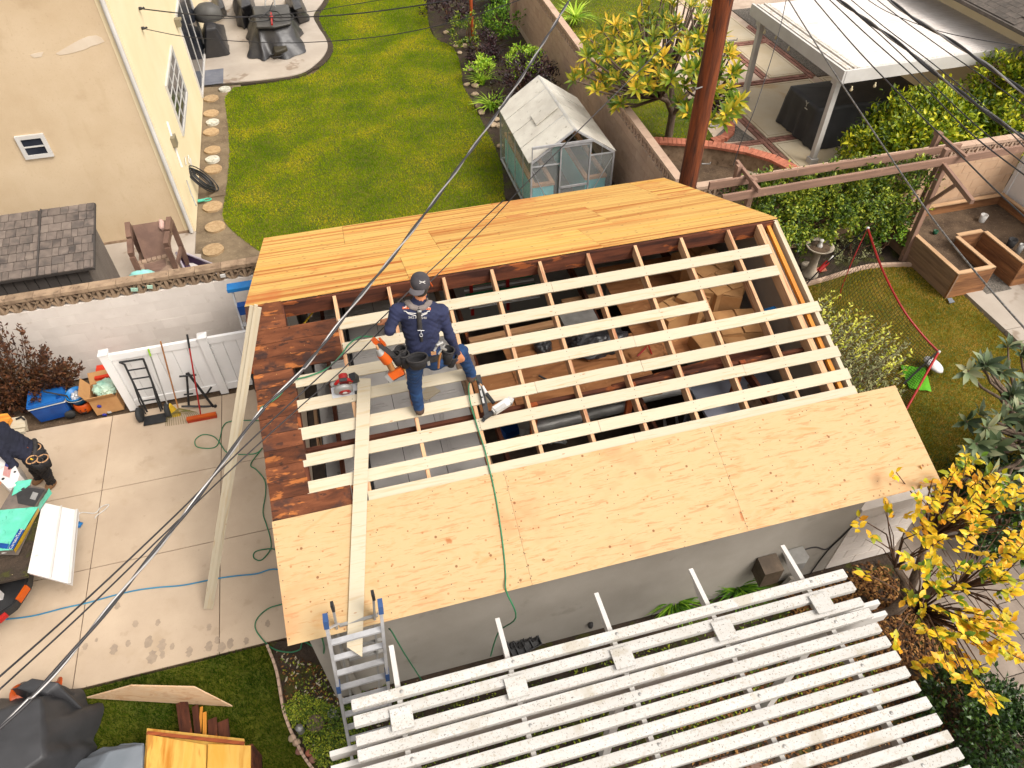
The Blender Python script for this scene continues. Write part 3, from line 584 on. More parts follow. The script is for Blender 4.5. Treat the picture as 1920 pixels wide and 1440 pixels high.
# ---------------------------------------------------------------- greenhouse
m_poly = mat('cloudy_polycarbonate', A(226,222,210,1.350), A(206,200,188,1.350), scale=3, rough=.35, bump=.02, bs=20, var=.02, alpha=.86, spots=(('n', 9, .64, .05, A(150,142,126,1.350), .7), ('v', 16, .9, .03, A(120,112,96,1.350), .7)))
m_clear = mat('clear_panel', A(220,224,222), A(200,206,204), scale=2, rough=.15, bump=0, var=0, alpha=.20)
m_milky = mat('milky_panel', A(216,222,212), A(196,204,196), scale=2, rough=.3, bump=0, var=0, alpha=.24)
gh = thing('greenhouse', 'small aluminium framed greenhouse with dusty clear panels by the tan wall', 'greenhouse', (6.1,7.6,0))
GX0, GX1, GY0, GY1, GE, GR = 5.19,6.99,6.05,8.62,1.30,1.92; GXC = (GX0+GX1)/2
fm = MB(); r_ = .016
for x in (GX0, GX1):
    for z in (.03, GE): fm.bar((x,GY0,z), (x,GY1,z), .035, .035)
for y in (GY0, GY1):
    fm.bar((GX0,y,.03), (GX1,y,.03), .035, .035)
    for s in (GX0, GX1): fm.bar((s,y,.03), (s,y,GE), .035, .035, (1,0,0)); fm.bar((s,y,GE), (GXC,y,GR), .035, .035)
fm.bar((GXC,GY0-.02,GR), (GXC,GY1,GR), .05, .04)
for i in range(1, 4):
    y = GY0+(GY1-GY0)*i/4
    for s in (GX0, GX1): fm.bar((s,y,.03), (s,y,GE), .02, .02, (1,0,0)); fm.bar((s,y,GE+.015), (GXC,y,GR+.015), .022, .02)
part('frame', fm, m_metal, gh)
for i in range(4):
    y0 = GY0+(GY1-GY0)*i/4+.012; y1 = GY0+(GY1-GY0)*(i+1)/4-.012
    for s, o in ((GX0,1),(GX1,-1)):
        part('wall_panel', MB().bb(s-.004,s+.004,y0,y1,.05,GE-.02), m_milky, gh)
        a = V(s-.05*o,0,GE-.017); b = V(GXC,0,GR); d = (b-a); nz = V(-d.z,0,d.x).normalized()*(1 if d.x > 0 else -1)
        part('roof_panel', MB().extr([V(a.x,y0,a.z+.02), V(a.x,y1,a.z+.02), V(b.x,y1,b.z+.02), V(b.x,y0,b.z+.02)], nz*.008), m_poly, gh)
# roof vent ajar
a = V(GXC-.50,7.02,GE+.33); part('roof_vent', MB().extr([V(GXC-.52,6.98,1.62), V(GXC-.52,7.42,1.62), V(GXC-.06,7.42,1.96), V(GXC-.06,6.98,1.96)], (-.012,0,.016)), m_poly, gh)
# front gable glazing with a sliding door
dx0, dx1 = GXC-.28, GXC+.36
part('front_panel', MB().bb(GX0+.02,dx0-.02,GY0-.004,GY0+.004,.05,GE), m_clear, gh)
part('front_panel', MB().bb(dx1+.02,GX1-.02,GY0-.004,GY0+.004,.05,GE), m_clear, gh)
part('front_panel', MB().extr([(GX0+.03,GY0-.003,GE+.01),(dx0,GY0-.003,GE+.01),(dx0,GY0-.003,GE+.40)], (0,.006,0)), m_clear, gh)
dm = MB()
for x in (dx0, dx1): dm.bar((x,GY0-.03,.05), (x,GY0-.03,1.62), .03, .03, (1,0,0))
for z in (.06,.48,.66,1.60): dm.bar((dx0,GY0-.03,z), (dx1,GY0-.03,z), .03, .045)
dr = part('door', dm, m_metal, gh); part('door_panel', MB().bb(dx0,dx1,GY0-.034,GY0-.028,.05,1.6), m_clear, dr)
part('door_rail', MB().bar((GX0,GY0-.045,1.66), (dx1+.04,GY0-.045,1.66), .03, .05).bar((GX0,GY0-.045,GE), (GX0,GY0-.045,1.66), .02, .02, (1,0,0)), m_metal, gh)
part('cross_rail', MB().bar((GX0,GY0,GE*.93), (dx0,GY0,GE*.93), .025, .025).bar((dx1,GY0,GE), (GX1,GY0,GE), .025, .025).bar((GX1-.02,GY0,GE-.1), (dx1+.05,GY0,.3), .015, .015).bar((GX0+.02,GY0,GE-.15), (GX0+.4,GY0,.3), .015, .015), m_metal, gh)
# staging inside
m_aqua = mat('aqua_panel', A(132,240,244), A(104,222,234), scale=2, rough=.5, bump=.05, var=.03)
m_tanwd = mat('tan_bench_wood', A(206,160,116), A(186,138,96), scale=3, st=(.6,6,6), rough=.8, bump=.1)
for i, x0 in enumerate((GX0+.06, GX1-.56)):
    bn = thing('potting_bench', ['wooden topped aqua bench inside the greenhouse along its lawn side','wooden topped aqua bench inside the greenhouse along its wall side'][i], 'bench', (x0+.25,7.3,0), 'benches inside the greenhouse')
    mb = MB().bb(x0,x0+.5,GY0+.1,GY0+.19,.66,.72).bb(x0,x0+.09,GY0+.19,GY1-.15,.66,.72).bb(x0+.41,x0+.5,GY0+.19,GY1-.15,.66,.72).bb(x0,x0+.5,GY1-.15,GY1-.06,.66,.72)
    part('bench_frame', mb, m_tanwd, bn); part('bench_panel', MB().bb(x0+.02,x0+.48,GY0+.12,GY0+.14,.0,.655).bb(x0+.015,x0+.03,GY0+.14,GY1-.1,.0,.655), m_aqua, bn)
    part('soil_tray', MB().bb(x0+.09,x0+.41,GY0+.19,GY1-.15,.50,.60), m_darksoil, bn)
mb = MB().tube([at(1165,310,.0), V(at(1165,310,0).x,at(1165,310,0).y,.62)], .035, 8); solo('dark_stake', mb, m_black, 'short dark post by the tan wall right of the greenhouse', 'post')
# ---------------------------------------------------------------- arbor
m_arb = mat('brown_painted_wood', A(164,128,108), A(140,110,94), scale=3, st=(.5,6,6), rough=.8, bump=.15, bs=25, bst=WST, var=.07, spots=(('n', 6, .62, .06, A(190,150,124), .6),))
ar = thing('arbor', 'weathered brown wooden arbor of two long beams above the vine hedge', 'arbor', (10.3,3.0,0))
board('beam', (7.63,3.20,2.06), (12.84,3.20,2.06), .05, .15, m_arb, ar, bev=.004)
board('beam', (7.66,2.76,2.06), (13.98,2.84,2.06), .05, .15, m_arb, ar, bev=.004)
for x in (8.33,12.52): board('cross_beam', (x+.05,3.66,2.17), (x-.03,2.66,2.17), .06, .08, m_arb, ar, bev=.004)
for x in (8.36,12.30):
    board('post', (x,2.98,0), (x,2.98,2.22), .10, .10, m_arb, ar, (0,1,0), bev=.004)
board('post', (8.30,3.42,0), (8.30,3.42,2.24), .10, .10, m_arb, ar, (0,1,0)); board('post', (12.44,3.42,0), (12.44,3.42,2.30), .10, .10, m_arb, ar, (0,1,0))
board('post', (12.04,2.58,0), (12.22,2.80,2.0), .10, .10, m_arb, ar, (0,1,0), bev=.004)
board('arm', (12.26,3.05,2.0), (11.86,1.60,2.0), .07, .09, m_arb, ar, bev=.004)
board('brace', (12.14,2.7,1.25), (12.02,2.22,1.94), .06, .06, m_arb, ar, (1,0,0))
# ---------------------------------------------------------------- U shaped raised bed
m_bedgrey = mat('greyed_plank', A(168,136,108), A(130,104,84), scale=3, st=(.5,6,6), rough=.85, bump=.2, bs=25, bst=WST, var=.08, spots=(('v', 3, .95, .02, A(90,64,46), .8),))
m_bedor = mat('rusty_plank', A(176,122,78), A(122,82,54), scale=2.4, st=(.6,4,4), rough=.85, bump=.2, bs=25, bst=WST, var=.1)
m_bedcap = mat('sandy_plank', A(216,178,138), A(190,152,114), scale=3, st=(.5,6,6), rough=.8, bump=.15, bs=25, bst=WST, var=.05)
rb = thing('raised_bed', 'U shaped wooden raised garden bed filled with bare soil by the white fence', 'raised bed', (13.5,2.4,0))
U = [(12.10,3.46),(12.10,1.32),(12.93,1.32),(12.93,2.36),(13.50,2.36),(13.50,1.28),(14.88,1.28),(14.88,3.46)]
for i in range(8):
    a, b = V(*U[i],0), V(*U[(i+1) % 8],0); d = (b-a).normalized(); inn = V(-d.y,d.x,0)
    for r in range(3):
        board('plank', a+inn*.02+V(0,0,.095+r*.185), b+inn*.02+V(0,0,.095+r*.185), .036, .18, m_bedgrey if i in (0,) else m_bedor, rb)
    board('cap_board', a+inn*.045+V(0,0,.575)-d*.0, b+inn*.045+V(0,0,.575+.002*(i % 2)), .09, .024, m_bedcap, rb)
part('soil', MB().prism([(12.14,3.42),(12.14,1.36),(12.89,1.36),(12.89,2.40),(13.54,2.40),(13.54,1.32),(14.84,1.32),(14.84,3.42)], .2, .34), m_dirt, rb)
struct('gravel_patch', MB().prism([(12.93,1.2),(13.5,1.2),(13.5,2.36),(12.93,2.36)], -.03, .036), m_gravel)
def pot(name, p, r0, r1, h, m, label, cat, group=None):
    return solo(name, MB().lathe(p, [(r0,0),(r1,h),(r1-.012,h),(r0-.01,.02),(0,.02)], 16), m, label, cat, group)
pot('plant_pot', at(1840,415,.34), .06, .075, .16, m_white, 'white pot standing at the back of the raised bed soil', 'pot')
pot('plant_pot', at(1893,462,.34), .07, .09, .17, m_dkgrey, 'dark empty pot in the raised bed beside the white fence', 'pot')
pot('metal_can', at(1908,474,.34), .05, .055, .2, m_galv, 'silver can standing next to the dark pot in the bed', 'can')
pot('plant_pot', at(1753,437,.36), .045, .05, .06, mat('pot_green', A(24,96,64), rough=.5), 'tiny green pot at the corner of the raised bed', 'pot')
# ---------------------------------------------------------------- neighbour's yard, upper right
struct('neighbour_soil', MB().prism([(7.7,3.7),(20,3.7),(20,26),(7.9,26)], -.05, -.02), m_dirt)
nbp = meta(link('neighbour_patio', None, Matrix.Identity(4)), kind='structure')
pads = [(11.90,14.75,7.88,10.62),(13.70,14.78,10.98,13.2),(13.70,14.78,13.55,15.6),(11.90,14.75,5.3,7.60),(15.05,19,5.3,10.62),(10.55,11.62,6.2,7.6),(13.70,14.78,15.95,18)]
for a, b, c, d in pads:
    part('slab', MB().bb(a,b,c,d,-.04,.012), m_tanpatio, nbp)
    g = MB(); q = .07
    g.bb(a+q,b-q,c+q,c+q+.012,.012,.015).bb(a+q,b-q,d-q-.012,d-q,.012,.015).bb(a+q,a+q+.012,c+q+.012,d-q-.012,.012,.015).bb(b-q-.012,b-q,c+q+.012,d-q-.012,.012,.015)
    part('score_line', g, m_cap, nbp)
struct('brick_bed', MB().bb(10.5,19.1,5.2,18.0,-.06,-.015), m_tanmortar)
cnt = 0
bm_ = boxmesh((.195,.092,.05), m_brick)
def brick_band(x0, x1, y0, y1, along):
    global cnt
    if along == 'y':
        n = int((x1-x0)/.1); y = y0
        while y < y1:
            for i in range(n):
                if cnt < 298: link('brick', bm_, frame(V(x0+(i+.5)*(x1-x0)/n, y+.1+(.1 if i % 2 else 0), -.012+random.uniform(-.003,.003)), (0,1,0)), nbp); cnt += 1
            y += .205
    else:
        n = int((y1-y0)/.1); x = x0
        while x < x1:
            for i in range(n):
                if cnt < 298: link('brick', bm_, frame(V(x+.1, y0+(i+.5)*(y1-y0)/n, -.012+random.uniform(-.003,.003)), (1,0,0)), nbp); cnt += 1
            x += .205
brick_band(11.65,11.88,6.0,9.3,'y'); brick_band(11.9,13.3,7.62,7.86,'x'); brick_band(11.9,14.75,10.66,10.94,'x')
brick_band(13.42,13.68,11.0,14.2,'y'); brick_band(14.79,15.03,10.66,14.5,'y'); brick_band(13.7,14.78,13.24,13.52,'x'); brick_band(10.6,11.64,7.62,7.86,'x')
struct('gravel_wedge', MB().prism([tuple(p[:2]) for p in [at(1330,268),at(1348,250),at(1372,228),at(1385,240),at(1415,262)]], -.05, .01), m_gravel)
struct('gravel_strip', MB().prism([(15.05,10.7),(15.9,10.7),(15.9,16),(15.05,16)], -.05, .012), m_gravel)
# curved planter wall with a brick cap
ca = [V(8.3,7.9,0),V(8.91,7.72,0),V(9.49,7.48,0),V(10.04,7.2,0),V(10.65,6.77,0),V(11.07,6.28,0),V(11.3,5.72,0),V(11.4,5.2,0)]
def resample(pts, step):
    out = []; acc = 0
    for a, b in zip(pts[:-1], pts[1:]):
        L = (b-a).length; d = acc
        while d < L: out.append((a+(b-a)*(d/L), (b-a).normalized())); d += step
        acc = d-L
    return out
pw = thing('planter_wall', 'curved grey planter wall with salmon brick cap behind the utility pole', 'planter wall', (10,7,0))
mb = MB()
for a, b in zip(ca[:-1], ca[1:]): mb.bar(a+V(0,0,.18), b+V(0,0,.18)+(b-a).normalized()*.03, .2, .42)
part('wall_face', mb, m_cap, pw)
for p, d in resample(ca, .105): board('brick', p+V(-d.y,d.x,0)*.14+V(0,0,.42), p-V(-d.y,d.x,0)*.14+V(0,0,.42), .097, .06, m_capbrick, pw)
c2 = [V(10.5,8.0,0),V(10.8,8.06,0),V(11.1,8.3,0),V(11.25,8.6,0),V(11.3,8.95,0)]
pe = thing('planter_edging', 'small curved salmon brick edging beside the grey gravel wedge', 'edging', (11,8.4,0))
for p, d in resample(c2, .105): board('brick', p+V(-d.y,d.x,0)*.10+V(0,0,.05), p-V(-d.y,d.x,0)*.10+V(0,0,.05), .097, .10, m_capbrick, pe)
# ---------------------------------------------------------------- white patio cover
pv = thing('patio_cover', 'white flat roofed patio cover on square posts in the neighbouring yard', 'patio cover', (15,8,0))
m_croof = mat('white_roof_sheet', A(240,232,226), A(226,216,208), scale=2, st=(1,3,1), rough=.7, bump=.1, var=.025, spots=(('n', 3, .66, .06, A(200,186,172), .5, (.4,2,1)),))
m_gut = mat('stained_white', A(236,230,222), A(206,196,182), scale=3, st=(.6,3,3), rough=.7, bump=.1, var=.02, spots=(('n', 5, .60, .08, A(150,132,112), .5),))
RX0, RX1, RY0, RY1, RZ0 = 12.12, 19.5, 6.12, 10.2, 2.10
def rz(x): return 2.36+.012*(x-RX0)
for i in range(6):
    y0 = RY0+.07+i*(RY1-RY0-.14)/6; y1 = RY0+.07+(i+1)*(RY1-RY0-.14)/6-.004; mb = MB(); n = 14
    pr = []
    for k in range(n+1):
        y = y0+(y1-y0)*k/n; pr.append((y, .012*(k % 2)))
    vs = [(x, y, rz(x)+dz) for x in (RX0+.42, RX1) for y, dz in pr]
    mb.add(vs, [(k, n+1+k, n+2+k, k+1) for k in range(n)]); part('roof_sheet', mb, m_croof, pv)
part('roof_deck', MB().extr([(RX0+.06,RY0+.06,rz(RX0)-.05),(RX1,RY0+.06,rz(RX1)-.05),(RX1,RY0+.06,rz(RX1)-.012),(RX0+.06,RY0+.06,rz(RX0)-.012)], (0,RY1-RY0-.12,0)), m_gut, pv)
for i, (x0, h) in enumerate([(.07,.03),(.17,.012),(.27,.03),(.36,.02)]): part('roof_batten', MB().bb(RX0+x0,RX0+x0+.06,RY0+.07,RY1-.07,rz(RX0)-.012,rz(RX0)+h), m_gut, pv)
board('fascia', (RX0,RY0-.02,2.25), (RX0,RY1,2.25), .055, .27, m_white, pv)
board('fascia', (RX0+.03,RY0,2.25), (RX1,RY0,2.33), .055, .27, m_white, pv)
mb = MB()
for i in range(60): mb.bb(RX0+.45+i*.115,RX0+.45+i*.115+.07,RY0+.04,RY0+.10,rz(RX0+i*.115)+.0,rz(RX0+i*.115)+.014)
part('flashing_teeth', mb, m_gut, pv, 'stuff')
for x, y in [(12.31,9.9),(12.33,6.5),(18,6.5)]:
    p = board('post', (x,y,.01), (x,y,2.11), .13, .13, m_white, pv, (0,1,0), bev=.006)
    part('post_capital', MB().bb(x-.10,x+.10,y-.10,y+.10,1.92,2.115), m_white, p); part('post_base', MB().bb(x-.10,x+.10,y-.10,y+.10,.012,.14), m_white, p)
for i, (u, v) in enumerate([(1434,58),(1456,68),(1479,90),(1597,165),(1641,158)]):
    p = at(u, v, 2.0); solo('string_bulb', MB().lathe(p+V(0,0,-.08), [(0,0),(.03,.02),(.034,.05),(.016,.09),(.014,.12),(0,.12)], 10), m_yellow if 0 else mat('bulb_glass%d' % i, A(236,220,180), rough=.2, bump=0, var=0) if i == 0 else MATS['bulb_glass0'], ['string light bulb by the far left post of the patio cover','string light bulb second from the far post along the left beam','string light bulb third from the far post along the left beam','string light bulb just right of the near patio cover post','string light bulb farther right under the front patio cover beam'][i], 'light bulb', 'string bulbs under the patio cover')
# neighbour house roof, top right corner
nr = thing('neighbour_roof', 'dark grey shingled house roof showing at the top right corner', 'roof', (17,8,3))
m_rs = mat('dark_roof_shingle', A(112,102,94), A(86,80,74), scale=8, rough=.95, bump=.5, bs=60, var=.14)
for r in range(16):
    for i in range(30):
        if r < 15: board('shingle', (16.0+r*.14, 12.6-i*.33+.16*(r % 2), 3.0+r*.045), (16.0+r*.14, 12.6-i*.33-.32+.16*(r % 2), 3.0+r*.045), .16, .012, m_rs, nr, (-.3,0,1)) if i*15+r < 298 else None
part('roof_deck', MB().extr([(15.92,14,2.96),(21,14,4.55),(21,4,4.55),(15.92,4,2.96)], (0,0,-.1)), m_rs, nr)
part('drip_edge', MB().bb(15.86,15.92,4,14,2.90,2.96), m_rs, nr)
part('house_wall', MB().bb(16.6,21,4.4,13.6,0,2.86), m_cream, nr)
# utility pole
m_pole = mat('tarred_pole', A(140,72,34), A(70,38,24), c3=A(112,56,28), scale=5, st=(3,3,.25), rough=.85, bump=.6, bs=14, bst=(3,3,.2), bd=.02, var=0, spots=(('n', 6, .60, .06, A(48,30,24), .8, (2,2,.3)),))
up = thing('utility_pole', 'rust brown wooden utility pole rising behind the garage roof corner', 'utility pole', (7.38,3.5,0))
part('pole', MB().tube([(7.38,3.5,0),(7.37,3.5,3),(7.36,3.48,6),(7.36,3.48,9.6)], [.165,.16,.15,.135], 18), m_pole, up)
for z, sx in [(3.1,1),(4.5,1),(2.4,1),(3.8,-1)]: part('step_bolt', MB().tube([(7.38+sx*.14,3.4,z), (7.38+sx*.28,3.36,z), (7.38+sx*.28,3.36,z+.03)], .011, 6), m_galv, up)
board('cross_arm', (6.2,3.5,9.0), (8.6,3.5,9.0), .1, .12, m_pole, up)
solo('rusty_post', MB().tube([at(886,75), at(886,75)+V(0,0,2.4)], .05, 10), mat('rust_paint', A(190,88,40), A(160,68,28), scale=6, rough=.8, bump=.2), 'thin rust coloured post standing in the flower bed', 'post')
# paved walk at the lower right
pvw = meta(link('paved_walk', None, Matrix.Identity(4)), kind='structure')
part('joint_bed', MB().bb(7.72,10.4,-7.5,-2.3,-.05,-.005), m_darksoil, pvw)
for i in range(9):
    for j in range(12):
        x = 7.74+i*.30; y = -2.35-j*.42-(.21 if i % 2 else 0)
        part('paver', MB().bb(x+.006,x+.294,y-.414,y-.006,-.04,.012+random.uniform(-.003,.003)), m_paver, pvw)
pvp = meta(link('pergola_floor', None, Matrix.Identity(4)), kind='structure')
part('joint_bed', MB().bb(.9,7.2,-8.5,-4.95,-.05,-.004), m_darksoil, pvp)
pbm = boxmesh((.21,.105,.05), m_redpaver); k = 0
for j in range(18):
    for i in range(16):
        link('paver', pbm, frame(V(1.15+i*.222+(.11 if j % 2 else 0), -5.05-j*.113, -.018+random.uniform(-.002,.002)), (1,0,0)), pvp)
# ---------------------------------------------------------------- vegetation helpers
def nrm(a): return a/np.maximum(np.linalg.norm(a, axis=-1, keepdims=True), 1e-9)
def leaf_t(w=.35, fold=.12, curl=.15, kind='oval'):
    if kind == 'small': v = [(0,0,0),(-w/2,.5,fold),(w/2,.5,fold),(0,1,-curl)]; f = [(0,2,1),(1,2,3)]
    elif kind == 'blade': v = [(-w*.4,0,0),(w*.4,0,0),(-w/2,.35,.05),(w/2,.35,.05),(-w*.4,.7,-curl*.3),(w*.4,.7,-curl*.3),(0,1,-curl)]; f = [(0,1,3),(0,3,2),(2,3,5),(2,5,4),(4,5,6)]
    else:
        v = [(0,0,0),(-w*.42,.3,fold),(0,.32,0),(w*.42,.3,fold),(-w*.45,.62,fold-curl*.35),(0,.66,-curl*.3),(w*.45,.62,fold-curl*.35),(0,1,-curl)]
        f = [(0,2,1),(0,3,2),(1,2,5),(1,5,4),(2,3,6),(2,6,5),(4,5,7),(5,6,7)]
    return np.array(v, float), np.array(f, int)
def leaf_mats(P, D, U, Sc):
    D = nrm(D); X = np.cross(D, U); bad = np.linalg.norm(X, axis=1) < 1e-3; X[bad] = np.cross(D[bad], np.array([1.0,.3,.2])); X = nrm(X); Z = np.cross(X, D)
    return X*Sc[:,None], D*Sc[:,None], Z*Sc[:,None], P
def leaf_mesh(name, P, D, U, Sc, tm, m):
    X, Y, Z, P = leaf_mats(np.asarray(P, float), np.asarray(D, float), np.asarray(U, float), np.asarray(Sc, float)); v, f = tm
    vs = P[:,None,:]+v[None,:,0:1]*X[:,None,:]+v[None,:,1:2]*Y[:,None,:]+v[None,:,2:3]*Z[:,None,:]
    fs = f[None]+(np.arange(len(P))*len(v))[:,None,None]
    return mesh_np(name, vs.reshape(-1,3), fs.reshape(-1, f.shape[1]), m, False)
def leaf_stuff(name, P, D, U, Sc, tm, m, parent=None, top=None):
    c = np.asarray(P, float).mean(0); o = link(name, leaf_mesh(name, np.asarray(P)-c, D, U, Sc, tm, m), Matrix.Translation(Vector(c)), parent); o['kind'] = 'stuff'; return o
def leaf_objs(name, P, D, U, Sc, tm, m, parent, lim=300):
    """nearest leaves as parts of their own, the rest as one part"""
    P = np.asarray(P, float); D = np.asarray(D, float); U = np.asarray(U, float); Sc = np.asarray(Sc, float)
    o_ = np.argsort(np.linalg.norm(P-CL, axis=1)); P, D, U, Sc = P[o_], D[o_], U[o_], Sc[o_]
    me = mesh_np(name, tm[0], tm[1], m, True); X, Y, Z, _ = leaf_mats(P[:lim], D[:lim], U[:lim], Sc[:lim])
    for i in range(min(lim, len(P))):
        M = Matrix(((X[i][0],Y[i][0],Z[i][0],P[i][0]),(X[i][1],Y[i][1],Z[i][1],P[i][1]),(X[i][2],Y[i][2],Z[i][2],P[i][2]),(0,0,0,1))); link(name, me, M, parent)
    if len(P) > lim: leaf_stuff('foliage', P[lim:], D[lim:], U[lim:], Sc[lim:], tm, m, parent)
def inpoly(p, poly):
    x, y = p[:,0], p[:,1]; r = np.zeros(len(p), bool); n = len(poly)
    for i in range(n):
        x0, y0 = poly[i][0], poly[i][1]; x1, y1 = poly[(i+1) % n][0], poly[(i+1) % n][1]
        c = ((y0 > y) != (y1 > y)) & (x < (x1-x0)*(y-y0)/((y1-y0) if abs(y1-y0) > 1e-12 else 1e-12)+x0); r ^= c
    return r
def scatter_poly(poly, n):
    a = np.array([[p[0], p[1]] for p in poly]); lo, hi = a.min(0), a.max(0); out = np.zeros((0,2))
    while len(out) < n:
        q = rng.uniform(lo, hi, (n*2, 2)); out = np.concatenate([out, q[inpoly(q, a)]])
    return out[:n]
def grass(name, poly, n, h, m, wd=.007):
    p = scatter_poly(poly, n); k = 3; P = np.repeat(np.c_[p, np.full(len(p), -.01)], k, 0)
    P[:, :2] += rng.normal(0, .012, (len(P), 2)); N = len(P); a = rng.uniform(0, 2*math.pi, N); hh = h*rng.uniform(.55, 1.3, N); ln = hh*rng.uniform(.2, .9, N)
    sd = np.c_[-np.sin(a), np.cos(a), np.zeros(N)]*wd/2; tip = P+np.c_[np.cos(a)*ln, np.sin(a)*ln, hh]
    v = np.stack([P-sd, P+sd, tip], 1).reshape(-1, 3); f = np.arange(N*3).reshape(-1, 3)
    o = link(name, mesh_np(name, v, f, m, False), Matrix.Identity(4)); o['kind'] = 'stuff'; return o
def rand_dirs(n): return nrm(rng.normal(size=(n, 3)))
def clump_leaves(c, r, nc, nl, size, squash=.3, spread=.28, up=.35, lowcut=-.5):
    """leaves in clumps near the surface of an ellipsoid"""
    d = rand_dirs(nc*3); d = d[d[:,2] > lowcut][:nc]; rad = rng.uniform(.72, 1.06, len(d)); r = np.array(r); cc = np.array(c)+d*rad[:,None]*r
    idx = rng.integers(0, len(d), nl); off = rng.normal(size=(nl, 3))*spread*min(r)*.5
    P = cc[idx]+off; D = nrm(d[idx]*.8+rand_dirs(nl)*.9+np.array([0,0,up])); U = nrm(d[idx]+rand_dirs(nl)*.6+np.array([0,0,.6])); S_ = size*rng.uniform(.6, 1.25, nl)
    return P, D, U, S_
def stems(base, ends, r0, r1, wob=.06, seg=5):
    mb = MB(); base = Vector(base)
    for e in ends:
        e = Vector(e); pts = []
        for i in range(seg+1):
            t = i/seg; q = base.lerp(e, t); q.z = base.z+(e.z-base.z)*(t**.85)
            if 0 < i < seg: q += Vector((random.uniform(-wob, wob), random.uniform(-wob, wob), random.uniform(-wob, wob)*.5))
            pts.append(q)
        mb.tube(pts, [r0+(r1-r0)*i/seg for i in range(seg+1)], 6)
    return mb
C_ = lambda r, g, b, k=1.5: tuple(min(.9, x/E*k) for x in lin((r, g, b))[:3])+(1,)
m_grass = leafmat('grass_back', [C_(76,110,2,1.4), C_(116,146,4,1.4), C_(156,168,10,1.4), C_(210,186,48,1.4)], scale=.8, tl=.35, rough=.8, spec=.05, nw=.3)
m_grass2 = leafmat('grass_right', [C_(104,98,14,1.45), C_(142,122,28,1.45), C_(172,140,50,1.45), C_(204,166,92,1.45)], scale=1.6, tl=.35, rough=.8, spec=.05)
m_grass3 = leafmat('grass_front', [C_(40,72,10,.75), C_(62,94,12,.75), C_(88,116,20,.75), C_(124,128,34,.75)], scale=1.6, tl=.35, rough=.8, spec=.05)
grass('grass_back', lawn_left, 115000, .035, m_grass, .009); grass('grass_right', lawn_right, 52000, .03, m_grass2, .008)
grass('grass_front', lawn_front, 30000, .035, m_grass3, .007); grass('grass_neighbour', lawn_nb, 32000, .04, m_grass, .011)
T_SM = leaf_t(.45, .1, .15, 'small'); T_OV = leaf_t(.42, .06, .18); T_LONG = leaf_t(.26, .05, .22); T_BL = leaf_t(.07, 0, .45, 'blade'); T_NARROW = leaf_t(.2, .05, .1, 'small')
m_bark = mat('grey_bark', A(132,112,94), A(96,80,66), scale=12, st=(3,3,.6), rough=.9, bump=.5, bs=30, var=.1)
m_twig = mat('brown_twig', A(122,90,66), A(84,60,44), scale=12, rough=.9, bump=.3, bs=30, var=.1)
m_plum = leafmat('plumeria_leaf', [C_(76,104,24,1.25), C_(112,134,32,1.25), C_(170,166,42,1.25), C_(230,190,58,1.25)], scale=.9, tl=.3, rough=.4)
m_yel = leafmat('autumn_leaf', [C_(96,130,30,1.2), C_(190,186,36,1.2), C_(248,208,36,1.2), C_(252,214,56,1.2), C_(252,206,44,1.2), C_(246,172,48,1.2)], scale=1.0, tl=.35, rough=.45)
m_loq = leafmat('dark_leaf', [C_(44,58,34), C_(70,86,54), C_(104,116,82), C_(128,128,96)], scale=2, tl=.12, rough=.45)
m_olive = leafmat('olive_leaf', [C_(92,96,66), C_(128,130,88), C_(158,156,108)], scale=3, tl=.2, rough=.6)
m_tip = leafmat('lime_tip_leaf', [C_(150,160,50), C_(196,196,66), C_(216,210,100)], scale=3, tl=.3, rough=.5)
m_redb = leafmat('russet_leaf', [C_(48,30,24,1.15), C_(84,50,32,1.15), C_(112,66,34,1.15), C_(84,64,40,1.15)], scale=2.4, tl=.1, rough=.6)
m_hedge = leafmat('hedge_leaf', [C_(44,66,16), C_(74,98,24), C_(110,130,32), C_(162,168,48)], scale=1.8, tl=.25, rough=.45)
m_bush = leafmat('bush_leaf', [C_(56,78,14), C_(92,116,18), C_(146,158,26), C_(206,200,46)], scale=1.3, tl=.28, rough=.4)
m_purple = leafmat('purple_leaf', [C_(30,18,22,1.0), C_(48,26,32,1.0), C_(70,36,40,1.0)], scale=3, tl=.1, rough=.4)
m_fern = leafmat('fern_leaf', [C_(48,84,20), C_(84,126,28), C_(136,170,44)], scale=3, tl=.3)
m_lime = leafmat('lime_leaf', [C_(96,140,24), C_(150,182,40), C_(190,210,80)], scale=3, tl=.3)
m_ivy = leafmat('ivy_leaf', [C_(24,44,16,1.3), C_(40,66,22,1.3), C_(66,92,32,1.3)], scale=3, tl=.12, rough=.35)
m_fallen = leafmat('fallen_leaf', [C_(78,52,34,1.0), C_(112,76,48,1.0), C_(146,102,62,1.0), C_(184,138,82,1.0)], scale=6, tl=.1, rough=.8, spec=.1)
# ---------------------------------------------------------------- the yellow green tree behind the tan wall
def rosette(P, D, U, Sc, c, ax, n, L, op=.55):
    ax = nrm(np.array(ax, float)); a0 = np.cross(ax, [.3,.9,.1]); a0 = nrm(a0); b0 = np.cross(ax, a0)
    for i in range(n):
        t = 2.4*i; k = op*(.45+.75*i/n); rad = a0*math.cos(t)+b0*math.sin(t); d = nrm(ax*(1-k)+rad*k*1.25)
        P.append(np.array(c)+rad*.012); D.append(d); U.append(nrm(ax*1.0-rad*.3)); Sc.append(L*random.uniform(.7, 1.15))
random.seed(11)
pt_ = thing('plumeria_tree', 'branching tree with rosettes of long yellow green leaves behind the tan wall', 'tree', (9.4,8.4,0))
reg = [(1072,150),(1090,100),(1105,45),(1150,20),(1200,-15),(1330,-20),(1352,40),(1388,110),(1388,205),(1350,238),(1300,232),(1262,196),(1205,172),(1150,205),(1110,170)]
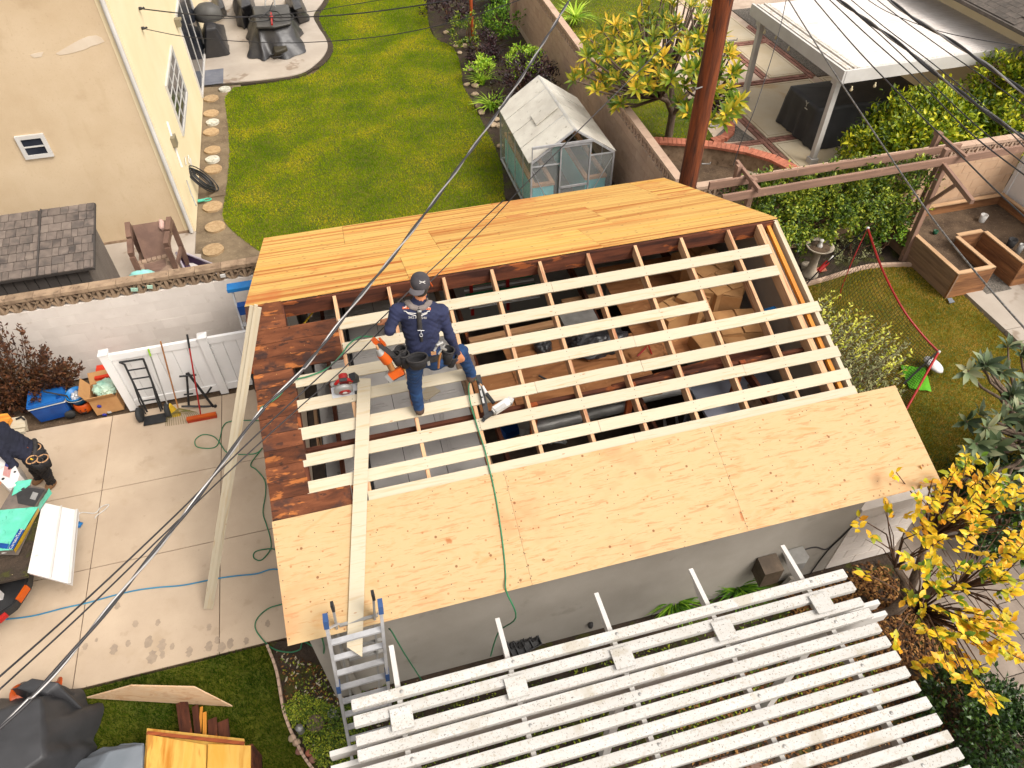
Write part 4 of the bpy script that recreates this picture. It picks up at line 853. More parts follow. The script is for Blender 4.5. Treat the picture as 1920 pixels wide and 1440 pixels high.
px = scatter_poly(reg, 175); P, D, U, Sc, ends = [], [], [], [], []
for u, v in px:
    z = 2.0+.9*rng.random()+(.35 if 1150 < u < 1330 and v < 160 else 0); c = at(u, v, z); ends.append(c); o = np.array([c.x-9.6, c.y-8.8, 1.1])
    rosette(P, D, U, Sc, c, nrm(o*np.array([.35,.35,1])+rng.normal(size=3)*.25), 11, .255)
leaf_objs('leaf', P, D, U, Sc, T_LONG, m_plum, pt_)
forks = [V(9.0,8.3,1.2),V(9.6,9.2,1.4),V(10.2,8.6,1.3),V(9.9,7.8,1.3),V(9.2,9.6,1.4)]; mb = MB().tube([(9.5,8.5,0),(9.5,8.5,.7)], [.10,.09], 10)
for f_ in forks: mb.tube([(9.5,8.5,.65), (V(9.5,8.5,.9)+f_)*.5, f_], [.07,.06,.045], 8)
part('trunk', mb, m_bark, pt_)
mb = MB()
for e in ends:
    f_ = min(forks, key=lambda q: (q-e).length); mid = f_.lerp(e, .6)+V(0,0,-.08); mb.tube([f_, mid, e], [.035,.024,.018], 6)
part('branches', mb, m_bark, pt_)
# ---------------------------------------------------------------- yellow tree at the lower right
yt = thing('autumn_tree', 'small tree with bright yellow and orange leaves beside the pergola end', 'tree', (7.25,-4.0,0))
cl = [(1610,970),(1632,1005),(1625,1075),(1690,1040),(1735,1060),(1740,985),(1770,1010),(1735,960),(1850,985),(1860,1040),(1700,1110),(1730,1120),(1765,1095),(1800,1130),(1830,1150),(1840,1180),(1880,1150),(1905,1110),(1820,1195),(1765,1200),(1740,1190),(1850,1225),(1890,1210),(1760,1240),(1800,1230),(1810,1270),(1845,1260),(1675,1195),(1855,1315),(1790,885),(1812,868),(1770,912),(1748,900),(1862,880),(1870,920),(1850,930),(1900,900),(1915,940),(1830,960),(1790,960),(1900,990),(1680,885),(1720,1000),(1760,1050),(1800,1060),(1790,1165),(1870,1185),(1660,940),(1910,1050),(1880,1080),(1830,905)]
cl += [(u+random.uniform(-26,26), v+random.uniform(-26,26)) for u, v in cl if u > 1700]
cl += [(u+random.uniform(-40,40), v+random.uniform(-40,40)) for u, v in cl[:52] if u > 1740]
P, D, U, Sc, ends = [], [], [], [], []
for i, (u, v) in enumerate(cl):
    z = (2.35 if v < 960 else 2.0 if v < 1100 else 1.6)+random.uniform(-.25,.25); c = at(u, v, z); ends.append(c)
    ax = nrm(np.array([c.x-7.3, c.y+4.0, .0])*.3+np.array([random.uniform(-.4,.4), random.uniform(-.4,.4), .55])); n = 6 if u < 1660 else 11
    n = n if (u, v) not in [(1680,885)] else 4
    s = nrm(np.cross(ax, [0,0,1.0]))
    for k in range(n):
        sg = 1 if k % 2 else -1; q = np.array(c)+ax*(-.02-.022*(n-k)); d = nrm(ax*.55+s*sg*.9+rng.normal(size=3)*.25)
        P.append(q); D.append(d); U.append(nrm(np.array([0,0,1.0])+rng.normal(size=3)*.35)); Sc.append(.098*random.uniform(.6,1.35))
    P.append(np.array(c)); D.append(ax); U.append(np.array([0,0,1.0])+rng.normal(size=3)*.3); Sc.append(.095)
leaf_objs('leaf', P, D, U, Sc, leaf_t(.55, .06, .15), m_yel, yt)
tk = [V(7.2,-4.05,0),V(7.0,-4.1,.35)]; hubs = [V(7.05,-3.75,.9),V(7.6,-4.2,.9),V(7.5,-3.6,1.1),V(7.0,-4.3,.8)]
mb = MB().tube([(7.3,-3.95,0),(7.28,-3.98,.4)], [.085,.075], 10).tube([(7.28,-3.98,.3),(6.85,-4.15,.62),(6.45,-4.2,.8)], [.06,.055,.035], 8)
for h in hubs: mb.tube([(7.28,-3.98,.35), (V(7.28,-3.98,.6)+h)*.5, h], [.06,.05,.032], 8)
part('trunk', mb, m_bark, yt); mb = MB()
for e in ends:
    h = min(hubs, key=lambda q: (q-e).length); mb.tube([h, h.lerp(e,.5)+V(random.uniform(-.1,.1),random.uniform(-.1,.1),.12), e], [.014,.009,.005], 5)
for k in range(40):
    h = random.choice(hubs); e = h+V(random.uniform(-.7,.7),random.uniform(-.6,.6),random.uniform(.0,.9)); mb.tube([h, h.lerp(e,.5)+V(0,0,.1), e], [.008,.006,.003], 5)
part('twigs', mb, m_twig, yt, 'stuff')
# fallen leaves under it and under the pergola
p = scatter_poly([tuple(at(u,v).xy) for u, v in [(1540,1085),(1600,1060),(1660,1060),(1760,1230),(1700,1290),(1560,1440),(1300,1440),(1250,1300),(1480,1150)]]+[], 3600); p = np.concatenate([p, scatter_poly([(6.0,-3.3),(7.6,-3.4),(7.9,-4.4),(7.0,-5.6),(5.6,-5.2)], 2600)])
P = np.c_[p, rng.uniform(.0,.03,len(p))]; leaf_stuff('fallen_leaves', P, np.c_[rng.normal(size=(len(p),2)), rng.normal(0,.15,len(p))], np.tile([0,0,1.0],(len(p),1))+rng.normal(size=(len(p),3))*.35, rng.uniform(.04,.085,len(p)), T_SM, m_fallen)
# ---------------------------------------------------------------- dark leaved tree, right edge
lt = thing('loquat_tree', 'dark tree with whorls of long leathery leaves at the right lawn edge', 'tree', (11.0,-2.2,0)); P, D, U, Sc, ends = [], [], [], [], []
reg = [(1806,690),(1830,680),(1868,645),(1895,636),(1940,650),(1960,830),(1930,960),(1870,930),(1840,880),(1800,810),(1815,760),(1850,740)]
for u, v in np.concatenate([scatter_poly(reg, 34), [(1815,695),(1812,790),(1890,650),(1850,815)]]):
    c = at(u, v, rng.uniform(1.3,2.1)); ends.append(c); rosette(P, D, U, Sc, c, nrm(np.array([rng.normal()*.35, -.25+rng.normal()*.3, .8])), 10, .24, .62)
leaf_objs('leaf', P, D, U, Sc, leaf_t(.33,.05,.15), m_loq, lt)
part('trunk', stems((11.0,-2.2,0), ends, .05, .012, .08), m_bark, lt)
# ---------------------------------------------------------------- feathery shrub against the garage end
sb = thing('olive_shrub', 'airy grey green shrub with lime tips growing against the garage end wall', 'shrub', (7.6,-.4,0)); P, D, U, Sc, P2, D2, U2, S2 = [[] for _ in range(8)]
ends = []
for i in range(150):
    u = random.uniform(1530,1712); v = random.uniform(548,735)
    if i < 14: u, v = [(1562,545),(1575,548),(1555,572),(1600,568),(1618,577),(1636,588),(1610,600),(1590,590),(1675,605),(1660,615),(1650,600),(1690,625),(1712,655),(1560,600)][i]
    if v < 560+(u-1570)*.5 and i >= 14: v += 70
    e = at(u, v, random.uniform(.7,1.7) if i >= 14 else random.uniform(1.2,1.75)); b = V(7.3+random.uniform(-.3,.6), min(max(e.y-.3, -1.6), .8), .05)
    ends.append((b, e)); n = 46
    for k in range(n):
        t = .35+.65*k/n; q = b.lerp(e, t); q.z = b.z+(e.z-b.z)*(t**.8); ax = np.array((e-b).normalized()); d = nrm(ax*.7+rng.normal(size=3)*.7); tip = t > .86 and i % 3 == 0 or (i < 14 and t > .62)
        (P2 if tip else P).append(np.array(q)); (D2 if tip else D).append(d); (U2 if tip else U).append(np.array([0,0,1.0])+rng.normal(size=3)*.5); (S2 if tip else Sc).append(random.uniform(.05,.085))
leaf_stuff('foliage', P, D, U, Sc, leaf_t(.3,.05,.1,'small'), m_olive, sb); leaf_stuff('lime_tips', P2, D2, U2, S2, leaf_t(.4,.05,.1,'small'), m_tip, sb); mb = MB()
for b, e in ends: mb.tube([b, b.lerp(e,.5)+V(0,0,.06), e], [.008,.006,.003], 4)
part('stems', mb, m_twig, sb, 'stuff')
# ---------------------------------------------------------------- russet bush at the left
T_BUSH = leaf_t(.42,.05,.1,'small')
rbh = thing('russet_bush', 'wispy dark reddish brown bush in front of the cream block wall', 'shrub', (-4.8,2.95,0)); P, D, U, Sc = [], [], [], []; ends = []
for i in range(210):
    u = random.uniform(-140,155); v = random.uniform(585,800)
    top = 590 if u < 55 else 645 if u < 95 else 672
    v = max(v, top+random.uniform(0,20)); e = aty(u, v, 2.8+random.uniform(-.35,.4)); e.z = max(e.z, .12)
    b = V(e.x*.55-4.9*.45, 2.95, .03); ends.append((b, e)); ax = np.array((e-b).normalized())
    for k in range(46):
        t = random.uniform(.3,1); q = b.lerp(e, t); P.append(np.array(q)+rng.normal(size=3)*.02); D.append(nrm(ax*.9+rng.normal(size=3)*.55)); U.append(rng.normal(size=3)+np.array([0,0,.6])); Sc.append(random.uniform(.05,.095))
leaf_stuff('foliage', P, D, U, Sc, T_BUSH, m_redb, rbh); mb = MB()
for b, e in ends: mb.tube([b, b.lerp(e,.5)+V(0,0,.04), e], [.008,.006,.003], 4)
part('stems', mb, m_twig, rbh, 'stuff')
# ---------------------------------------------------------------- hedges and bushes
def bush(name, label, cat, parts_, tm, m, stem=None):
    """parts_: list of (centre, radii, clumps, leaves, size)"""
    t = thing(name, label, cat, (parts_[0][0][0], parts_[0][0][1], 0)); A_ = [clump_leaves(*q) for q in parts_]
    leaf_stuff('foliage', np.concatenate([a[0] for a in A_]), np.concatenate([a[1] for a in A_]), np.concatenate([a[2] for a in A_]), np.concatenate([a[3] for a in A_]), tm, m, t)
    ends = [(q[0][0]+random.uniform(-.6,.6)*q[1][0], q[0][1]+random.uniform(-.6,.6)*q[1][1], q[0][2]+random.uniform(0,.5)*q[1][2]) for q in parts_ for _ in range(5)]
    part('stems', stems((parts_[0][0][0], parts_[0][0][1], 0), ends, .022, .008), m_twig, t, 'stuff'); return t
m_core = None
bush('vine_hedge', 'dense green vine hedge hanging over the wall under the brown arbor', 'hedge', [((x,3.25,1.05+.12*math.sin(i*2.1)),(.62,.48,.92),60,3000,.085) for i, x in enumerate(np.linspace(8.7,12.0,7))]+[((10.2,3.3,.95),(1.7,.42,.8),80,3200,.075)], T_SM, m_hedge)
bush('low_shrub', 'small bright green shrub below the vine hedge beside the arbor post', 'shrub', [((11.75,2.95,.42),(.36,.3,.34),26,900,.07)], T_SM, m_fern)
bush('weedy_shrub', 'loose yellow green weeds under the left end of the arbor', 'shrub', [((8.15,3.9,.7),(.45,.4,.6),30,700,.06),((8.0,3.2,1.2),(.3,.3,.5),16,420,.06)], T_SM, m_lime)
bush('low_shrub', 'twiggy red flecked shrub at the lawn corner behind the red net', 'shrub', [((11.0,2.85,.3),(.5,.3,.28),26,620,.055)], T_SM, m_olive)
bush('round_bush', 'large rounded glossy green bush in front of the black covered island', 'bush', [((14.0,5.35,.95),(1.15,.95,.95),170,9000,.13),((12.95,5.5,.6),(.6,.6,.6),50,2600,.12)], T_OV, m_bush)
bush('round_bush', 'taller yellow tipped bush against the patio cover fascia at right', 'bush', [((16.6,5.2,1.3),(1.5,.95,1.25),200,10500,.13),((15.6,5.6,1.9),(.45,.4,.6),30,900,.10),((17.4,5.4,2.0),(.5,.45,.55),30,900,.10)], T_OV, m_bush)
bush('ivy_hedge', 'dark green ivy mound beside the pavers at the lower right corner', 'hedge', [((at(1830,1350,.4).x,at(1830,1350,.4).y,.4),(.5,.5,.45),60,2400,.075),((at(1890,1420,.45).x,at(1890,1420,.45).y,.45),(.6,.55,.5),60,2600,.075),((at(1785,1310,.3).x,at(1785,1310,.3).y,.3),(.35,.3,.3),30,1000,.07)], T_SM, m_ivy)
bush('dark_shrub', 'dense dark green shrub under the leathery tree beside the pavers', 'shrub', [((at(1905,985,.5).x,at(1905,985,.5).y,.5),(.6,.55,.5),50,1900,.11),((at(1850,900,.35).x,at(1850,900,.35).y,.35),(.5,.45,.4),40,1300,.10)], T_OV, m_ivy)
bush('purple_shrub', 'large dark purple leaved shrub behind the greenhouse roof ridge', 'shrub', [((6.5,11.1,.6),(.85,.8,.65),70,2600,.085)], T_OV, m_purple)
bush('purple_shrub', 'dark purple shrub near the rust coloured post in the flower bed', 'shrub', [((6.0,13.9,.45),(.45,.5,.5),40,1200,.085)], T_OV, m_purple)
bush('purple_shrub', 'low purple shrub at the top edge of the flower bed', 'shrub', [((5.7,17.6,.5),(.8,.9,.55),50,1800,.09)], T_OV, m_purple)
bush('fern_shrub', 'light green ferny shrub between the purple shrubs and the tan wall', 'shrub', [((6.75,12.2,.7),(.5,.45,.4),40,1100,.10)], T_SM, m_lime)
bush('fern_shrub', 'bright green shrub against the tan wall near its top end', 'shrub', [((7.0,15.6,.6),(.5,.7,.55),40,1200,.10)], T_SM, m_fern)
bush('fern_shrub', 'yellow green shrub beside the lawn edge below the rust post', 'shrub', [((5.75,12.9,.35),(.4,.4,.35),26,620,.09)], T_SM, m_lime)
bush('fern_shrub', 'mixed green shrub at the top of the flower bed by the lawn', 'shrub', [((5.9,15.6,.4),(.45,.6,.45),30,900,.09)], T_SM, m_hedge)
bush('flowering_shrub', 'grey twiggy shrub with small pale flowers just behind the greenhouse', 'shrub', [((5.95,9.5,.4),(.4,.4,.4),30,520,.06)], T_NARROW, m_olive)
def strappy(name, label, cat, p, n, L, m, wd=.07, spread=.9):
    P = np.tile(np.array(p, float), (n,1))+np.c_[rng.normal(0,.03,(n,2)), np.zeros(n)]; a = rng.uniform(0,2*math.pi,n); k = rng.uniform(.25,spread,n)
    D = np.c_[np.cos(a)*k, np.sin(a)*k, np.ones(n)*.75]; t = thing(name, label, cat, p)
    leaf_stuff('foliage', P, D, np.c_[-np.cos(a)*.6,-np.sin(a)*.6,np.ones(n)], L*rng.uniform(.6,1.15,n), leaf_t(wd,0,.55,'blade'), m, t); return t
strappy('strappy_plant', 'lime green strappy plant nearest the greenhouse corner by the lawn', 'plant', at(922,205,.02), 60, .55, m_lime)
strappy('strappy_plant', 'lime green strappy plant midway along the flower bed edge', 'plant', at(905,158,.02), 50, .5, m_lime)
strappy('strappy_plant', 'arching dark maroon grass clump among the purple shrubs', 'plant', at(925,110,.05), 60, .65, m_purple)
strappy('strappy_plant', 'tall dark green strappy clump at the top of the bed beside the wall', 'plant', at(930,15,.05), 70, 1.1, m_ivy)
strappy('strappy_plant', 'strappy plant with orange blooms behind the tan wall at the top', 'plant', at(1078,45,.05), 60, .8, m_lime)
strappy('fern', 'feathery green fern against the grey garage wall, left of the dark lantern boxes', 'fern', at(1262,1135,.02), 160, .42, m_fern, .05)
strappy('fern', 'feathery green fern beside the dark lantern box on the garage wall', 'fern', at(1380,1110,.02), 150, .42, m_fern, .05)
# ground cover and litter in the front bed
p = np.concatenate([scatter_poly([tuple(at(u,v).xy) for u, v in [(530,1330),(560,1300),(640,1330),(680,1300),(700,1440),(600,1440)]], 5200), scatter_poly([(-.55,-2.5),(1.0,-3.3),(2.6,-3.5),(2.4,-4.9),(0,-4.2)], 2600)])
leaf_stuff('ground_cover', np.c_[p, rng.uniform(.0,.07,len(p))], rng.normal(size=(len(p),3))+np.array([0,0,.5]), np.tile([0,0,1.0],(len(p),1)), rng.uniform(.02,.045,len(p)), T_SM, m_hedge)
p = scatter_poly([(.6,-4.95),(3.0,-3.5),(6.6,-3.5),(6.6,-4.9)], 3800); leaf_stuff('ground_cover', np.c_[p, rng.uniform(.0,.07,len(p))], rng.normal(size=(len(p),3))+np.array([0,0,.5]), np.tile([0,0,1.0],(len(p),1)), rng.uniform(.03,.06,len(p)), T_SM, m_hedge)
p = scatter_poly([(-.6,-2.35),(.6,-3.15),(1.2,-3.3),(.2,-4.2),(-.45,-3.4)], 130); leaf_stuff('wood_chips', np.c_[p, np.full(len(p),.012)], np.c_[rng.normal(size=(len(p),2)), np.zeros(len(p))], np.tile([0,0,1.0],(len(p),1)), rng.uniform(.03,.07,len(p)), leaf_t(.4,0,0,'small'), m_batten)
p = scatter_poly([(-.6,-2.35),(.6,-3.15),(1.2,-3.3),(.2,-4.2),(-.45,-3.4)], 900); leaf_stuff('fallen_leaves', np.c_[p, np.full(len(p),.008)], np.c_[rng.normal(size=(len(p),2)), np.zeros(len(p))], np.tile([0,0,1.0],(len(p),1))+rng.normal(size=(len(p),3))*.3, rng.uniform(.02,.05,len(p)), T_SM, m_fallen)
# edging rocks of the flower bed
m_rock = mat('pale_rock', A(206,184,154), A(160,138,112), scale=8, rough=.95, bump=.6, bs=40, var=.16)
ORD = ['first','second','third','fourth','fifth','sixth','seventh','eighth','ninth','tenth','eleventh','twelfth','thirteenth','fourteenth','fifteenth','sixteenth']
rocks = [(836,62),(855,87),(872,87),(881,131),(892,132),(876,159),(891,162),(891,178),(898,200),(903,212),(930,225),(925,236),(936,237),(938,275),(862,100),(884,118)]; rocks.sort(key=lambda q: q[1])
for i, (u, v) in enumerate(rocks):
    p = at(u, v, 0); s = random.uniform(.07,.13); bm = bmesh.new(); bmesh.ops.create_icosphere(bm, subdivisions=2, radius=1)
    for q in bm.verts: q.co *= 1+.28*mnoise.noise(q.co*1.4+Vector((i*7,0,0))); q.co = Vector((q.co.x*s*1.25, q.co.y*s, q.co.z*s*.6))
    me = bpy.data.meshes.new('rock'); bm.to_mesh(me); bm.free(); me.materials.append(m_rock)
    meta(link('rock', me, Matrix.Translation(p+V(0,0,s*.25)) @ Matrix.Rotation(random.uniform(0,6),4,'Z')), 'pale rough edging rock, '+ORD[i]+' from the far end of the flower bed', 'rock', 'edging rocks of the flower bed')
# ---------------------------------------------------------------- shape helpers for soft goods
def loop_resample(pts, n):
    pts = [Vector(p) for p in pts]; pts.append(pts[0]); L = [(b-a).length for a, b in zip(pts[:-1], pts[1:])]; tot = sum(L); out = []
    for k in range(n):
        d = tot*k/n; i = 0
        while d > L[i] and i < len(L)-1: d -= L[i]; i += 1
        out.append(pts[i].lerp(pts[i+1], min(1, d/L[i])))
    return out
def drape(top, base, n=72, rings=7, fold=.03, nf=13, dome=.03, seed=0, mid=.0):
    """a cloth cover: flat-ish top polygon, folds growing towards the hem"""
    r = random.Random(seed); T_ = loop_resample(top, n); B_ = loop_resample(base, n); ct = sum(T_, Vector())/n; mb = MB(); vs = []
    ph = [r.uniform(0,6.28) for _ in range(4)]
    for j, k in enumerate((0, .35, .7, .93)):
        for i in range(n):
            p = ct.lerp(T_[i], k); p = p+V(0,0,dome*(1-k*k)+.012*mnoise.noise(p*6+V(seed,0,0))); vs.append(p)
    for j in range(rings+1):
        t = j/rings
        for i in range(n):
            a = 2*math.pi*i/n; p = T_[i].lerp(B_[i], t); o = (B_[i]-ct); o.z = 0; o = o.normalized()
            w_ = math.sin(nf*a+ph[0]+1.5*t)*.6+math.sin(nf*1.7*a+ph[1])*.4+.9*mnoise.noise(p*4.5+V(seed*3,1,2))
            vs.append(p+o*(fold*w_*(t**.7)-mid*math.sin(math.pi*t))+V(0,0,.02*w_*t*(1-t)))
    nr = 4+rings+1
    mb.add(vs, [(j*n+i, j*n+(i+1) % n, (j+1)*n+(i+1) % n, (j+1)*n+i) for j in range(nr-1) for i in range(n)], True)
    return mb
def rectp(x0, x1, y0, y1, z, rot=0):
    c = V((x0+x1)/2,(y0+y1)/2,0); R_ = Matrix.Rotation(rot,3,'Z'); return [c+R_ @ (V(x,y,0)-c)+V(0,0,z) for x, y in [(x0,y0),(x1,y0),(x1,y1),(x0,y1)]]
def blob(name, c, r, m, label, cat, amp=.25, fr=3.0, sub=4, seed=0, group=None, flat=None):
    bm = bmesh.new(); bmesh.ops.create_icosphere(bm, subdivisions=sub, radius=1); r = Vector(r)
    for q in bm.verts:
        n_ = mnoise.noise(q.co*fr*.5+V(seed,seed*2,0))*.6+abs(mnoise.noise(q.co*fr+V(0,seed,5)))*.8-.2+.25*mnoise.noise(q.co*fr*3+V(seed,0,0))
        q.co *= 1+amp*n_; q.co = Vector((q.co.x*r.x, q.co.y*r.y, q.co.z*r.z))
        if flat is not None and q.co.z < -flat: q.co.z = -flat
    me = bpy.data.meshes.new(name); bm.to_mesh(me); bm.free(); me.materials.append(m)
    for p in me.polygons: p.use_smooth = True
    return meta(link(name, me, Matrix.Translation(Vector(c))), label, cat, group)
def carton(p, sx, sy, h, rot, m, label, group=None, open_=False, z=0):
    t = thing('cardboard_box', label, 'box', p, group); R_ = Matrix.Translation(Vector(p)) @ Matrix.Rotation(rot,4,'Z'); th = .008
    mb = MB().bb(-sx/2,sx/2,-sy/2,-sy/2+th,0,h).bb(-sx/2,sx/2,sy/2-th,sy/2,0,h).bb(-sx/2,-sx/2+th,-sy/2+th,sy/2-th,0,h).bb(sx/2-th,sx/2,-sy/2+th,sy/2-th,0,h).bb(-sx/2+th,sx/2-th,-sy/2+th,sy/2-th,0,th)
    placed('carton_wall', mb, m, R_, t)
    fl = [((-sx/2,-sy/2),(sx/2,-sy/2),(0,-1)),((sx/2,sy/2),(-sx/2,sy/2),(0,1)),((-sx/2,sy/2),(-sx/2,-sy/2),(-1,0)),((sx/2,-sy/2),(sx/2,sy/2),(1,0))]
    for k, (a, b, d) in enumerate(fl):
        ln = (sy if k < 2 else sx)*.48; an = (random.uniform(.5,1.3) if open_ else -math.pi/2+.04*k+(.0 if k < 2 else .02))
        e = V(d[0]*math.cos(an), d[1]*math.cos(an), math.sin(an))*ln if open_ else V(-d[0],-d[1],.03+.01*k)*ln
        A0, B0 = V(*a,h+.004*k*(not open_)), V(*b,h+.004*k*(not open_)); nn = (B0-A0).cross(e).normalized()
        placed('flap', MB().extr([A0, B0, B0+e, A0+e], nn*.006), m, R_, t)
    return t
# ---------------------------------------------------------------- inside the garage
m_osb = mat('brown_sheet', A(186,128,80), A(150,98,58), c3=A(172,116,72), scale=2.2, st=(.6,3,1), dist=1.5, rough=.85, bump=.15, bs=30, var=.12, spots=(('n', 7, .62, .05, A(206,152,100), .6),))
st_ = thing('storage_deck', 'brown plywood storage platform laid across the ceiling joists under the battens', 'platform', (3.6,-.4,2.28))
for (a, b, c, d, dz) in [(2.46,3.55,-1.38,-.42,0),(3.56,4.75,-1.40,-.25,.0),(3.0,4.4,-1.0,.0,.014),(4.78,6.4,-.9,1.2,.0),(2.9,4.1,-1.42,-.9,.028)]:
    R_ = Matrix.Translation(V((a+b)/2,(c+d)/2,2.285+dz)) @ Matrix.Rotation(random.uniform(-.04,.04),4,'Z')
    placed('plywood_sheet', MB().box((0,0,0), (b-a,d-c,.012)), m_osb, R_, st_)
m_bag = mat('black_plastic_sheet', (.02,.02,.022), (.045,.045,.05), scale=6, rough=.28, bump=.5, bs=14, bd=.02, var=0, spec=.6)
blob('black_bag', at(1120,642,2.38), (.42,.26,.15), m_bag, 'crumpled black plastic sheet bundle on the storage platform', 'plastic bag', .35, 4, 5, 2)
blob('black_bag', at(1018,650,2.35), (.12,.12,.10), m_bag, 'small black plastic bundle left of the larger one on the platform', 'plastic bag', .35, 4, 4, 5)
blob('sack', at(1205,662,2.36), (.28,.2,.10), m_osb, 'slumped brown sack with red straps among the attic boxes', 'sack', .3, 4, 4, 8)
solo('red_strap', MB().tube([at(1195,668,2.46), at(1208,655,2.5), at(1215,645,2.5), at(1222,664,2.46)], .012, 6), m_red, 'short red strap lying over the brown sack', 'strap')
bx = [(1335,530,.50,.36,.44,.3,'tall leaning cardboard carton nearest the gap in the third batten'),(1395,560,.46,.40,.40,-.5,'open topped carton in the middle of the attic boxes'),(1440,480,.50,.34,.30,.1,'flat carton under the top right corner of the open roof'),(1440,545,.42,.42,.42,.2,'square carton against the right gable wall'),(1300,580,.40,.32,.34,.6,'carton behind the short third batten end'),(1408,612,.5,.4,.22,-.15,'low wide carton below the blue strip'),(1345,640,.55,.34,.16,.12,'shallow carton lid by the red brown strut'),(1255,598,.36,.3,.26,.35,'small carton left of the other attic boxes')]
for u, v, a, b, h, r, lab in bx:
    p = at(u, v, 2.42); carton(V(min(p.x,6.08),p.y,2.30), a*1.15, b*1.15, h*1.1, r, m_card, lab, 'cardboard boxes stored in the garage attic')
solo('blue_strip', MB().bar(at(1434,583,2.8), at(1454,577,2.8), .05, .02), m_ltblue, 'small bright blue strip on an attic carton', 'strip')
# rack with pale slats, bins and odd things seen between the battens
rk = thing('slatted_rack', 'dark rack of pale slats with red posts standing in the garage rear', 'rack', at(930,590,1.7))
for i in range(6): board('slat', at(880,578+i*0,1.62)+V(0,.0+i*.085,.02*i), at(1012,556,1.62)+V(0,.0+i*.085,.02*i), .03, .02, m_vinyl if i % 2 == 0 else m_grnhose, rk)
for u, v in [(886,590),(952,580)]: board('post', at(u,v,1.2), at(u,v,1.2)+V(0,0,.75), .05, .05, m_red, rk, (0,1,0))
solo('storage_bin', MB().box(at(1085,612,2.2), (.46,.3,.24)).box(at(1085,612,2.2)+V(0,0,.13), (.49,.33,.03)), m_galv, 'pale plastic storage bin beside the black plastic bundle', 'bin')
solo('storage_bin', MB().box(at(1185,545,2.15), (.7,.3,.16)).box(at(1185,545,2.15)+V(0,0,.09), (.72,.32,.02)), m_door, 'long grey flat bin under the second batten', 'bin')
solo('storage_bin', MB().box(at(1090,570,2.1), (.55,.22,.12)), m_tanwd, 'shallow tan crate between the top two battens', 'crate')
solo('storage_bin', MB().box(at(1245,585,2.2), (.5,.25,.10)), m_galv, 'flat silver case beneath the third batten', 'case')
solo('loose_board', MB().bar(at(880,640,2.33), at(1040,606,2.33), .09, .05), m_tanwd, 'tan board lying along the back of the storage platform', 'board')
solo('loose_board', MB().bar(at(1100,668,2.33), at(1250,655,2.33), .17, .02, (0,0,1)), m_osb, 'wide brown board end beside the black plastic bundle', 'board')
solo('offcut', MB().extr([tuple(at(u,v,2.36)) for u, v in [(785,742),(808,722),(826,734),(800,752)]], (0,0,.014)), m_batten, 'pale plywood offcut on the platform beside the man\'s left leg', 'offcut')
solo('chisel', MB().tube([at(1010,704,2.36), at(1025,712,2.34)], .014, 6), m_dkgrey, 'small dark hand tool lying on the brown platform', 'tool')
# floor level: rolled up shutter tube, bench, tools
solo('metal_tube', MB().tube([at(1000,802,1.95), at(1180,758,1.95)], .085, 14).tube([at(998,796,1.95)+V(0,.1,.02), at(1178,752,1.95)+V(0,.1,.02)], .05, 10), m_galv, 'long pale metal tube stored inside below the sixth batten', 'tube')
solo('metal_tube', MB().tube([at(1172,752,1.95), at(1290,727,1.95)], .075, 14), m_galv, 'shorter pale tube beyond the dark brace, right of the long one', 'tube')
solo('work_bench', MB().box(at(1385,745,1.75), (1.15,.75,.05)).box(at(1385,745,1.75)+V(-.5,-.3,-.87), (.06,.06,1.7)).box(at(1385,745,1.75)+V(.5,-.3,-.87), (.06,.06,1.7)).box(at(1385,745,1.75)+V(-.5,.3,-.87), (.06,.06,1.7)).box(at(1385,745,1.75)+V(.5,.3,-.87), (.06,.06,1.7)), mat('slate_top', A(176,180,196), A(156,160,176), scale=2, rough=.5, bump=.05, var=0), 'blue grey topped work table at the right inside the garage', 'table')
solo('blue_case', MB().box(at(958,806,1.0), (.26,.16,.14), Matrix.Rotation(.3,3,'Z')), m_blue, 'small blue case seen between the lower battens', 'case')
solo('paint_tub', MB().lathe(at(983,803,1.0)+V(0,0,-.1), [(.08,0),(.095,.18),(.09,.18),(.0,.16)], 14), m_white, 'white paint tub next to the small blue case', 'tub')
for i, (u, v) in enumerate([(1040,826),(1245,792),(1268,790)]):
    lab = ['heap of small silver fittings on the garage floor','left one of two silver chisels on the dark bench','right one of two silver chisels on the dark bench'][i]
    if i == 0:
        mb = MB()
        for k in range(22): mb.tube([at(u+random.uniform(-24,24),v+random.uniform(-5,5),.5), at(u+random.uniform(-24,24),v+random.uniform(-5,5),.53)], .018, 6)
        solo('fittings', mb, m_metal, lab, 'fittings')
    else: solo('chisel', MB().tube([at(u,v-10,1.0), at(u+3,v+10,1.0)], .022, 8).tube([at(u+3,v+10,1.0), at(u+4,v+16,1.0)], .012, 6), m_metal, lab, 'chisel', 'pair of silver chisels')
solo('dark_bench', MB().box((3.9,-2.3,.42), (2.6,.6,.06)).box((3.9,-2.3,.2), (2.5,.5,.36)), m_floor, 'dark low bench along the near garage wall', 'bench')
for i in range(6):
    p = V(6.2+random.uniform(-.15,.15), -2.1+i*.28, 1.5+random.uniform(0,.5)); blob('debris_bundle', p, (.2,.2,.22), m_cap, ['crumpled tan bundle by the right gable wall nearest the eave','second crumpled bundle from the eave along the right gable wall','third crumpled bundle from the eave along the right gable wall','fourth crumpled bundle from the eave along the right gable wall','fifth crumpled bundle from the eave along the right gable wall','crumpled bundle by the right gable wall nearest the ridge'][i], 'bundle', .5, 4, 3, i+20, 'insulation bundles along the gable wall')
solo('wire', MB().tube([at(587,585,3.2), at(575,600,3.1), at(566,612,3.05)], .011, 6), m_yellow, 'yellow cable hanging in the small opening near the left ridge', 'cable')
solo('junction_box', MB().box(at(581,590,3.0), (.05,.03,.06)), m_white, 'tiny white electrical box in the small opening near the ridge', 'electrical box')
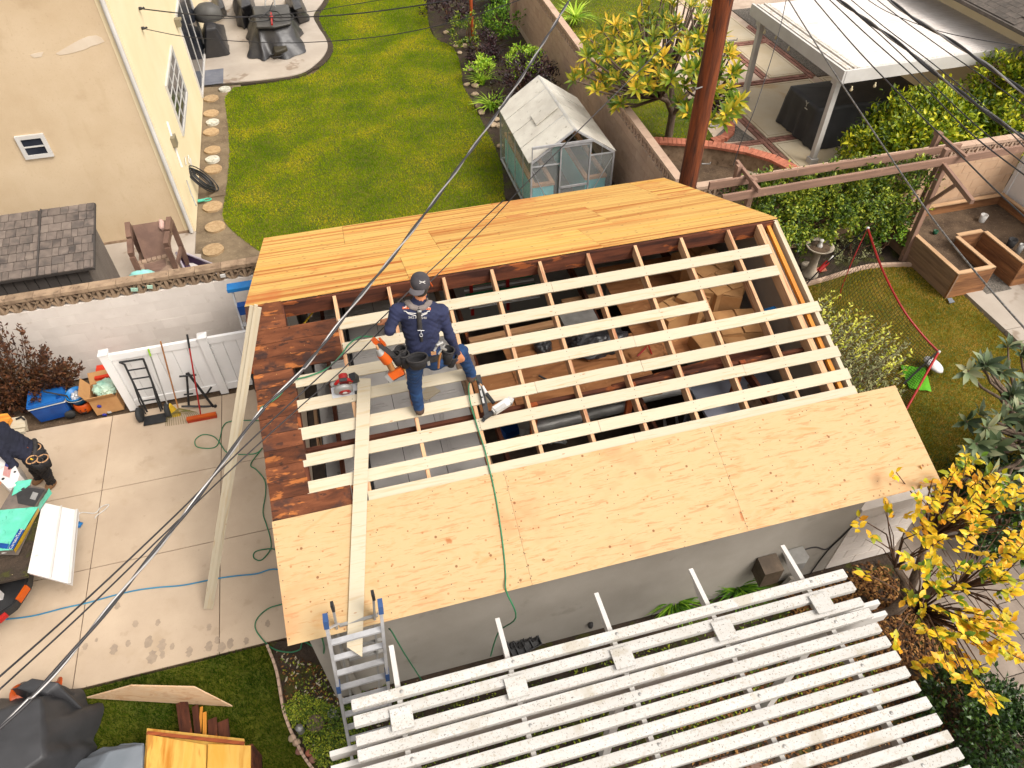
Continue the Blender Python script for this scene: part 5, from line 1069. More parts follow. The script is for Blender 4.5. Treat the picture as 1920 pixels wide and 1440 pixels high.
# ---------------------------------------------------------------- loose lumber on and against the roof
lb0 = V(-1.35,-1.58,0); lc = V(0,-.84,3.31); ldir = (lc-lb0).normalized()
def uv(p):
    q = RM.T @ (np.array(p)-CL); return 960+FPX*q[0]/-q[2], 720-FPX*q[1]/-q[2]
tt = 3.7
while uv(lb0+ldir*tt)[1] > 578 and tt < 6: tt += .02
lside = V(0,1,0).cross(ldir).normalized()
for i, (sx, sy, dl) in enumerate([(-.031,0,0),(.0,.022,-.02),(.031,.0,-.01),(0,-.018,.03)]):
    o = lside*sx+V(0,1,0)*sy+V(-.07,-.03,.05)
    b = board('leaning_board', lb0+o+ldir*(dl+.03), lb0+o+ldir*(tt+dl), .056 if i % 2 == 0 else .034, .030, m_batten, None, V(0,-1,.3))
    meta(b, ['left strip of the bundle of long pale boards leaning on the roof edge','back board of the pale bundle leaning from driveway to roof edge','right strip of the bundle of long pale boards leaning on the roof edge','front board of the pale bundle leaning from driveway to roof edge'][i], 'board', 'long boards leaning against the roof edge')
    if i in (0, 2):
        pass
pl0 = S(1.165,-1.05,.016); pl1 = V(.60,-3.72,2.235)
pk = [S(1.095,-1.07,.012), S(1.235,-1.10,.012)]
# plank lying straight down the slope over battens and plywood, cut at an angle at its lower end
o = NN*.022; a0, a1 = S(1.100,-1.07,.022), S(1.240,-1.10,.022); b0, b1 = S(.540,-3.62,.022), S(.665,-3.735,.022)
meta(part('loose_plank', MB().extr([a0, b0, b1, a1], NN*.019), m_batten, None), 'long pale plank lying loose down the roof slope, its lower end overhanging the ladder', 'plank')
# ---------------------------------------------------------------- aluminium ladder at the eave
m_ladblue = mat('slate_blue_cap', A(64,96,146), A(50,80,128), rough=.6, bump=.05, var=0)
ld = thing('ladder', 'folding aluminium ladder with blue end caps standing at the eave', 'ladder', (.5,-3.5,0)); LB = [V(.20,-3.95,0), V(.68,-3.95,0)]; LT = [aty(610,1160,-3.58), aty(713,1132,-3.58)]
for k in (0, 1):
    board('rail', LB[k], LT[k], .030, .075, m_metal, ld, (0,-1,.2)); d = (LT[k]-LB[k]).normalized(); part('end_cap', MB().bar(LT[k]-d*.10, LT[k]+d*.015, .045, .095, (0,-1,.2)), m_ladblue, ld)
    part('hinge', MB().bar(LB[k]+d*1.58, LB[k]+d*1.70, .042, .088, (0,-1,.2)), m_ladblue, ld)
    board('rear_rail', V(LB[k].x+(.09-.18*k),-3.50,.05), LT[k]+V(.06-.12*k,.16,-.12), .022, .05, m_galv, ld, (0,-1,.2))
    part('rear_tip', MB().bar(LT[k]+V(.06-.12*k,.155,-.16), LT[k]+V(.06-.12*k,.165,-.06), .028, .056, (0,-1,.2)), m_black, ld)
    part('spreader', MB().bar(LT[k]-d*.16, LT[k]+V(.06-.12*k,.14,-.42), .022, .016), m_metal, ld)
for i in range(9):
    t = .10+.095*i; a, b = LB[0].lerp(LT[0], t), LB[1].lerp(LT[1], t); part('rung', MB().bar(a+V(.01,0,0), b-V(.01,0,0), .055, .028), m_metal, ld)
    if i > 3: part('rear_rung', MB().bar(V(a.x+.09,-3.50+.0*i,.05).lerp(LT[0]+V(.06,.16,-.12), t), V(b.x-.09,-3.50,.05).lerp(LT[1]+V(-.06,.16,-.12), t), .03, .022), m_galv, ld)
# ---------------------------------------------------------------- hoses
def sl_uv(u, v, o=0.0):
    d = ray(u, v); n = np.array([0,-T,1.0]); s = (RZ+o/KN-n @ CL)/(n @ d); return Vector(CL+s*d)
G_ = [at(u, v, .012) for u, v in [(497,790),(470,788),(432,790),(418,800),(410,830),(398,840),(370,838),(366,825),(380,815),(400,818),(412,830),(425,848),(450,852),(480,850),(492,840),(470,870),(480,880),(496,900),(498,925),(493,960),(500,985),(507,1010),(507,1030),(490,1050),(476,1046),(478,1035),(495,1030),(515,1030),(530,1045)]]
solo('air_hose', MB().tube(curve(G_, 5), .0085, 6, False), m_grnhose, 'green air hose looping over the driveway beside the garage', 'hose')
solo('air_hose', MB().tube(curve([at(532,1132,.012), at(505,1140,.012), at(486,1155,.012), at(478,1172,.012), at(485,1190,.012), at(510,1215,.012), at(540,1223,.012), at(562,1218,.012), at(575,1205,.012), V(.25,-2.9,.02)], 5), .0085, 6, False), m_grnhose, 'green air hose curving past the lower corner of the driveway', 'hose')
H3 = [sl_uv(488,765,.03), sl_uv(520,745,.03), sl_uv(548,715,.03), sl_uv(580,705,.03), sl_uv(615,690,.04), sl_uv(640,665,.05), sl_uv(655,645,.08), sl_uv(675,632,.12), sl_uv(700,632,.22), aty(705,640,-1.32)]
solo('air_hose', MB().tube(curve(H3, 5), .0085, 6, False), m_grnhose, 'green air hose crossing the dark boards to the orange nailer', 'hose')
H4 = [sl_uv(893,712,.05), sl_uv(884,712,.05), sl_uv(879,725,.04), sl_uv(882,755,.03), sl_uv(895,800,.02), sl_uv(908,840,.02), sl_uv(918,880,.02), sl_uv(928,925,.02), sl_uv(938,985,.02), sl_uv(945,1040,.02), sl_uv(948,1080,.02), sl_uv(949,1108,.02), V(2.22,-3.62,1.9), at(935,1185,1.2), at(920,1230,.5)]
solo('air_hose', MB().tube(curve(H4, 5), .0085, 6, False), m_grnhose, 'green air hose running down the new plywood to the silver nailer', 'hose')
H5 = [V(.95,-3.5,2.1), at(735,1185,1.6), at(755,1220,1.1), at(778,1256,.6), at(800,1290,.1)]
solo('air_hose', MB().tube(curve(H5, 5), .0085, 6, False), m_grnhose, 'green air hose hanging down the grey wall right of the ladder', 'hose')
H6 = [V(.30,-3.42,2.1), at(608,1215,1.5), at(606,1235,1.0), at(615,1245,.6), at(632,1250,.3), at(620,1262,.1), at(630,1270,.03), at(642,1270,.03)]
solo('air_hose', MB().tube(curve(H6, 5), .0085, 6, False), m_grnhose, 'green air hose hanging down left of the ladder into the bed', 'hose')
H7 = [at(u, v, .012) for u, v in [(-60,1166),(0,1162),(60,1155),(120,1140),(165,1130),(215,1116),(260,1106),(300,1101),(345,1097),(400,1086),(440,1080),(480,1076),(525,1068)]]+[V(.1,-1.7,.03)]
solo('blue_hose', MB().tube(curve(H7, 5), .010, 6, False), m_bluehose, 'long pale blue hose lying across the driveway', 'hose')
# ---------------------------------------------------------------- tools leaning on the vinyl fence
ht = thing('hand_truck', 'black hand truck with two rubber wheels leaning on the white vinyl fence', 'hand truck', (-2.35,2.2,0))
q0, q1, t0, t1 = V(-2.46,2.18,.10), V(-2.24,2.16,.10), V(-2.46,2.36,1.10), V(-2.17,2.36,1.09)
q0 = V(-2.44,2.2,.1); q1 = V(-2.20,2.19,.1); t0 = V(-2.45,2.36,1.10); t1 = V(-2.16,2.36,1.09)
mb = MB().tube([q0, q0.lerp(t0,.95), t0+V(-.05,0,0)], .017, 8).tube([q1, q1.lerp(t1,.97), t1], .017, 8).tube([t0+V(-.06,0,0), t1], .017, 8)
for t in (.22,.45,.66,.83): mb.tube([q0.lerp(t0,t), q1.lerp(t1,t)], .013, 8)
for a, b in ((q0,t0),(q1,t1)): mb.tube([a+V(0,-.09,.05), a.lerp(b,.3)+V(0,-.10,0), a.lerp(b,.62)], .012, 8)
part('frame', mb, m_black, ht); part('toe_plate', MB().box((q0+q1)/2+V(0,-.13,-.07), (.36,.20,.012)), m_black, ht)
for k, p in enumerate((q0+V(-.10,-.06,.02), q1+V(.10,-.06,.02))):
    M_ = Matrix.Translation(p) @ Matrix.Rotation(math.pi/2,4,'Y'); w_ = placed('wheel', MB().lathe((0,0,0), [(.05,-.035),(.10,-.04),(.125,-.022),(.125,.022),(.10,.04),(.05,.035)], 20), m_rubber, M_, ht)
    placed('hub', MB().lathe((0,0,0), [(0,-.03),(.05,-.034),(.05,.034),(0,.03)], 12), m_galv, M_, w_)
def stick(name, label, cat, p0, p1, r, m, tip=None, tipm=None, tl=.12):
    t = thing(name, label, cat, p0); p0, p1 = Vector(p0), Vector(p1); part('handle', MB().tube([p0, p1], r, 8), m, t)
    if tip: part(tip, MB().tube([p1-(p1-p0).normalized()*tl, p1+(p1-p0).normalized()*.005], r*1.35, 8), tipm, t)
    return t
m_lgreen = mat('lime_plastic', A(160,214,50), rough=.5, bump=0); m_wooden = mat('tool_handle_wood', A(180,124,70), A(150,98,52), scale=4, st=(3,3,.4), rough=.6, bump=.05)
br = stick('angle_broom', 'yellow headed angle broom with grey handle and lime tip against the fence', 'broom', (-2.08,2.14,.17), aty(278,655,2.37), .011, m_galv, 'grip', m_lgreen)
part('brush', MB().extr([(-2.12,2.12,.22),(-2.04,2.12,.2),(-1.94,2.06,.0),(-2.06,2.06,.0)], (0,.07,0)), m_yellow, br)
rk2 = stick('leaf_rake', 'leaf rake with wooden handle and green head resting on the driveway by the fence', 'rake', (-1.94,2.12,.14), aty(301,640,2.37), .012, m_wooden)
mb = MB()
for i in range(17):
    a = -.75+1.5*i/16; mb.tube([(-1.93,2.11,.14), V(-1.93,2.11,.14)+V(.34*math.sin(a)+.03,-.10,-.07), V(-1.93,2.11,.14)+V(.42*math.sin(a)+.05,-.15-.10*math.cos(a),-.13)], .004, 4)
mb.bar((-2.08,2.05,.10), (-1.76,2.05,.10), .01, .012)
part('tines', mb, mat('rake_green', A(104,110,60), A(150,120,60), scale=4, rough=.6), rk2)
pb = stick('push_broom', 'push broom with red handle and wide orange red head on the driveway', 'broom', V(-1.60,1.93,.07), aty(351,628,2.37), .012, m_red, 'grip', m_black, .22)
p = at(380,786,0); part('brush_head', MB().bb(p.x-.23,p.x+.23,p.y-.03,p.y+.035,.055,.085), m_orange, pb); mb = MB()
for i in range(46):
    for k in range(4): x = p.x-.225+i*.01; mb.bar((x,p.y-.03+k*.02,.0), (x,p.y-.026+k*.018,.056), .007, .007, (1,0,0))
part('bristles', mb, mat('bristle_red', A(214,84,48), A(190,64,34), rough=.8), pb, 'stuff')
bk = thing('hitch_rack', 'black folding bicycle hitch rack leaning on the white fence', 'bike rack', (-1.6,2.2,0)); B3 = lambda u, v, y: aty(u, v, y); mb = MB()
for a, b, r in [((350,700,2.3),(354,760,2.22),.018),((352,699,2.3),(404,768,2.12),.022),((336,706,2.25),(368,703,2.3),.016),((345,740,2.2),(362,738,2.25),.014),((340,762,2.15),(404,762,2.15),.018),((388,738,2.1),(396,726,2.25),.016),((404,760,2.12),(404,778,2.1),.024)]:
    mb.tube([B3(*a), B3(*b)], r, 8)
part('frame', mb, m_black, bk)
# ---------------------------------------------------------------- things between the driveway and the block wall
m_coolid = mat('cooler_lid', A(40,112,190), A(32,96,172), scale=4, rough=.4, bump=.03, var=0)
cc = V(-3.90,2.66,0); RZc = Matrix.Translation(cc) @ Matrix.Rotation(.10,4,'Z'); co = thing('cooler', 'blue wheeled cooler with white trim line beside the russet bush', 'cooler', cc)
def tb(x0, x1, y0, y1, z0, z1, k=.9):   # tapered box
    mb = MB(); a = [(x0*k,y0*k,z0),(x1*k,y0*k,z0),(x1*k,y1*k,z0),(x0*k,y1*k,z0),(x0,y0,z1),(x1,y0,z1),(x1,y1,z1),(x0,y1,z1)]
    return mb.add(a, [(3,2,1,0),(4,5,6,7),(0,1,5,4),(1,2,6,5),(2,3,7,6),(3,0,4,7)])
def bev(o, w_=.02, seg=2):
    bm = bmesh.new(); bm.from_mesh(o.data); bmesh.ops.bevel(bm, geom=bm.edges[:], offset=w_, segments=seg, affect='EDGES'); bm.to_mesh(o.data); bm.free(); return o
bev(placed('body', tb(-.27,.27,-.20,.20,.03,.36,.88), m_blue, RZc, co), .02)
bev(placed('trim', MB().bb(-.275,.275,-.205,.205,.362,.378), m_white, RZc, co), .006, 1)
bev(placed('lid', MB().bb(-.28,.28,-.21,.21,.38,.44), m_coolid, RZc, co), .018)
mb = MB()
for x in (-.2,.2):
    for y in (-.13,.13): mb.lathe((x,y,.44), [(.045,.0),(.045,.004),(.030,.0045),(.0,.002)], 14)
placed('cup_holders', mb, m_blue, RZc, co)
for y in (-.17,.17):
    M_ = RZc @ Matrix.Translation((.22,y*1.08,.075)) @ Matrix.Rotation(math.pi/2,4,'X'); placed('wheel', MB().lathe((0,0,0), [(.0,-.025),(.075,-.028),(.08,0),(.075,.028),(0,.025)], 18), m_rubber, M_, co)
placed('handle', MB().tube([(.30,-.12,.16),(.31,-.12,.42),(.05,-.10,.60),(.05,.10,.60),(.31,.12,.42),(.30,.12,.16)], .013, 8), m_dkgrey, RZc, co)
pk_ = thing('pumpkin_bucket', 'orange jack-o-lantern bucket under a blue pail beside the cardboard box', 'bucket', (-3.45,2.62,0))
part('bucket', MB().lathe((-3.45,2.62,0), [(.08,0),(.135,.05),(.15,.12),(.135,.20),(.12,.215),(.11,.21),(.11,.1)], 24), m_orange, pk_); mb = MB()
def onb(a, z): r = .145+(.006 if .06 < z < .17 else 0); return V(-3.45+r*math.cos(a), 2.62+r*math.sin(a), z)
for a in (-1.75,-1.25): mb.extr([onb(a-.09,.125), onb(a+.09,.125), onb(a,.16)], (0,-.006,0))
mb.extr([onb(-1.85,.10), onb(-1.7,.07), onb(-1.5,.06), onb(-1.3,.07), onb(-1.15,.10), onb(-1.35,.09), onb(-1.5,.085), onb(-1.65,.09)], (0,-.006,0)); part('face', mb, m_black, pk_)
bp = thing('blue_pail', 'blue plastic pail holding empty cans, set on the orange bucket', 'bucket', (-3.47,2.64,.2)); RB = Matrix.Translation(V(-3.47,2.64,.20)) @ Matrix.Rotation(.18,4,'X')
placed('pail', MB().lathe((0,0,0), [(.0,.01),(.105,.0),(.135,.2),(.145,.205),(.145,.215),(.128,.215),(.10,.03),(0,.025)], 24), m_ltblue, RB, bp)
placed('bail', MB().tube([(.145*math.cos(a), .145*math.sin(a)*.5-.06, .16+.0*a) for a in [math.pi+math.pi*i/12 for i in range(13)]], .005, 6), m_white, RB, bp)
for i in range(7):
    a = i*.9; M_ = RB @ Matrix.Translation((.055*math.cos(a), .055*math.sin(a)-.015, .13)) @ Matrix.Rotation(1.2+.3*i,4,'X') @ Matrix.Rotation(i,4,'Z')
    o_ = placed('drink_can', MB().lathe((0,0,-.06), [(.025,0),(.032,.008),(.032,.108),(.026,.118),(0,.116)], 12), m_metal, M_); meta(o_, 'empty drink can lying in the blue pail', 'can', 'empty cans in the blue pail')
bxx = carton(V(-3.07,2.64,0), .42, .40, .34, .06, m_card, 'open cardboard box with purple printed marks holding a pale plastic bag by the fence post', None, True)
for i, (u, v, r) in enumerate([(186,762,.035),(196,778,.035)]):
    p = aty(u, v, 2.425); part('printed_mark', MB().lathe(p, [(0,0),(r,0),(r,.003),(0,.003)], 16, Matrix.Rotation(math.pi/2,3,'X')), mat('purple_print%d' % i, A(74,72,176), rough=.8, bump=0, var=0), bxx)
p = aty(205,773,2.42); part('shipping_label', MB().bb(p.x-.03,p.x+.03,2.418,2.422,p.z-.02,p.z+.02), m_white, bxx)
m_film = mat('pale_green_film', A(206,226,200), A(160,206,186), scale=5, rough=.3, bump=.4, bs=12, bd=.02, var=0, spec=.5)
blob('plastic_bag', (-3.02,2.66,.36), (.19,.18,.12), m_film, 'crumpled pale green plastic bag filling the open cardboard box', 'plastic bag', .4, 4, 5, 3)
solo('orange_tote', tb(-.22,.22,-.16,.16,0,.42,.85), mat('red_orange', A(232,66,32), A(214,52,24), rough=.5, bump=.02), 'red orange plastic tote half hidden behind the open cardboard box', 'tote').location = V(-2.98,3.02,.0)
# ---------------------------------------------------------------- step ladder and tool box left of the garage
sl_ = thing('step_ladder', 'slim aluminium step ladder with blue top leaning left of the garage roof', 'ladder', (-.5,2.6,0))
A0, A1, T0_, T1_ = V(-.62,2.2,0), V(-.22,2.2,0), V(-.62,2.74,1.85), V(-.25,2.74,1.85)
for a, b in ((A0,T0_),(A1,T1_)): board('rail', a, b, .03, .06, m_metal, sl_, (0,-1,.2))
for i in range(6): t = .12+.14*i; part('step', MB().bar(A0.lerp(T0_,t), A1.lerp(T1_,t), .08, .02), m_metal, sl_)
part('top_cap', MB().bb(-.68,-.18,2.66,2.82,1.84,1.90), m_ltblue, sl_); part('tray', MB().bb(-.6,-.22,2.56,2.68,1.45,1.62), m_blue, sl_)
tbx = thing('tool_box', 'grey tool box with an orange lid at the left foot of the garage', 'tool box', (-.55,2.0,0)); part('body', MB().box((-.5,2.16,.55), (.34,.22,.22)).box((-.5,2.16,.3), (.36,.26,.28)), m_dkgrey, tbx); part('lid', MB().box((-.5,2.16,.68), (.36,.24,.04)), m_orange, tbx); part('latch', MB().box((-.56,2.04,.60), (.05,.02,.05)), m_yellow, tbx)
# ---------------------------------------------------------------- pickup truck bed at the left edge
m_trw = mat('truck_white', A(244,240,236,0.920), A(236,230,226,0.920), scale=2, rough=.35, coat=.3, bump=.02, var=0, spots=(('n', 5, .64, .06, A(190,176,160,0.920), .5),))
tr = thing('pickup_truck', 'white pickup truck bed with its tailgate dropped open at the left edge', 'pickup truck', (-4.6,-.3,0))
part('bed_floor', MB().bb(-5.6,-3.38,-1.0,.12,.76,.80), m_darksoil, tr)
part('bed_side', MB().extr([at(-30,800,1.0),at(18,852,1.0),at(37,889,1.0),at(29,911,1.0),at(15,916,1.0),at(-30,872,1.0)], (0,0,-.4)), m_trw, tr)
part('tie_down', MB().lathe(at(12,846,1.0), [(.016,0),(.016,.006),(0,.006)], 10).lathe(at(28,885,1.0), [(.016,0),(.016,.006),(0,.006)], 10).lathe(at(6,898,1.0), [(.02,0),(.02,.006),(0,.006)], 10), m_black, tr)
part('bed_side', MB().bb(-5.6,-3.75,-1.10,-1.02,.55,.82), m_trw, tr)
tg = part('tailgate', MB().extr([V(-3.36,.10,.84),V(-3.36,-.98,.84),V(-2.92,-1.16,.66),V(-2.98,-.02,.68)], (.012,0,-.05)), m_trw, tr)
part('tailgate_crease', MB().bar((-3.15,.04,.765), (-3.12,-1.07,.755), .02, .012), m_white, tg); part('tailgate_rim', MB().bar((-2.975,-.02,.69), (-2.915,-1.16,.67), .03, .03), m_white, tg)
bmp = part('bumper', MB().prism([(-4.6,-1.42),(-3.9,-1.40),(-3.62,-1.20),(-3.50,-.92),(-3.52,-.66),(-3.86,-.66),(-3.95,-1.0),(-4.6,-1.1)], .40,.56), m_black, tr); bev(bmp, .02)
part('tail_light', MB().bar((-3.60,-1.13,.5), (-3.52,-.95,.5), .04, .10), m_orange, tr); part('tail_light', MB().bar((-3.78,-1.36,.5), (-3.70,-1.28,.5), .05, .06), m_red, tr)
part('license_plate', MB().box((-3.62,-.6,.9), (.14,.10,.01)), m_white, tr)
for x in (-5.2,): 
    M_ = Matrix.Translation(V(x,-1.02,.33)) @ Matrix.Rotation(math.pi/2,4,'X'); wl = placed('wheel', MB().lathe((0,0,0), [(.2,-.1),(.33,-.1),(.34,0),(.33,.1),(.2,.1)], 24), m_rubber, M_, tr); placed('rim', MB().lathe((0,0,0), [(0,-.06),(.2,-.08),(.2,.08),(0,.06)], 16), m_galv, M_, wl)
# flag sticker on the inner bed side
m_fb = mat('flag_blue', A(60,66,130), rough=.6, bump=0, var=0); m_fr = mat('flag_red', A(206,84,76), rough=.6, bump=0, var=0)
fa = at(12,863,1.0); fx = (at(24,867,1.0)-fa); fy = (at(7,886,1.0)-fa); mb = MB(); mr_ = MB(); up_ = V(0,0,.006)
fa = fa+up_
mr_w = MB().extr([fa, fa+fx*1.0, fa+fx+fy*1.25, fa+fy*1.25], (0,0,-.003)); fl = part('flag_sticker', mr_w, m_white, tr)
for i in range(7):
    a, b = i/13*2, (i*2+1)/13; x0 = .0
    lo_ = fa+fy*(.5 if i < 4 else 0)+fx*(i*2/13)+V(0,0,.0015); hi_ = fx/13; mr_.extr([lo_, lo_+hi_, lo_+hi_+fy*(.75 if i < 4 else 1.25), lo_+fy*(.75 if i < 4 else 1.25)], (0,0,.001))
part('flag_stripes', mr_, m_fr, fl); part('flag_canton', MB().extr([fa+V(0,0,.003), fa+fx*.54+V(0,0,.003), fa+fx*.54+fy*.5+V(0,0,.003), fa+fy*.5+V(0,0,.003)], (0,0,.001)), m_fb, fl)
# wrapped bundle of shingles on the tailgate
sbn = thing('shingle_bundle', 'torn mint green wrapped bundle of roof shingles lying in the truck bed', 'shingle bundle', (-3.55,-.1,.82))
m_mint = mat('mint_wrap', A(104,222,186,0.850), A(126,234,204,0.850), scale=5, rough=.35, bump=.5, bs=16, bd=.015, var=0, spots=(('n', 16, .61, .03, A(50,140,110,0.850), .5, (1,.4,1)),))
zb = .98
Q = lambda u, v, z=zb: at(u, v, z)
part('shingles', MB().extr([Q(30,905),Q(86,916),Q(60,955),Q(24,1030),Q(-30,1030),Q(-12,975)], (0,0,-.14)), m_shing, sbn)
def gridpatch(c4, nu, nv, amp, seed, thick=.0):
    a, b, c, d = [Vector(p) for p in c4]
    def fn(s, t):
        p = a.lerp(b, s).lerp(d.lerp(c, s), t); return p+V(0,0,amp*mnoise.noise(p*9+V(seed,0,0))+amp*.5*mnoise.noise(p*24+V(0,seed,0)))
    return MB().grid(fn, nu, nv)
part('wrapper', gridpatch([Q(-16,958,zb+.014),Q(72,950,zb+.014),Q(24,1031,zb+.014),Q(-50,1036,zb+.014)], 20, 16, .012, 1), m_mint, sbn)
part('wrapper_flap', gridpatch([Q(74,944,zb+.012),Q(92,915,zb),Q(98,925,zb-.10),Q(62,972,zb-.10)], 10, 10, .02, 2), m_mint, sbn)
part('wrapper_flap', gridpatch([Q(28,903,zb+.018),Q(60,899,zb+.018),Q(56,910,zb+.014),Q(22,930,zb+.014)], 10, 8, .012, 3), m_mint, sbn)
part('wrapper_side', gridpatch([Q(26,1031,zb+.012),Q(72,952,zb+.012),Q(74,958,zb-.10),Q(30,1038,zb-.10)], 14, 6, .004, 4), m_yellow, sbn)
e0, e1, e2, e3 = Q(25,1030,zb+.022),Q(46,994,zb+.022),Q(36,992,zb+.024),Q(14,1029,zb+.024)
lbn = part('brand_stripe', MB().extr([e0,e1,e2,e3], (0,0,.003)), m_blue, sbn)
part('print_panel', MB().extr([Q(-4,1027,zb+.026),Q(13,1029,zb+.026),Q(17,1020,zb+.026),Q(0,1018,zb+.026)], (0,0,.002)), m_blue, sbn)
part('torn_sheet', MB().extr([Q(40,912,zb+.006),Q(84,918,zb+.006),Q(64,950,zb+.006),Q(34,944,zb+.006),Q(30,922,zb+.006)], (0,0,.004)), m_dkgrey, sbn)
part('tear_window', MB().extr([Q(62,922,zb+.012),Q(72,925,zb+.012),Q(66,938,zb+.012),Q(56,935,zb+.012)], (0,0,.002)), m_galv, sbn)
def text_mesh(name, s, size, m, M, parent, ext=.0015):
    c = bpy.data.curves.new(name, 'FONT'); c.body = s; c.size = size; c.align_x = 'CENTER'; c.align_y = 'CENTER'; c.extrude = ext; c.resolution_u = 2
    o = bpy.data.objects.new(name, c); COL.objects.link(o); dg = bpy.context.evaluated_depsgraph_get(); me = bpy.data.meshes.new_from_object(o.evaluated_get(dg)); bpy.data.objects.remove(o)
    me.materials.clear(); me.materials.append(m); return link(name, me, M, parent)
ctr = (e0+e1+e2+e3)/4+V(0,0,.005); text_mesh('brand_lettering', 'CertainTeed', .058, m_white, frame(ctr, (e1-e0), (0,0,1)), sbn)
solo('lumber_stack', MB().extr([Q(-40,792,1.0),Q(44,780,1.0),Q(48,800,1.0),Q(-40,814,1.0)], (0,0,-.09)).extr([Q(-40,812,1.0),Q(46,803,1.0),Q(46,809,1.0),Q(-40,824,1.0)], (0,0,-.05)), m_batten, 'ends of pale boards stacked at the left edge over the soil', 'lumber')
solo('amber_block', MB().extr([Q(-40,780,1.08),Q(14,775,1.08),Q(20,782,1.08),Q(12,796,1.08),Q(-40,804,1.08)], (0,0,-.07)), m_orangewood, 'amber wood block lying on top of the pale boards at the left edge', 'wood block')
solo('clamp', MB().tube([Q(30,786,1.02), Q(40,782,1.03), Q(46,787,1.02)], .015, 6), m_black, 'small black clamp on the end of the pale boards', 'clamp')
solo('white_rope', MB().tube(curve([at(u,v,.015) for u, v in [(128,965),(140,958),(148,975),(138,985),(150,962),(178,962),(190,950),(204,946),(196,956),(182,966),(178,972)]], 5), .007, 6, False), m_white, 'loose white rope trailing from the tailgate onto the driveway', 'rope')
blob('film_scrap', at(142,985,.03), (.09,.05,.03), m_ltblue, 'scrap of bright blue plastic film beside the open tailgate', 'scrap', .5, 5, 3, 4)
# ---------------------------------------------------------------- covered grill, sheets and offcuts at the lower left
m_cov = mat('black_cover_cloth', (.028,.028,.030), (.040,.040,.043), scale=2, rough=.55, bump=.15, bs=30, var=0, spec=.4)
m_covg = mat('grey_cover_cloth', A(148,154,162,0.800), A(132,140,148,0.800), scale=2, rough=.6, bump=.15, bs=30, var=0)
gc = meta(part('covered_grill', drape([at(-40,1345,1.0),at(75,1308,1.0),at(80,1420,1.0),at(-40,1500,1.0)], [at(-60,1330,.1),at(75,1290,.1),at(150,1292,.1),at(195,1335,.1),at(170,1420,.1),at(120,1480,.1),at(-60,1560,.1)], 90, 9, .05, 11, .03, 4), m_cov, None, None, 'b'), 'large black cloth cover over a grill at the lower left corner', 'grill cover')
meta(part('covered_grill', drape([at(30,1290,.75),at(60,1272,.75),at(110,1280,.75),at(88,1300,.75)], [at(20,1292,.3),at(60,1276,.3),at(140,1296,.3),at(150,1330,.3),at(60,1330,.3)], 60, 6, .035, 7, .02, 9), m_cov, None, None, 'b'), 'smaller black covered hump behind the large grill cover', 'grill cover')
meta(part('grey_tarp', drape([at(205,1408,.55),at(268,1396,.55),at(268,1500,.55),at(150,1500,.55)], [at(110,1440,.05),at(195,1402,.2),at(270,1390,.45),at(276,1520,.05),at(60,1520,.05)], 70, 7, .02, 9, .01, 6), m_covg, None, None, 'b'), 'pale grey tarp beside the amber plywood at the lower left', 'tarp')
solo('traffic_cone', MB().lathe((0,0,0), [(.15,0),(.15,.02),(.10,.022),(.03,.38),(.018,.40),(0,.40)], 20, Matrix.Rotation(1.1,3,'Y')), m_orange, 'orange traffic cone lying behind the black grill cover', 'cone').location = at(76,1308,.16)
solo('traffic_cone', MB().lathe((0,0,0), [(.15,0),(.15,.02),(.10,.022),(.03,.38),(.018,.40),(0,.40)], 20, Matrix.Rotation(-.9,3,'Y')), m_orange, 'second orange cone, mostly hidden beside the black covered hump', 'cone').location = at(98,1306,.16)
# plywood sheet on edge, leaning and bowed
m_tanply = mat('sanded_plywood', A(236,192,146,0.850), A(216,166,118,0.850), c3=A(240,204,164,0.850), scale=2.0, st=(.8,4,4), dist=1.5, rough=.75, bump=.08, var=0)
pA, pB, pC, pD = at(165,1310,.06), at(248,1285,.42), at(366,1290,.42), at(438,1326,.05)
solo('plywood_sheet', MB().extr([at(163,1309,.10),at(247,1286,.44),at(365,1289,.44),at(436,1325,.08),at(340,1319,.05)], (0,.012,.012)), m_tanply, 'trapezoid of sanded plywood standing bowed on the front lawn', 'plywood')
ps = thing('plywood_stack', 'stack of amber plywood panels lying at the bottom left edge', 'plywood stack', (-1.4,-3.5,0))
C0 = [at(273,1363,.5),at(456,1383,.5),at(462,1500,.5),at(262,1500,.5)]
m_ambp = mat('amber_panel', A(244,180,70,0.850), A(214,140,40,0.850), c3=A(248,196,96,0.850), scale=1.4, st=(4,.5,1), dist=.5, rough=.6, bump=.08, var=.06, spots=(('n', 2, .6, .08, A(190,112,36,0.850), .6, (3,.6,1)),))
part('panel', MB().extr([p-V(0,0,.06) for p in C0], (0,0,.02)), m_ambp, ps); part('panel', MB().extr([at(278,1378,.52),at(388,1398,.52),at(384,1500,.52),at(272,1500,.52)], (0,0,.018)), m_ambp, ps)
part('panel', MB().extr([at(391,1396,.50),at(471,1399,.50),at(470,1500,.50),at(388,1500,.50)], (0,0,.018)), m_ambp, ps)
part('edge_strip', MB().bar(at(276,1374,.525), at(458,1394,.515), .035, .02), m_redwood, ps); part('bearer', MB().bb(-2.0,-.8,-4.6,-3.6,.0,.42), m_dark, ps)
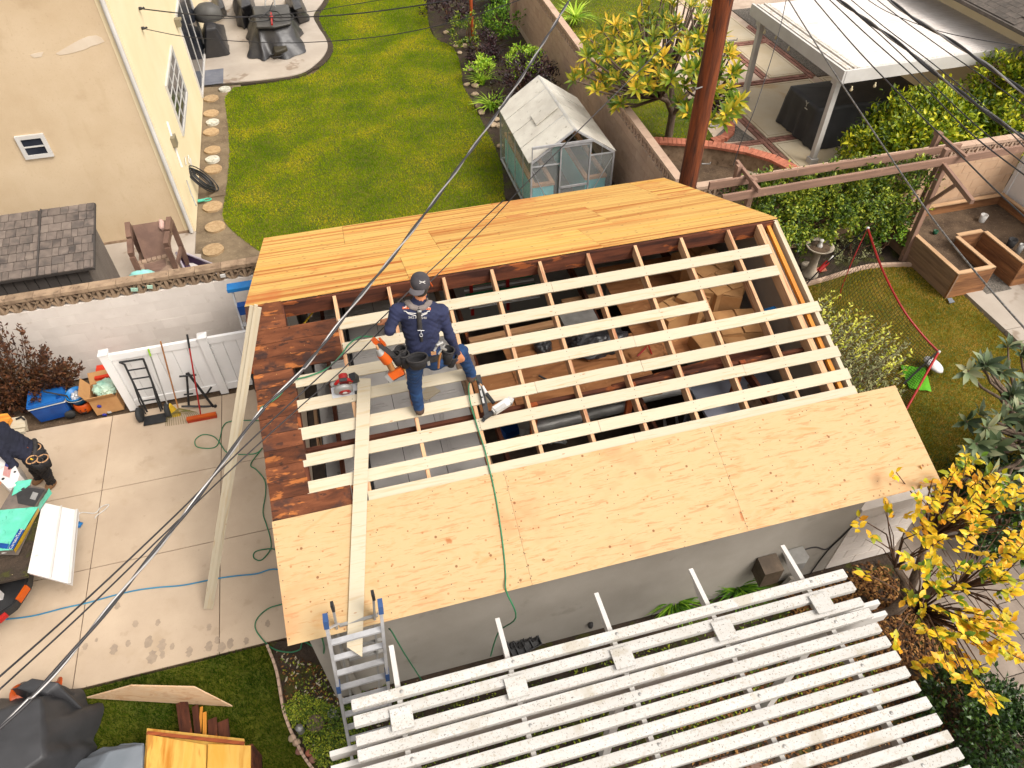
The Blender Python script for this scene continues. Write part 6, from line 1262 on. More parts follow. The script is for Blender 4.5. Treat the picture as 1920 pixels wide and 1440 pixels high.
for i, (u0, v0, u1, v1, wd) in enumerate([(341,1316,350,1372,.13),(366,1324,372,1376,.07),(378,1326,374,1376,.03),(384,1336,384,1378,.04),(398,1348,400,1380,.10),(418,1352,422,1384,.12)]):
    meta(board('scrap_board', at(u0,v0,.12+.02*i), at(u1,v1+8,.3), wd, .02, m_orangewood if i in (2,3) else m_dark, None), ['wide dark torn shingle board next to the plywood sheet','dark scrap board second from the left in the pile','thin amber batten between the dark scraps','short amber stick in the scrap pile','dark red brown scrap right of the amber stick','dark scrap at the right end of the scrap pile'][i], 'scrap board', 'old roof boards piled on the front lawn')
pvs = thing('paver_strip', 'strip of tan pavers beside the black covered grill on the front lawn', 'paving', (-2.8,-2.9,0))
for i in range(5): part('paver', MB().bb(-2.96,-2.76,-2.5-.28*i-.27,-2.5-.28*i,-.03,.015), m_path, pvs)
# ---------------------------------------------------------------- small things in the front bed and on the garage wall
m_lan = mat('bronze_metal', A(112,96,80), A(84,72,60), scale=5, rough=.6, metal=.3, bump=.1, var=.05)
for i, (u, v, d, lab) in enumerate([(1440,1065,.2,'dark brown metal box fixed low on the grey garage wall'),(1492,1050,.2,'grey metal box with curved front right of the brown one on the garage wall')]):
    p = aty(u, v, -3.29); mb = MB()
    if i == 0: mb.extr([p+V(-.13,.10,.14), p+V(.13,.10,.14), p+V(.13,-.12,.10), p+V(-.13,-.12,.10)], (0,0,-.32))
    else: mb.extr([p+V(-.12,.10,.12), p+V(.12,.10,.12), p+V(.12,-.06,.12), p+V(.04,-.12,.12), p+V(-.12,-.10,.12)], (0,0,-.16))
    solo('wall_box', mb, m_lan if i == 0 else m_galv, lab, 'utility box')
solo('drain_pipe', MB().extr([aty(1480,1080,-3.24), aty(1496,1080,-3.24), aty(1440,1140,-3.24), aty(1420,1140,-3.24)], (0,-.05,0)), m_stucco, 'grey slanted pipe below the boxes on the garage wall', 'pipe')
solo('wall_cable', MB().tube(curve([aty(1510,1030,-3.19), aty(1530,1026,-3.19), aty(1550,1030,-3.19), aty(1575,1010,-3.19), aty(1600,985,-3.19)], 5)+curve([aty(1575,1010,-3.195), aty(1550,1035,-3.195), aty(1520,1075,-3.195), aty(1500,1110,-3.195)], 5), .009, 5), m_cable, 'black cable running across the grey garage wall corner', 'cable')
ct_ = thing('black_crate', 'black plastic nursery tray leaning on the garage wall behind the pergola', 'tray', at(980,1200,.2)); p = at(980,1203,.25)
RT = Matrix.Translation(p) @ Matrix.Rotation(.25,4,'Z') @ Matrix.Rotation(.5,4,'X'); mb = MB().bb(-.2,.2,-.13,.13,0,.012)
for a in ((-.2,-.19),(.19,.2)): mb.bb(a[0],a[1],-.13,.13,.012,.07)
for a in ((-.13,-.12),(.12,.13)): mb.bb(-.19,.19,a[0],a[1],.012,.07)
for i in range(3): mb.bb(-.19+.1*(i+.7),-.18+.1*(i+.7),-.12,.12,.012,.05)
placed('tray', mb, m_black, RT, ct_)
for i in range(4): placed('cell', MB().lathe((-.13+.09*i,.02*(-1)**i,.012), [(.045,0),(.045,.05),(.035,.05),(.03,.01),(0,.01)], 12), m_dkgrey, RT, ct_)
solo('wall_vent', MB().lathe(aty(1107,1175,-3.2), [(.0,0),(.03,.0),(.035,.04),(.03,.09),(0,.1)], 10), m_dkgrey, 'small dark spigot on the grey wall between pergola rafters', 'spigot')
solo('downspout', MB().tube([V(.36,-3.24,1.9), V(.36,-3.24,.0)], .045, 10), m_stucco, 'grey round drain pipe on the garage wall behind the ladder', 'pipe')
pg = at(623,1337,.03); mb = MB().lathe(pg, [(.055,-.01),(.055,.012),(.046,.012),(.046,.0),(0,.0)], 18)
for i in range(4): a = i*math.pi/4; mb.bar(pg+V(.05*math.cos(a),.05*math.sin(a),.008), pg-V(.05*math.cos(a),.05*math.sin(a),-.008), .008, .006)
solo('drain_grate', mb, m_galv, 'small round silver drain grate in the planting bed', 'drain')
solo('stump', MB().lathe(at(592,1358,0), [(.11,0),(.10,.05),(.085,.06),(0,.055)], 14), m_bark, 'small grey tree stump in the planting bed near the kerb', 'stump')
solo('solar_light', MB().lathe(at(568,1376,0), [(.012,0),(.012,.08),(.04,.09),(.04,.2),(.045,.21),(0,.23)], 14), m_galv, 'pale solar garden light standing among the ground cover', 'garden light')
for i, (u, v) in enumerate([(556,1392),(562,1408),(580,1412),(586,1424),(548,1384)]):
    blob('garden_stone', at(u,v,.02), (.05,.045,.035), [m_rock, m_brick, m_capbrick, m_brick, m_rock][i], ['pinkish pebble by the kerb','dark red stone by the kerb','salmon stone among the ground cover','dark brick chip at the bottom of the bed','pale pebble at the kerb near the garden light'][i], 'stone', .2, 2, 2, i)
for i, (u, v, rz_) in enumerate([(566,1208,.2)]): pass
# ---------------------------------------------------------------- right lawn: net, bird bath and bits
nt_ = thing('sports_net', 'red framed sports net standing across the right lawn', 'sports net', (10.2,.8,0)); apex = at(1627,428,1.35); cor = at(1760,660,.35); low = at(1700,766,.03)
cv = curve([apex, at(1652,500,1.15), at(1690,575,.85), at(1727,625,.58), cor], 8); part('top_tube', MB().tube(cv, .019, 8), m_red, nt_); part('end_tube', MB().tube([cor, low, low+(low-cor)*.25], .019, 8), m_red, nt_)
blk = at(1510,535,.05); part('back_leg', MB().tube([apex, at(1545,498,.45), blk], .013, 8), m_black, nt_); part('grip', MB().tube([at(1552,491,.50), at(1535,508,.36)], .045, 10), m_red, nt_); part('ferrule', MB().tube([at(1562,480,.56), at(1554,490,.52)], .018, 8), m_white, nt_)
lt0 = [apex, at(1600,485,.9), at(1578,540,.4), at(1575,560,.2)]; part('side_cord', MB().tube(curve(lt0, 4), .010, 6), m_red, nt_)
part('joint', MB().lathe(apex, [(0,-.03),(.03,-.02),(.03,.02),(0,.03)], 10), m_white, nt_); part('joint', MB().lathe(cor, [(0,-.03),(.028,-.02),(.028,.02),(0,.03)], 10), m_white, nt_)
mb = MB(); bot = [at(1540,530,.03), at(1530,640,.03), at(1600,700,.03), low]; bc = curve(bot, 10); n = 52
def samp(c, t): i = min(int(t*(len(c)-1)), len(c)-2); return c[i].lerp(c[i+1], t*(len(c)-1)-i)
G2 = [[samp(cv, i/n).lerp(samp(bc, i/n), j/30)+V(0,0,-.10*math.sin(math.pi*j/30)) for j in range(31)] for i in range(n+1)]
for i in range(n+1): mb.tube([q+V(0,0,.02) for q in G2[i]],   .0036, 3, False, False)
for j in range(0, 31): mb.tube([G2[i][j]+V(0,0,.02) for i in range(n+1)],   .0036, 3, False, False)
part('netting', mb, mat('net_cord', A(64,62,40), A(56,54,36), rough=.9, bump=0, var=0), nt_, 'stuff')
def patch(name, label, cat, px, z, m, th=.012):
    return solo(name, MB().extr([tuple(at(u, v, z)) for u, v in px], (0,0,th)), m, label, cat)
hb = thing('collapsible_bag', 'white and lime green collapsible bag with black strap lying on the right lawn', 'bag', at(1730,690,0)); m_lime2 = mat('lime_nylon', A(112,206,30), A(90,180,20), scale=6, rough=.6, bump=.3, bs=20, var=0)
part('green_panel', gridpatch([at(1688,685,.03), at(1735,690,.16), at(1747,734,.04), at(1705,728,.03)], 10, 10, .02, 6), m_lime2, hb)
me_ = MB(); c = at(1748,682,.16)
part('white_panel', MB().lathe(at(1750,684,.14), [(.150,-.02),(.165,.0),(.15,.03),(.09,.06),(0,.065)], 22, Matrix.Rotation(.15,3,'Y'), True, .8, 1.25), mat('white_nylon', A(240,238,236), A(222,220,220), scale=4, rough=.6, bump=.4, bs=12, bd=.02, var=0), hb)
part('strap', MB().bar(at(1694,720,.07), at(1762,656,.25), .03, .012), m_black, hb)
bb_ = thing('bird_bath', 'stone bird bath with a small white figure standing by the vine hedge', 'bird bath', (9.95,2.65,0)); m_stonew = mat('pale_cast_stone', A(190,176,156), A(150,138,122), scale=8, rough=.95, bump=.4, bs=40, var=0); pb_ = V(10.0,2.68,0)
part('pedestal', MB().lathe(pb_, [(.16,0),(.16,.05),(.10,.10),(.075,.3),(.075,.5),(.12,.60)], 16), m_stonew, bb_); part('basin', MB().lathe(pb_+V(0,0,.60), [(.08,0),(.22,.03),(.27,.09),(.25,.10),(.2,.06),(0,.05)], 24), m_stonew, bb_)
part('figurine', MB().lathe(pb_+V(0,0,.65), [(.0,.0),(.055,.01),(.05,.05),(.025,.09),(.035,.14),(.04,.17),(0,.17)], 14), m_white, bb_); part('basin_soil', MB().lathe(pb_+V(0,0,.655), [(.2,0),(.2,.012),(0,.016)], 18), m_dirt, bb_)
solo('clay_pot', MB().lathe(at(1510,505,0), [(.09,0),(.11,.12),(.10,.12),(.0,.1)], 14), m_stonew, 'grey stone pot at the foot of the bird bath', 'pot')
solo('clay_tile', MB().extr([tuple(at(u,v,.05)) for u, v in [(1526,505),(1545,500),(1550,508),(1530,512)]], (0,0,.02)), m_capbrick, 'salmon coloured tile lying beside the bird bath', 'tile')
patch('valve_cover', 'small pale blue utility lid set in the right lawn', 'lid', [(1776,560),(1784,559),(1790,567),(1780,569)], .03, m_covg)
# ---------------------------------------------------------------- covered furniture on the back patio
def cover(label, u0, v0, top, base, zt, zb_, m, fold=.05, nf=11, seed=0, name='furniture_cover', cat='furniture cover'):
    return meta(part(name, drape([at(u,v,zt) for u, v in top], [at(u,v,zb_) for u, v in base], 84, 8, fold, nf, .04, seed), m, None, None, 'b'), label, cat)
m_cv = mat('black_vinyl_cover', (.022,.022,.026), (.038,.036,.036), scale=3, rough=.42, bump=.3, bs=9, bd=.03, var=0, spec=.5); m_cvg = mat('dark_grey_lid', A(92,90,86), A(74,72,70), scale=3, rough=.55, bump=.1, var=0)
cover('tall black covered heater beside the cream house wall on the patio', 0, 0, [(383,42),(402,42),(404,52),(386,54)], [(378,60),(420,46),(432,100),(426,104),(385,110)], .95, .04, m_cv, .03, 9, 1)
meta(part('grill_lid', MB().lathe(at(393,36,.95), [(.36,0),(.40,.12),(.36,.3),(.2,.42),(0,.46)], 24, None, True, 1, .8), m_cvg, None), 'rounded dark lid of a covered grill next to the house on the patio', 'grill')
tb_ = cover('black vinyl cover draped over a low patio table with bicycles lying on it', 0, 0, [(473,12),(540,8),(546,45),(515,52),(482,52)], [(462,45),(470,30),(556,20),(572,95),(545,112),(510,104),(495,116),(468,106)], .72, .05, m_cv, .09, 8, 2, 'table_cover', 'table cover')
meta(part('tabletop_panel', drape([at(474,14,.80),at(540,10,.80),at(545,44,.80),at(515,51,.80),at(482,51,.80)], [at(472,13,.74),at(542,9,.74),at(547,46,.74),at(515,54,.74),at(480,54,.74)], 50, 3, .0, 5, .02, 1), m_cvg, None), 'grey rounded table top panel under the bicycle wheels', 'table top')
bc_ = thing('bicycle', 'dark bicycle frame lying flat on the covered patio table', 'bicycle', at(510,30,.84)); zt = .86
def ring(u, v, r, rr, M=None): c = at(u, v, zt); return [c+V(r*math.cos(a), r*.95*math.sin(a), .01*math.sin(3*a)) for a in [2*math.pi*i/28 for i in range(29)]]
for u, v in [(487,34),(531,33)]: part('tyre', MB().tube(ring(u, v, .31, 0), .016, 6, False), m_rubber, bc_)
part('frame', MB().tube([at(487,34,zt+.03), at(505,20,zt+.03), at(520,22,zt+.03), at(531,33,zt+.03)], .016, 6).tube([at(505,20,zt+.04), at(512,4,zt+.04)], .014, 6), m_black, bc_)
part('handlebar', MB().tube(curve([at(497,12,zt+.1), at(498,0,zt+.16), at(506,-3,zt+.18), at(514,0,zt+.16), at(515,12,zt+.1)], 5), .022, 8), m_galv, bc_)
solo('red_pump', MB().tube([at(508,24,.9), at(510,46,.9)], .028, 10).lathe(at(509,33,.9), [(0,-.05),(.05,-.04),(.05,.04),(0,.05)], 12), m_red, 'short red hand pump lying between the bicycle wheels', 'pump')
cover('black covered chairs behind the table at the top of the patio', 0, 0, [(440,-15),(462,-18),(470,8),(452,14)], [(435,5),(470,-20),(484,30),(458,56),(446,48)], .85, .05, m_cv, .06, 7, 5)
cover('black covered bench at the right end of the patio beside the lawn', 0, 0, [(540,-14),(556,-16),(566,14),(552,18)], [(534,0),(560,-18),(582,38),(560,46),(546,30)], .8, .05, m_cv, .06, 7, 7)
cover('dark covered chair between the table and the house at the top edge', 0, 0, [(402,-10),(412,-14),(420,14),(410,18)], [(396,0),(412,-16),(426,26),(414,34),(404,30)], .7, .05, m_cv, .06, 7, 8)
meta(part('folded_cover', drape([at(505,60,.30),at(528,56,.30),at(538,90,.30),at(516,98,.30)], [at(500,62,.03),at(534,56,.03),at(546,104,.03),at(512,112,.03)], 50, 5, .03, 7, .03, 12), mat('olive_black_cloth', A(74,68,54), A(58,54,44), scale=4, rough=.6, bump=.3, var=0), None), 'olive black folded cloth bundle in front of the patio table', 'cover')
solo('cable_coil', MB().tube([at(518,104,.03+.004*i)+V(.2*math.cos(i*.5),.12*math.sin(i*.5),0) for i in range(52)], .012, 5, False), m_cable, 'black cable coil lying under the folded patio cover', 'cable')
# covered island under the patio cover
meta(part('island_cover', drape([V(12.62,8.48,.98),V(15.6,8.5,.98),V(15.6,7.22,.98),V(12.62,7.22,.98)], [V(12.55,8.6,.03),V(15.7,8.6,.03),V(15.7,7.0,.03),V(12.6,6.95,.03)], 120, 9, .035, 23, .03, 3), m_cov, None), 'long black cloth covered island under the white patio cover', 'covered island')
bd_ = thing('cover_emblem', 'small pale antler shaped emblem on the end of the black covered island', 'emblem', at(1513,195,.6)); p = atx(1513,196,12.545); mb = MB().tube([p+V(-.01,0,-.05), p+V(-.01,0,.06)], .008, 5).tube([p+V(-.01,-.06,.08), p+V(-.01,-.02,.03), p+V(-.01,.02,.03), p+V(-.01,.06,.08)], .007, 5).bar(p+V(-.01,-.08,-.09), p+V(-.01,.03,-.09), .012, .02); part('emblem', mb, m_wstone, bd_)
# ---------------------------------------------------------------- play furniture between shed and house corner
m_br = mat('brown_plastic', A(134,104,88), A(112,86,74), scale=4, rough=.6, bump=.1, var=.05); m_brl = mat('tan_stone_plastic', A(178,150,126), A(146,122,104), scale=5, rough=.75, bump=.3, var=.08)
pf = thing('playhouse', 'brown plastic playhouse parts with stone pattern stacked beside the house corner', 'playhouse', (-2.3,5.6,0))
L1, L2, R1, R2 = at(240,420,1.15), at(246,478,.95), at(318,410,1.15), at(312,460,1.0)
for a, b in ((L1,L2),(R1,R2)):
    d = (b-a); part('side_frame', MB().bar(a, a.lerp(b,.48), .09, .11).bar(a.lerp(b,.52)+V(0,0,-.02), b, .09, .11).bar(a+V(0,0,-.05), V(a.x,a.y,.05), .07, .09, (1,0,0)).bar(b+V(0,0,-.05), V(b.x,b.y,.05), .07, .09, (1,0,0)).bar(V(a.x,a.y,.5), V(b.x,b.y,.45), .05, .08), m_br, pf)
part('back_panel', MB().extr([V(L1.x+.06,L1.y-.02,1.08), V(R1.x-.06,R1.y-.02,1.10), V(R1.x-.12,R1.y-.5,.45), V(L1.x+.14,L1.y-.5,.45)], (0,.02,.03)), m_br, pf)
c0, c1, c2_, c3 = at(256,492,.62), at(322,476,.66), at(346,515,.40), at(262,525,.40); part('front_panel', MB().extr([c0,c1,c2_,c3], (0,0,-.03)), m_brl, pf)
ax_ = (c1-c0); ay_ = (c3-c0)
for i in range(7):
    f0 = i/7; bev(part('brick', MB().extr([c0+ax_*(f0+.008), c0+ax_*(f0+.135), c0+ax_*(f0+.135)+ay_*.2, c0+ax_*(f0+.008)+ay_*.2], (0,0,.03+.01*math.sin(f0*3.1))), m_brl, pf), .008, 1)
for s in (0, .83):
    for j in range(4):
        b0 = c0+ax_*s+ay_*(.22+.19*j); part('brick', MB().extr([b0, b0+ax_*.16, b0+ax_*.16+ay_*.17, b0+ay_*.17], (0,0,.02)), m_brl, pf)
for j in range(5): b0 = c0+ax_*.19+ay_*(.23+.15*j); part('plank', MB().extr([b0, b0+ax_*.61, b0+ax_*.61+ay_*.14, b0+ay_*.14], (0,0,.010)), m_br, pf)
blob('pink_scrap', at(304,422,1.05), (.06,.12,.10), mat('pale_pink_cloth', A(226,186,172), rough=.8), 'pale pink cloth tucked by the playhouse arm', 'cloth', .3, 4, 3, 2)
tu = thing('purple_tub', 'long purple and white plastic tub lying behind the block wall', 'tub', at(370,492,0)); m_pur = mat('purple_plastic', A(96,74,104), A(80,60,90), rough=.4, bump=.02, var=0)
TT = [at(330,474,.30),at(346,474,.30),at(420,504,.30),at(412,514,.30),at(352,516,.30)]; ctr_ = sum(TT, Vector())/5; mb = MB(); n_ = len(TT)
part('tub_rim', MB().tube(TT+[TT[0]], .022, 8), mat('lilac_plastic', A(206,196,208), rough=.4, bump=0), tu)
IN = [ctr_+(p-ctr_)*.7-V(0,0,.24) for p in TT]; part('tub_shell', MB().add(TT+IN, [(i,(i+1) % n_,n_+(i+1) % n_,n_+i) for i in range(n_)]+[tuple(range(n_,2*n_))]), m_pur, tu)
part('tub_seat', MB().extr([ctr_+(p-ctr_)*.5-V(0,0,.14) for p in TT], (0,0,.03)), mat('pale_plastic', A(226,218,214), rough=.4, bump=0), tu)
blob('teal_sheet', V(at(268,522,1.7).x,3.62,1.66), (.24,.14,.16), mat('pale_teal_film', A(164,222,212), A(132,204,194), scale=5, rough=.4, bump=.4, bs=12, bd=.02, var=0), 'pale teal plastic sheet bunched behind the block wall cap', 'plastic sheet', .3, 4, 4, 6)
for i, (u, v) in enumerate([(252,543),(281,538)]): p = aty(u, v, 3.37); solo('film_scrap', MB().box(p, (.10-.02*i,.03,.05), Matrix.Rotation(.2,3,'Y')), m_film, ['scrap of pale film stuck in the openwork wall, nearer the shed','scrap of pale film stuck in the openwork wall under the teal sheet'][i], 'scrap')
p = aty(418,517,3.37); solo('film_scrap', MB().box(p, (.08,.03,.05)), m_white, 'white scrap stuck in the openwork wall near the garage', 'scrap')
# ---------------------------------------------------------------- people: one continuous surface each
from mathutils.bvhtree import BVHTree
def surface_nets(val, org, h):
    s = val < 0; nx, ny, nz = val.shape; cs = np.zeros((nx-1,ny-1,nz-1), int)
    for i in (0,1):
        for j in (0,1):
            for k in (0,1): cs += s[i:nx-1+i, j:ny-1+j, k:nz-1+k]
    act = (cs > 0) & (cs < 8); idx = -np.ones(act.shape, int); cells = np.argwhere(act); idx[act] = np.arange(len(cells))
    acc = np.zeros((len(cells),3)); cnt = np.zeros(len(cells)); cr = [(i,j,k) for i in (0,1) for j in (0,1) for k in (0,1)]
    cv_ = [val[cells[:,0]+c[0], cells[:,1]+c[1], cells[:,2]+c[2]] for c in cr]
    for a in range(8):
        for b in range(a+1,8):
            if sum(abs(cr[a][q]-cr[b][q]) for q in range(3)) == 1:
                va, vb = cv_[a], cv_[b]; m = (va < 0) != (vb < 0); t = np.where(m, va/(va-vb+1e-12), 0)
                p = np.array(cr[a])+(np.array(cr[b])-np.array(cr[a]))*t[:,None]; acc += p*m[:,None]; cnt += m
    vs = (cells+acc/cnt[:,None])*h+org; F = []
    for ax in range(3):
        sl0 = [slice(None)]*3; sl1 = [slice(None)]*3; sl0[ax] = slice(0,-1); sl1[ax] = slice(1,None); ch = s[tuple(sl0)] != s[tuple(sl1)]
        e = np.argwhere(ch); u, v = [(1,2),(2,0),(0,1)][ax]; e = e[(e[:,u] > 0) & (e[:,v] > 0) & (e[:,u] < val.shape[u]-1) & (e[:,v] < val.shape[v]-1)]
        def g(du, dv): q = e.copy(); q[:,u] -= du; q[:,v] -= dv; return idx[q[:,0], q[:,1], q[:,2]]
        f = np.stack([g(1,1), g(0,1), g(0,0), g(1,0)], 1); ins = s[e[:,0], e[:,1], e[:,2]]; f[~ins] = f[~ins][:, ::-1]; F.append(f[(f >= 0).all(1)])
    return vs, np.concatenate(F)
def sdf_body(prims, h=.0085, wr=.0, wmats=()):
    """prims: (p0, p1, r0, r1, k, material, flat axis or None, flat factor)"""
    pts = np.array([p for q in prims for p in (q[0], q[1])]); R_ = max(max(q[2], q[3]) for q in prims)+.05
    lo, hi = pts.min(0)-R_, pts.max(0)+R_; n = np.ceil((hi-lo)/h).astype(int)+1; val = np.full(n, .2, np.float32); own = np.full(n, 1e9, np.float32); mi = np.zeros(n, np.int8)
    for p0, p1, r0, r1, k, m, fa, ff in prims:
        p0, p1 = np.array(p0), np.array(p1); mx = max(r0, r1)+k+.02; a = np.maximum(((np.minimum(p0,p1)-mx-lo)/h).astype(int), 0); b = np.minimum(((np.maximum(p0,p1)+mx-lo)/h).astype(int)+2, n)
        gx, gy, gz = np.meshgrid(*[lo[i]+np.arange(a[i], b[i])*h for i in range(3)], indexing='ij'); P = np.stack([gx,gy,gz], -1)-p0; d = p1-p0; L2 = d @ d+1e-12
        if fa is not None: fx = np.array(fa)/np.linalg.norm(fa); P = P+(1/ff-1)*(P @ fx)[...,None]*fx; d2 = d+(1/ff-1)*(d @ fx)*fx; L2 = d2 @ d2+1e-12
        else: d2 = d
        t = np.clip((P @ d2)/L2, 0, 1); D = np.linalg.norm(P-t[...,None]*d2, axis=-1)-(r0+(r1-r0)*t); sl_ = tuple(slice(a[i], b[i]) for i in range(3)); V0 = val[sl_]
        if m in wmats and wr:
            Q_ = np.stack([gx,gy,gz], -1); D = D+wr*(np.sin(Q_[...,2]*95+6*np.sin(Q_[...,0]*17+Q_[...,1]*9))*np.sin(Q_[...,0]*31+Q_[...,2]*13+2)*.6+.4*np.sin(Q_[...,0]*60-Q_[...,2]*70))
        hh = np.maximum(k-np.abs(V0-D), 0)/max(k,1e-6); val[sl_] = np.minimum(V0, D)-hh*hh*k/4
        O = own[sl_]; up = D < O; O[up] = D[up]; M_ = mi[sl_]; M_[up] = m
    vs, fs = surface_nets(val, lo, h); ci = np.clip(np.round((vs-lo)/h).astype(int), 0, n-1); vm = mi[ci[:,0], ci[:,1], ci[:,2]]; fm = np.sort(vm[fs], axis=1)[:, 1]
    return vs, fs, fm
m_skin = mat('skin', A(226,152,108,0.900), A(208,134,92,0.900), scale=6, rough=.55, bump=.1, bs=120, var=0); m_navy = mat('navy_shirt', A(50,56,92,0.850), A(38,44,74,0.850), scale=4, rough=.85, bump=.3, bs=26, bd=.012, var=0)
m_jean = mat('blue_denim', A(38,76,122,0.850), A(26,54,96,0.850), c3=A(32,64,108,0.850), scale=6, rough=.9, bump=.35, bs=30, bd=.012, var=0); m_boot = mat('brown_boot', A(104,80,62), A(74,58,48), scale=8, rough=.7, bump=.2, var=0)
m_hair = mat('dark_hair', (.02,.016,.013), (.035,.028,.022), scale=20, rough=.7, bump=.3, var=0)
m_cap_ = mat('charcoal_cap', A(80,76,78), A(66,62,66), scale=8, rough=.9, bump=.15, var=0); m_belt = mat('black_nylon', A(62,58,56), A(40,38,38), scale=10, rough=.85, bump=.4, bs=60, var=0); m_pouch = mat('dark_pouch', A(44,42,44), A(30,29,31), scale=8, rough=.85, bump=.3, var=0); m_pad = mat('grey_pad', A(150,138,132), A(122,112,108), scale=6, rough=.9, bump=.2, var=0); m_blackpant = mat('black_work_trousers', A(40,36,38), A(28,26,28), scale=5, rough=.9, bump=.3, var=0, spots=(('v', 14, .93, .02, A(190,180,170), .6),))
def hand(prims, wrist, tip, palm_n, side, curl=.35, sc=1.0, thumb_dir=None):
    """palm, four unequal bent fingers and a thumb leaving the side of the palm near its base"""
    w, t = np.array(wrist), np.array(tip); f = t-w; L = np.linalg.norm(f); f = f/L; n = np.array(palm_n, float); n = n-(n @ f)*f; n /= np.linalg.norm(n); s = np.cross(f, n)*side; ph = .085*sc
    for o in (-.026,-.009,.009,.026): prims.append((w+s*o*.6*sc+f*.005, w+f*ph+s*o*sc, .017*sc, .0135*sc, .012, 0, None, 1))
    for i, (o, fl) in enumerate([(-.029,.060),(-.010,.072),(.010,.078),(.028,.070)]):
        k0 = w+f*ph+s*o*sc; sp = f+s*o*3.2; sp /= np.linalg.norm(sp); j1 = k0+(sp*math.cos(curl*.5)+n*math.sin(curl*.5))*fl*.45*sc; j2 = j1+(sp*math.cos(curl*1.4)+n*math.sin(curl*1.4))*fl*.32*sc; j3 = j2+(sp*math.cos(curl*2)+n*math.sin(curl*2))*fl*.26*sc
        for a, b, r in ((k0,j1,.0098),(j1,j2,.0092),(j2,j3,.0086)): prims.append((a, b, r*sc, r*.95*sc, .003, 0, None, 1))
    b0 = w+f*.022*sc+s*.028*sc; th = f*.6+s*.75+n*.25; th /= np.linalg.norm(th); b1 = b0+th*.042*sc; b2 = b1+(f*.85+s*.35+n*.3)*.034*sc
    prims.append((b0-s*.01*sc, b1, .0145*sc, .0115*sc, .006, 0, None, 1)); prims.append((b1, b2, .0112*sc, .0098*sc, .004, 0, None, 1))
def person_mesh(J, mats, pant=2, shirt=1, fwd=(0,1,0), h=.0085, bodymat=None):
    f = np.array(fwd, float); X = lambda n: np.array(J[n]); pr = []; side = X('shR')-X('shL'); side /= np.linalg.norm(side); back = np.cross(side, X('neck')-X('pel')); back /= np.linalg.norm(back)
    cm = (X('shL')+X('shR'))/2; ch = cm*.62+X('pel')*.38; ws = cm*.28+X('pel')*.72
    A_ = lambda *a: pr.append(a)
    A_(cm-side*.07-(cm-ch)*.18, cm+side*.07-(cm-ch)*.18, .125, .125, .06, shirt, back, .82); A_(ch-side*.055, ch+side*.055, .135, .135, .08, shirt, back, .80); A_(ws-side*.045, ws+side*.045, .125, .125, .08, shirt, back, .84)
    A_(X('pel')-side*.055, X('pel')+side*.055, .128, .128, .06, pant, back, .86); A_(X('shL'), X('shL')*.55+cm*.45, .066, .085, .06, shirt, None, 1); A_(X('shR'), X('shR')*.55+cm*.45, .066, .085, .06, shirt, None, 1)
    A_(cm+(X('neck')-cm)*.15, X('neck'), .095, .060, .05, shirt, back, .8); A_(X('neck'), X('neck')*.35+X('head')*.65, .056, .054, .02, 0, None, 1)
    hd = X('head'); upv = X('head')-X('neck'); upv /= np.linalg.norm(upv); A_(hd-upv*.02, hd+upv*.020, .082, .084, .02, 0, side, .9); fw = f-(f @ upv)*upv; fw /= np.linalg.norm(fw)
    A_(hd-upv*.055+fw*.03, hd-upv*.02+fw*.035, .055, .07, .03, 0, None, 1); A_(hd-upv*.012+fw*.088, hd+upv*.015+fw*.082, .014, .009, .012, 0, None, 1); A_(hd-upv*.075+fw*.062, hd-upv*.07+fw*.066, .026, .026, .02, 0, None, 1)
    A_(hd-fw*.030-upv*.035, hd-fw*.034-upv*.005, .066, .078, .012, 4, None, 1)
    for s_ in (-1,1): A_(hd+side*s_*.080-upv*.025, hd+side*s_*.086+upv*.018, .014, .018, .008, 0, side, .5); A_(hd+side*s_*.030+fw*.072+upv*.018, hd+side*s_*.034+fw*.072+upv*.018, .012, .012, .008, 0, None, 1)
    for s_ in 'LR':
        A_(X('sh'+s_), X('el'+s_), .064, .049, .04, shirt, None, 1); A_(X('el'+s_), X('wr'+s_), .050, .034, .03, shirt, None, 1)
        A_(X('wr'+s_), X('wr'+s_)+(X('ha'+s_)-X('wr'+s_))*.2, .029, .027, .012, 0, None, 1)
        hand(pr, X('wr'+s_)+(X('ha'+s_)-X('wr'+s_))*.12, X('ha'+s_), J.get('pn'+s_, f), 1 if s_ == 'L' else -1, J.get('curl'+s_, .35), 1.12)
        A_(X('hi'+s_), X('kn'+s_), .102, .070, .06, pant, None, 1); A_(X('kn'+s_), X('an'+s_), .072, .058, .04, pant, None, 1)
        a = X('an'+s_); ft = X('to'+s_)-a; A_(a+np.array([0,0,-.0]), a+np.array([0,0,-.045]), .050, .050, .02, 3, None, 1); A_(a+np.array([0,0,-.055])-ft*.14, a*.35+X('to'+s_)*.65+np.array([0,0,-.015]), .048, .050, .03, 3, None, 1); A_(a*.35+X('to'+s_)*.65+np.array([0,0,-.015]), X('to'+s_), .050, .042, .03, 3, None, 1)
    return sdf_body(pr, h, .006, (shirt, pant))
Y0 = -1.58
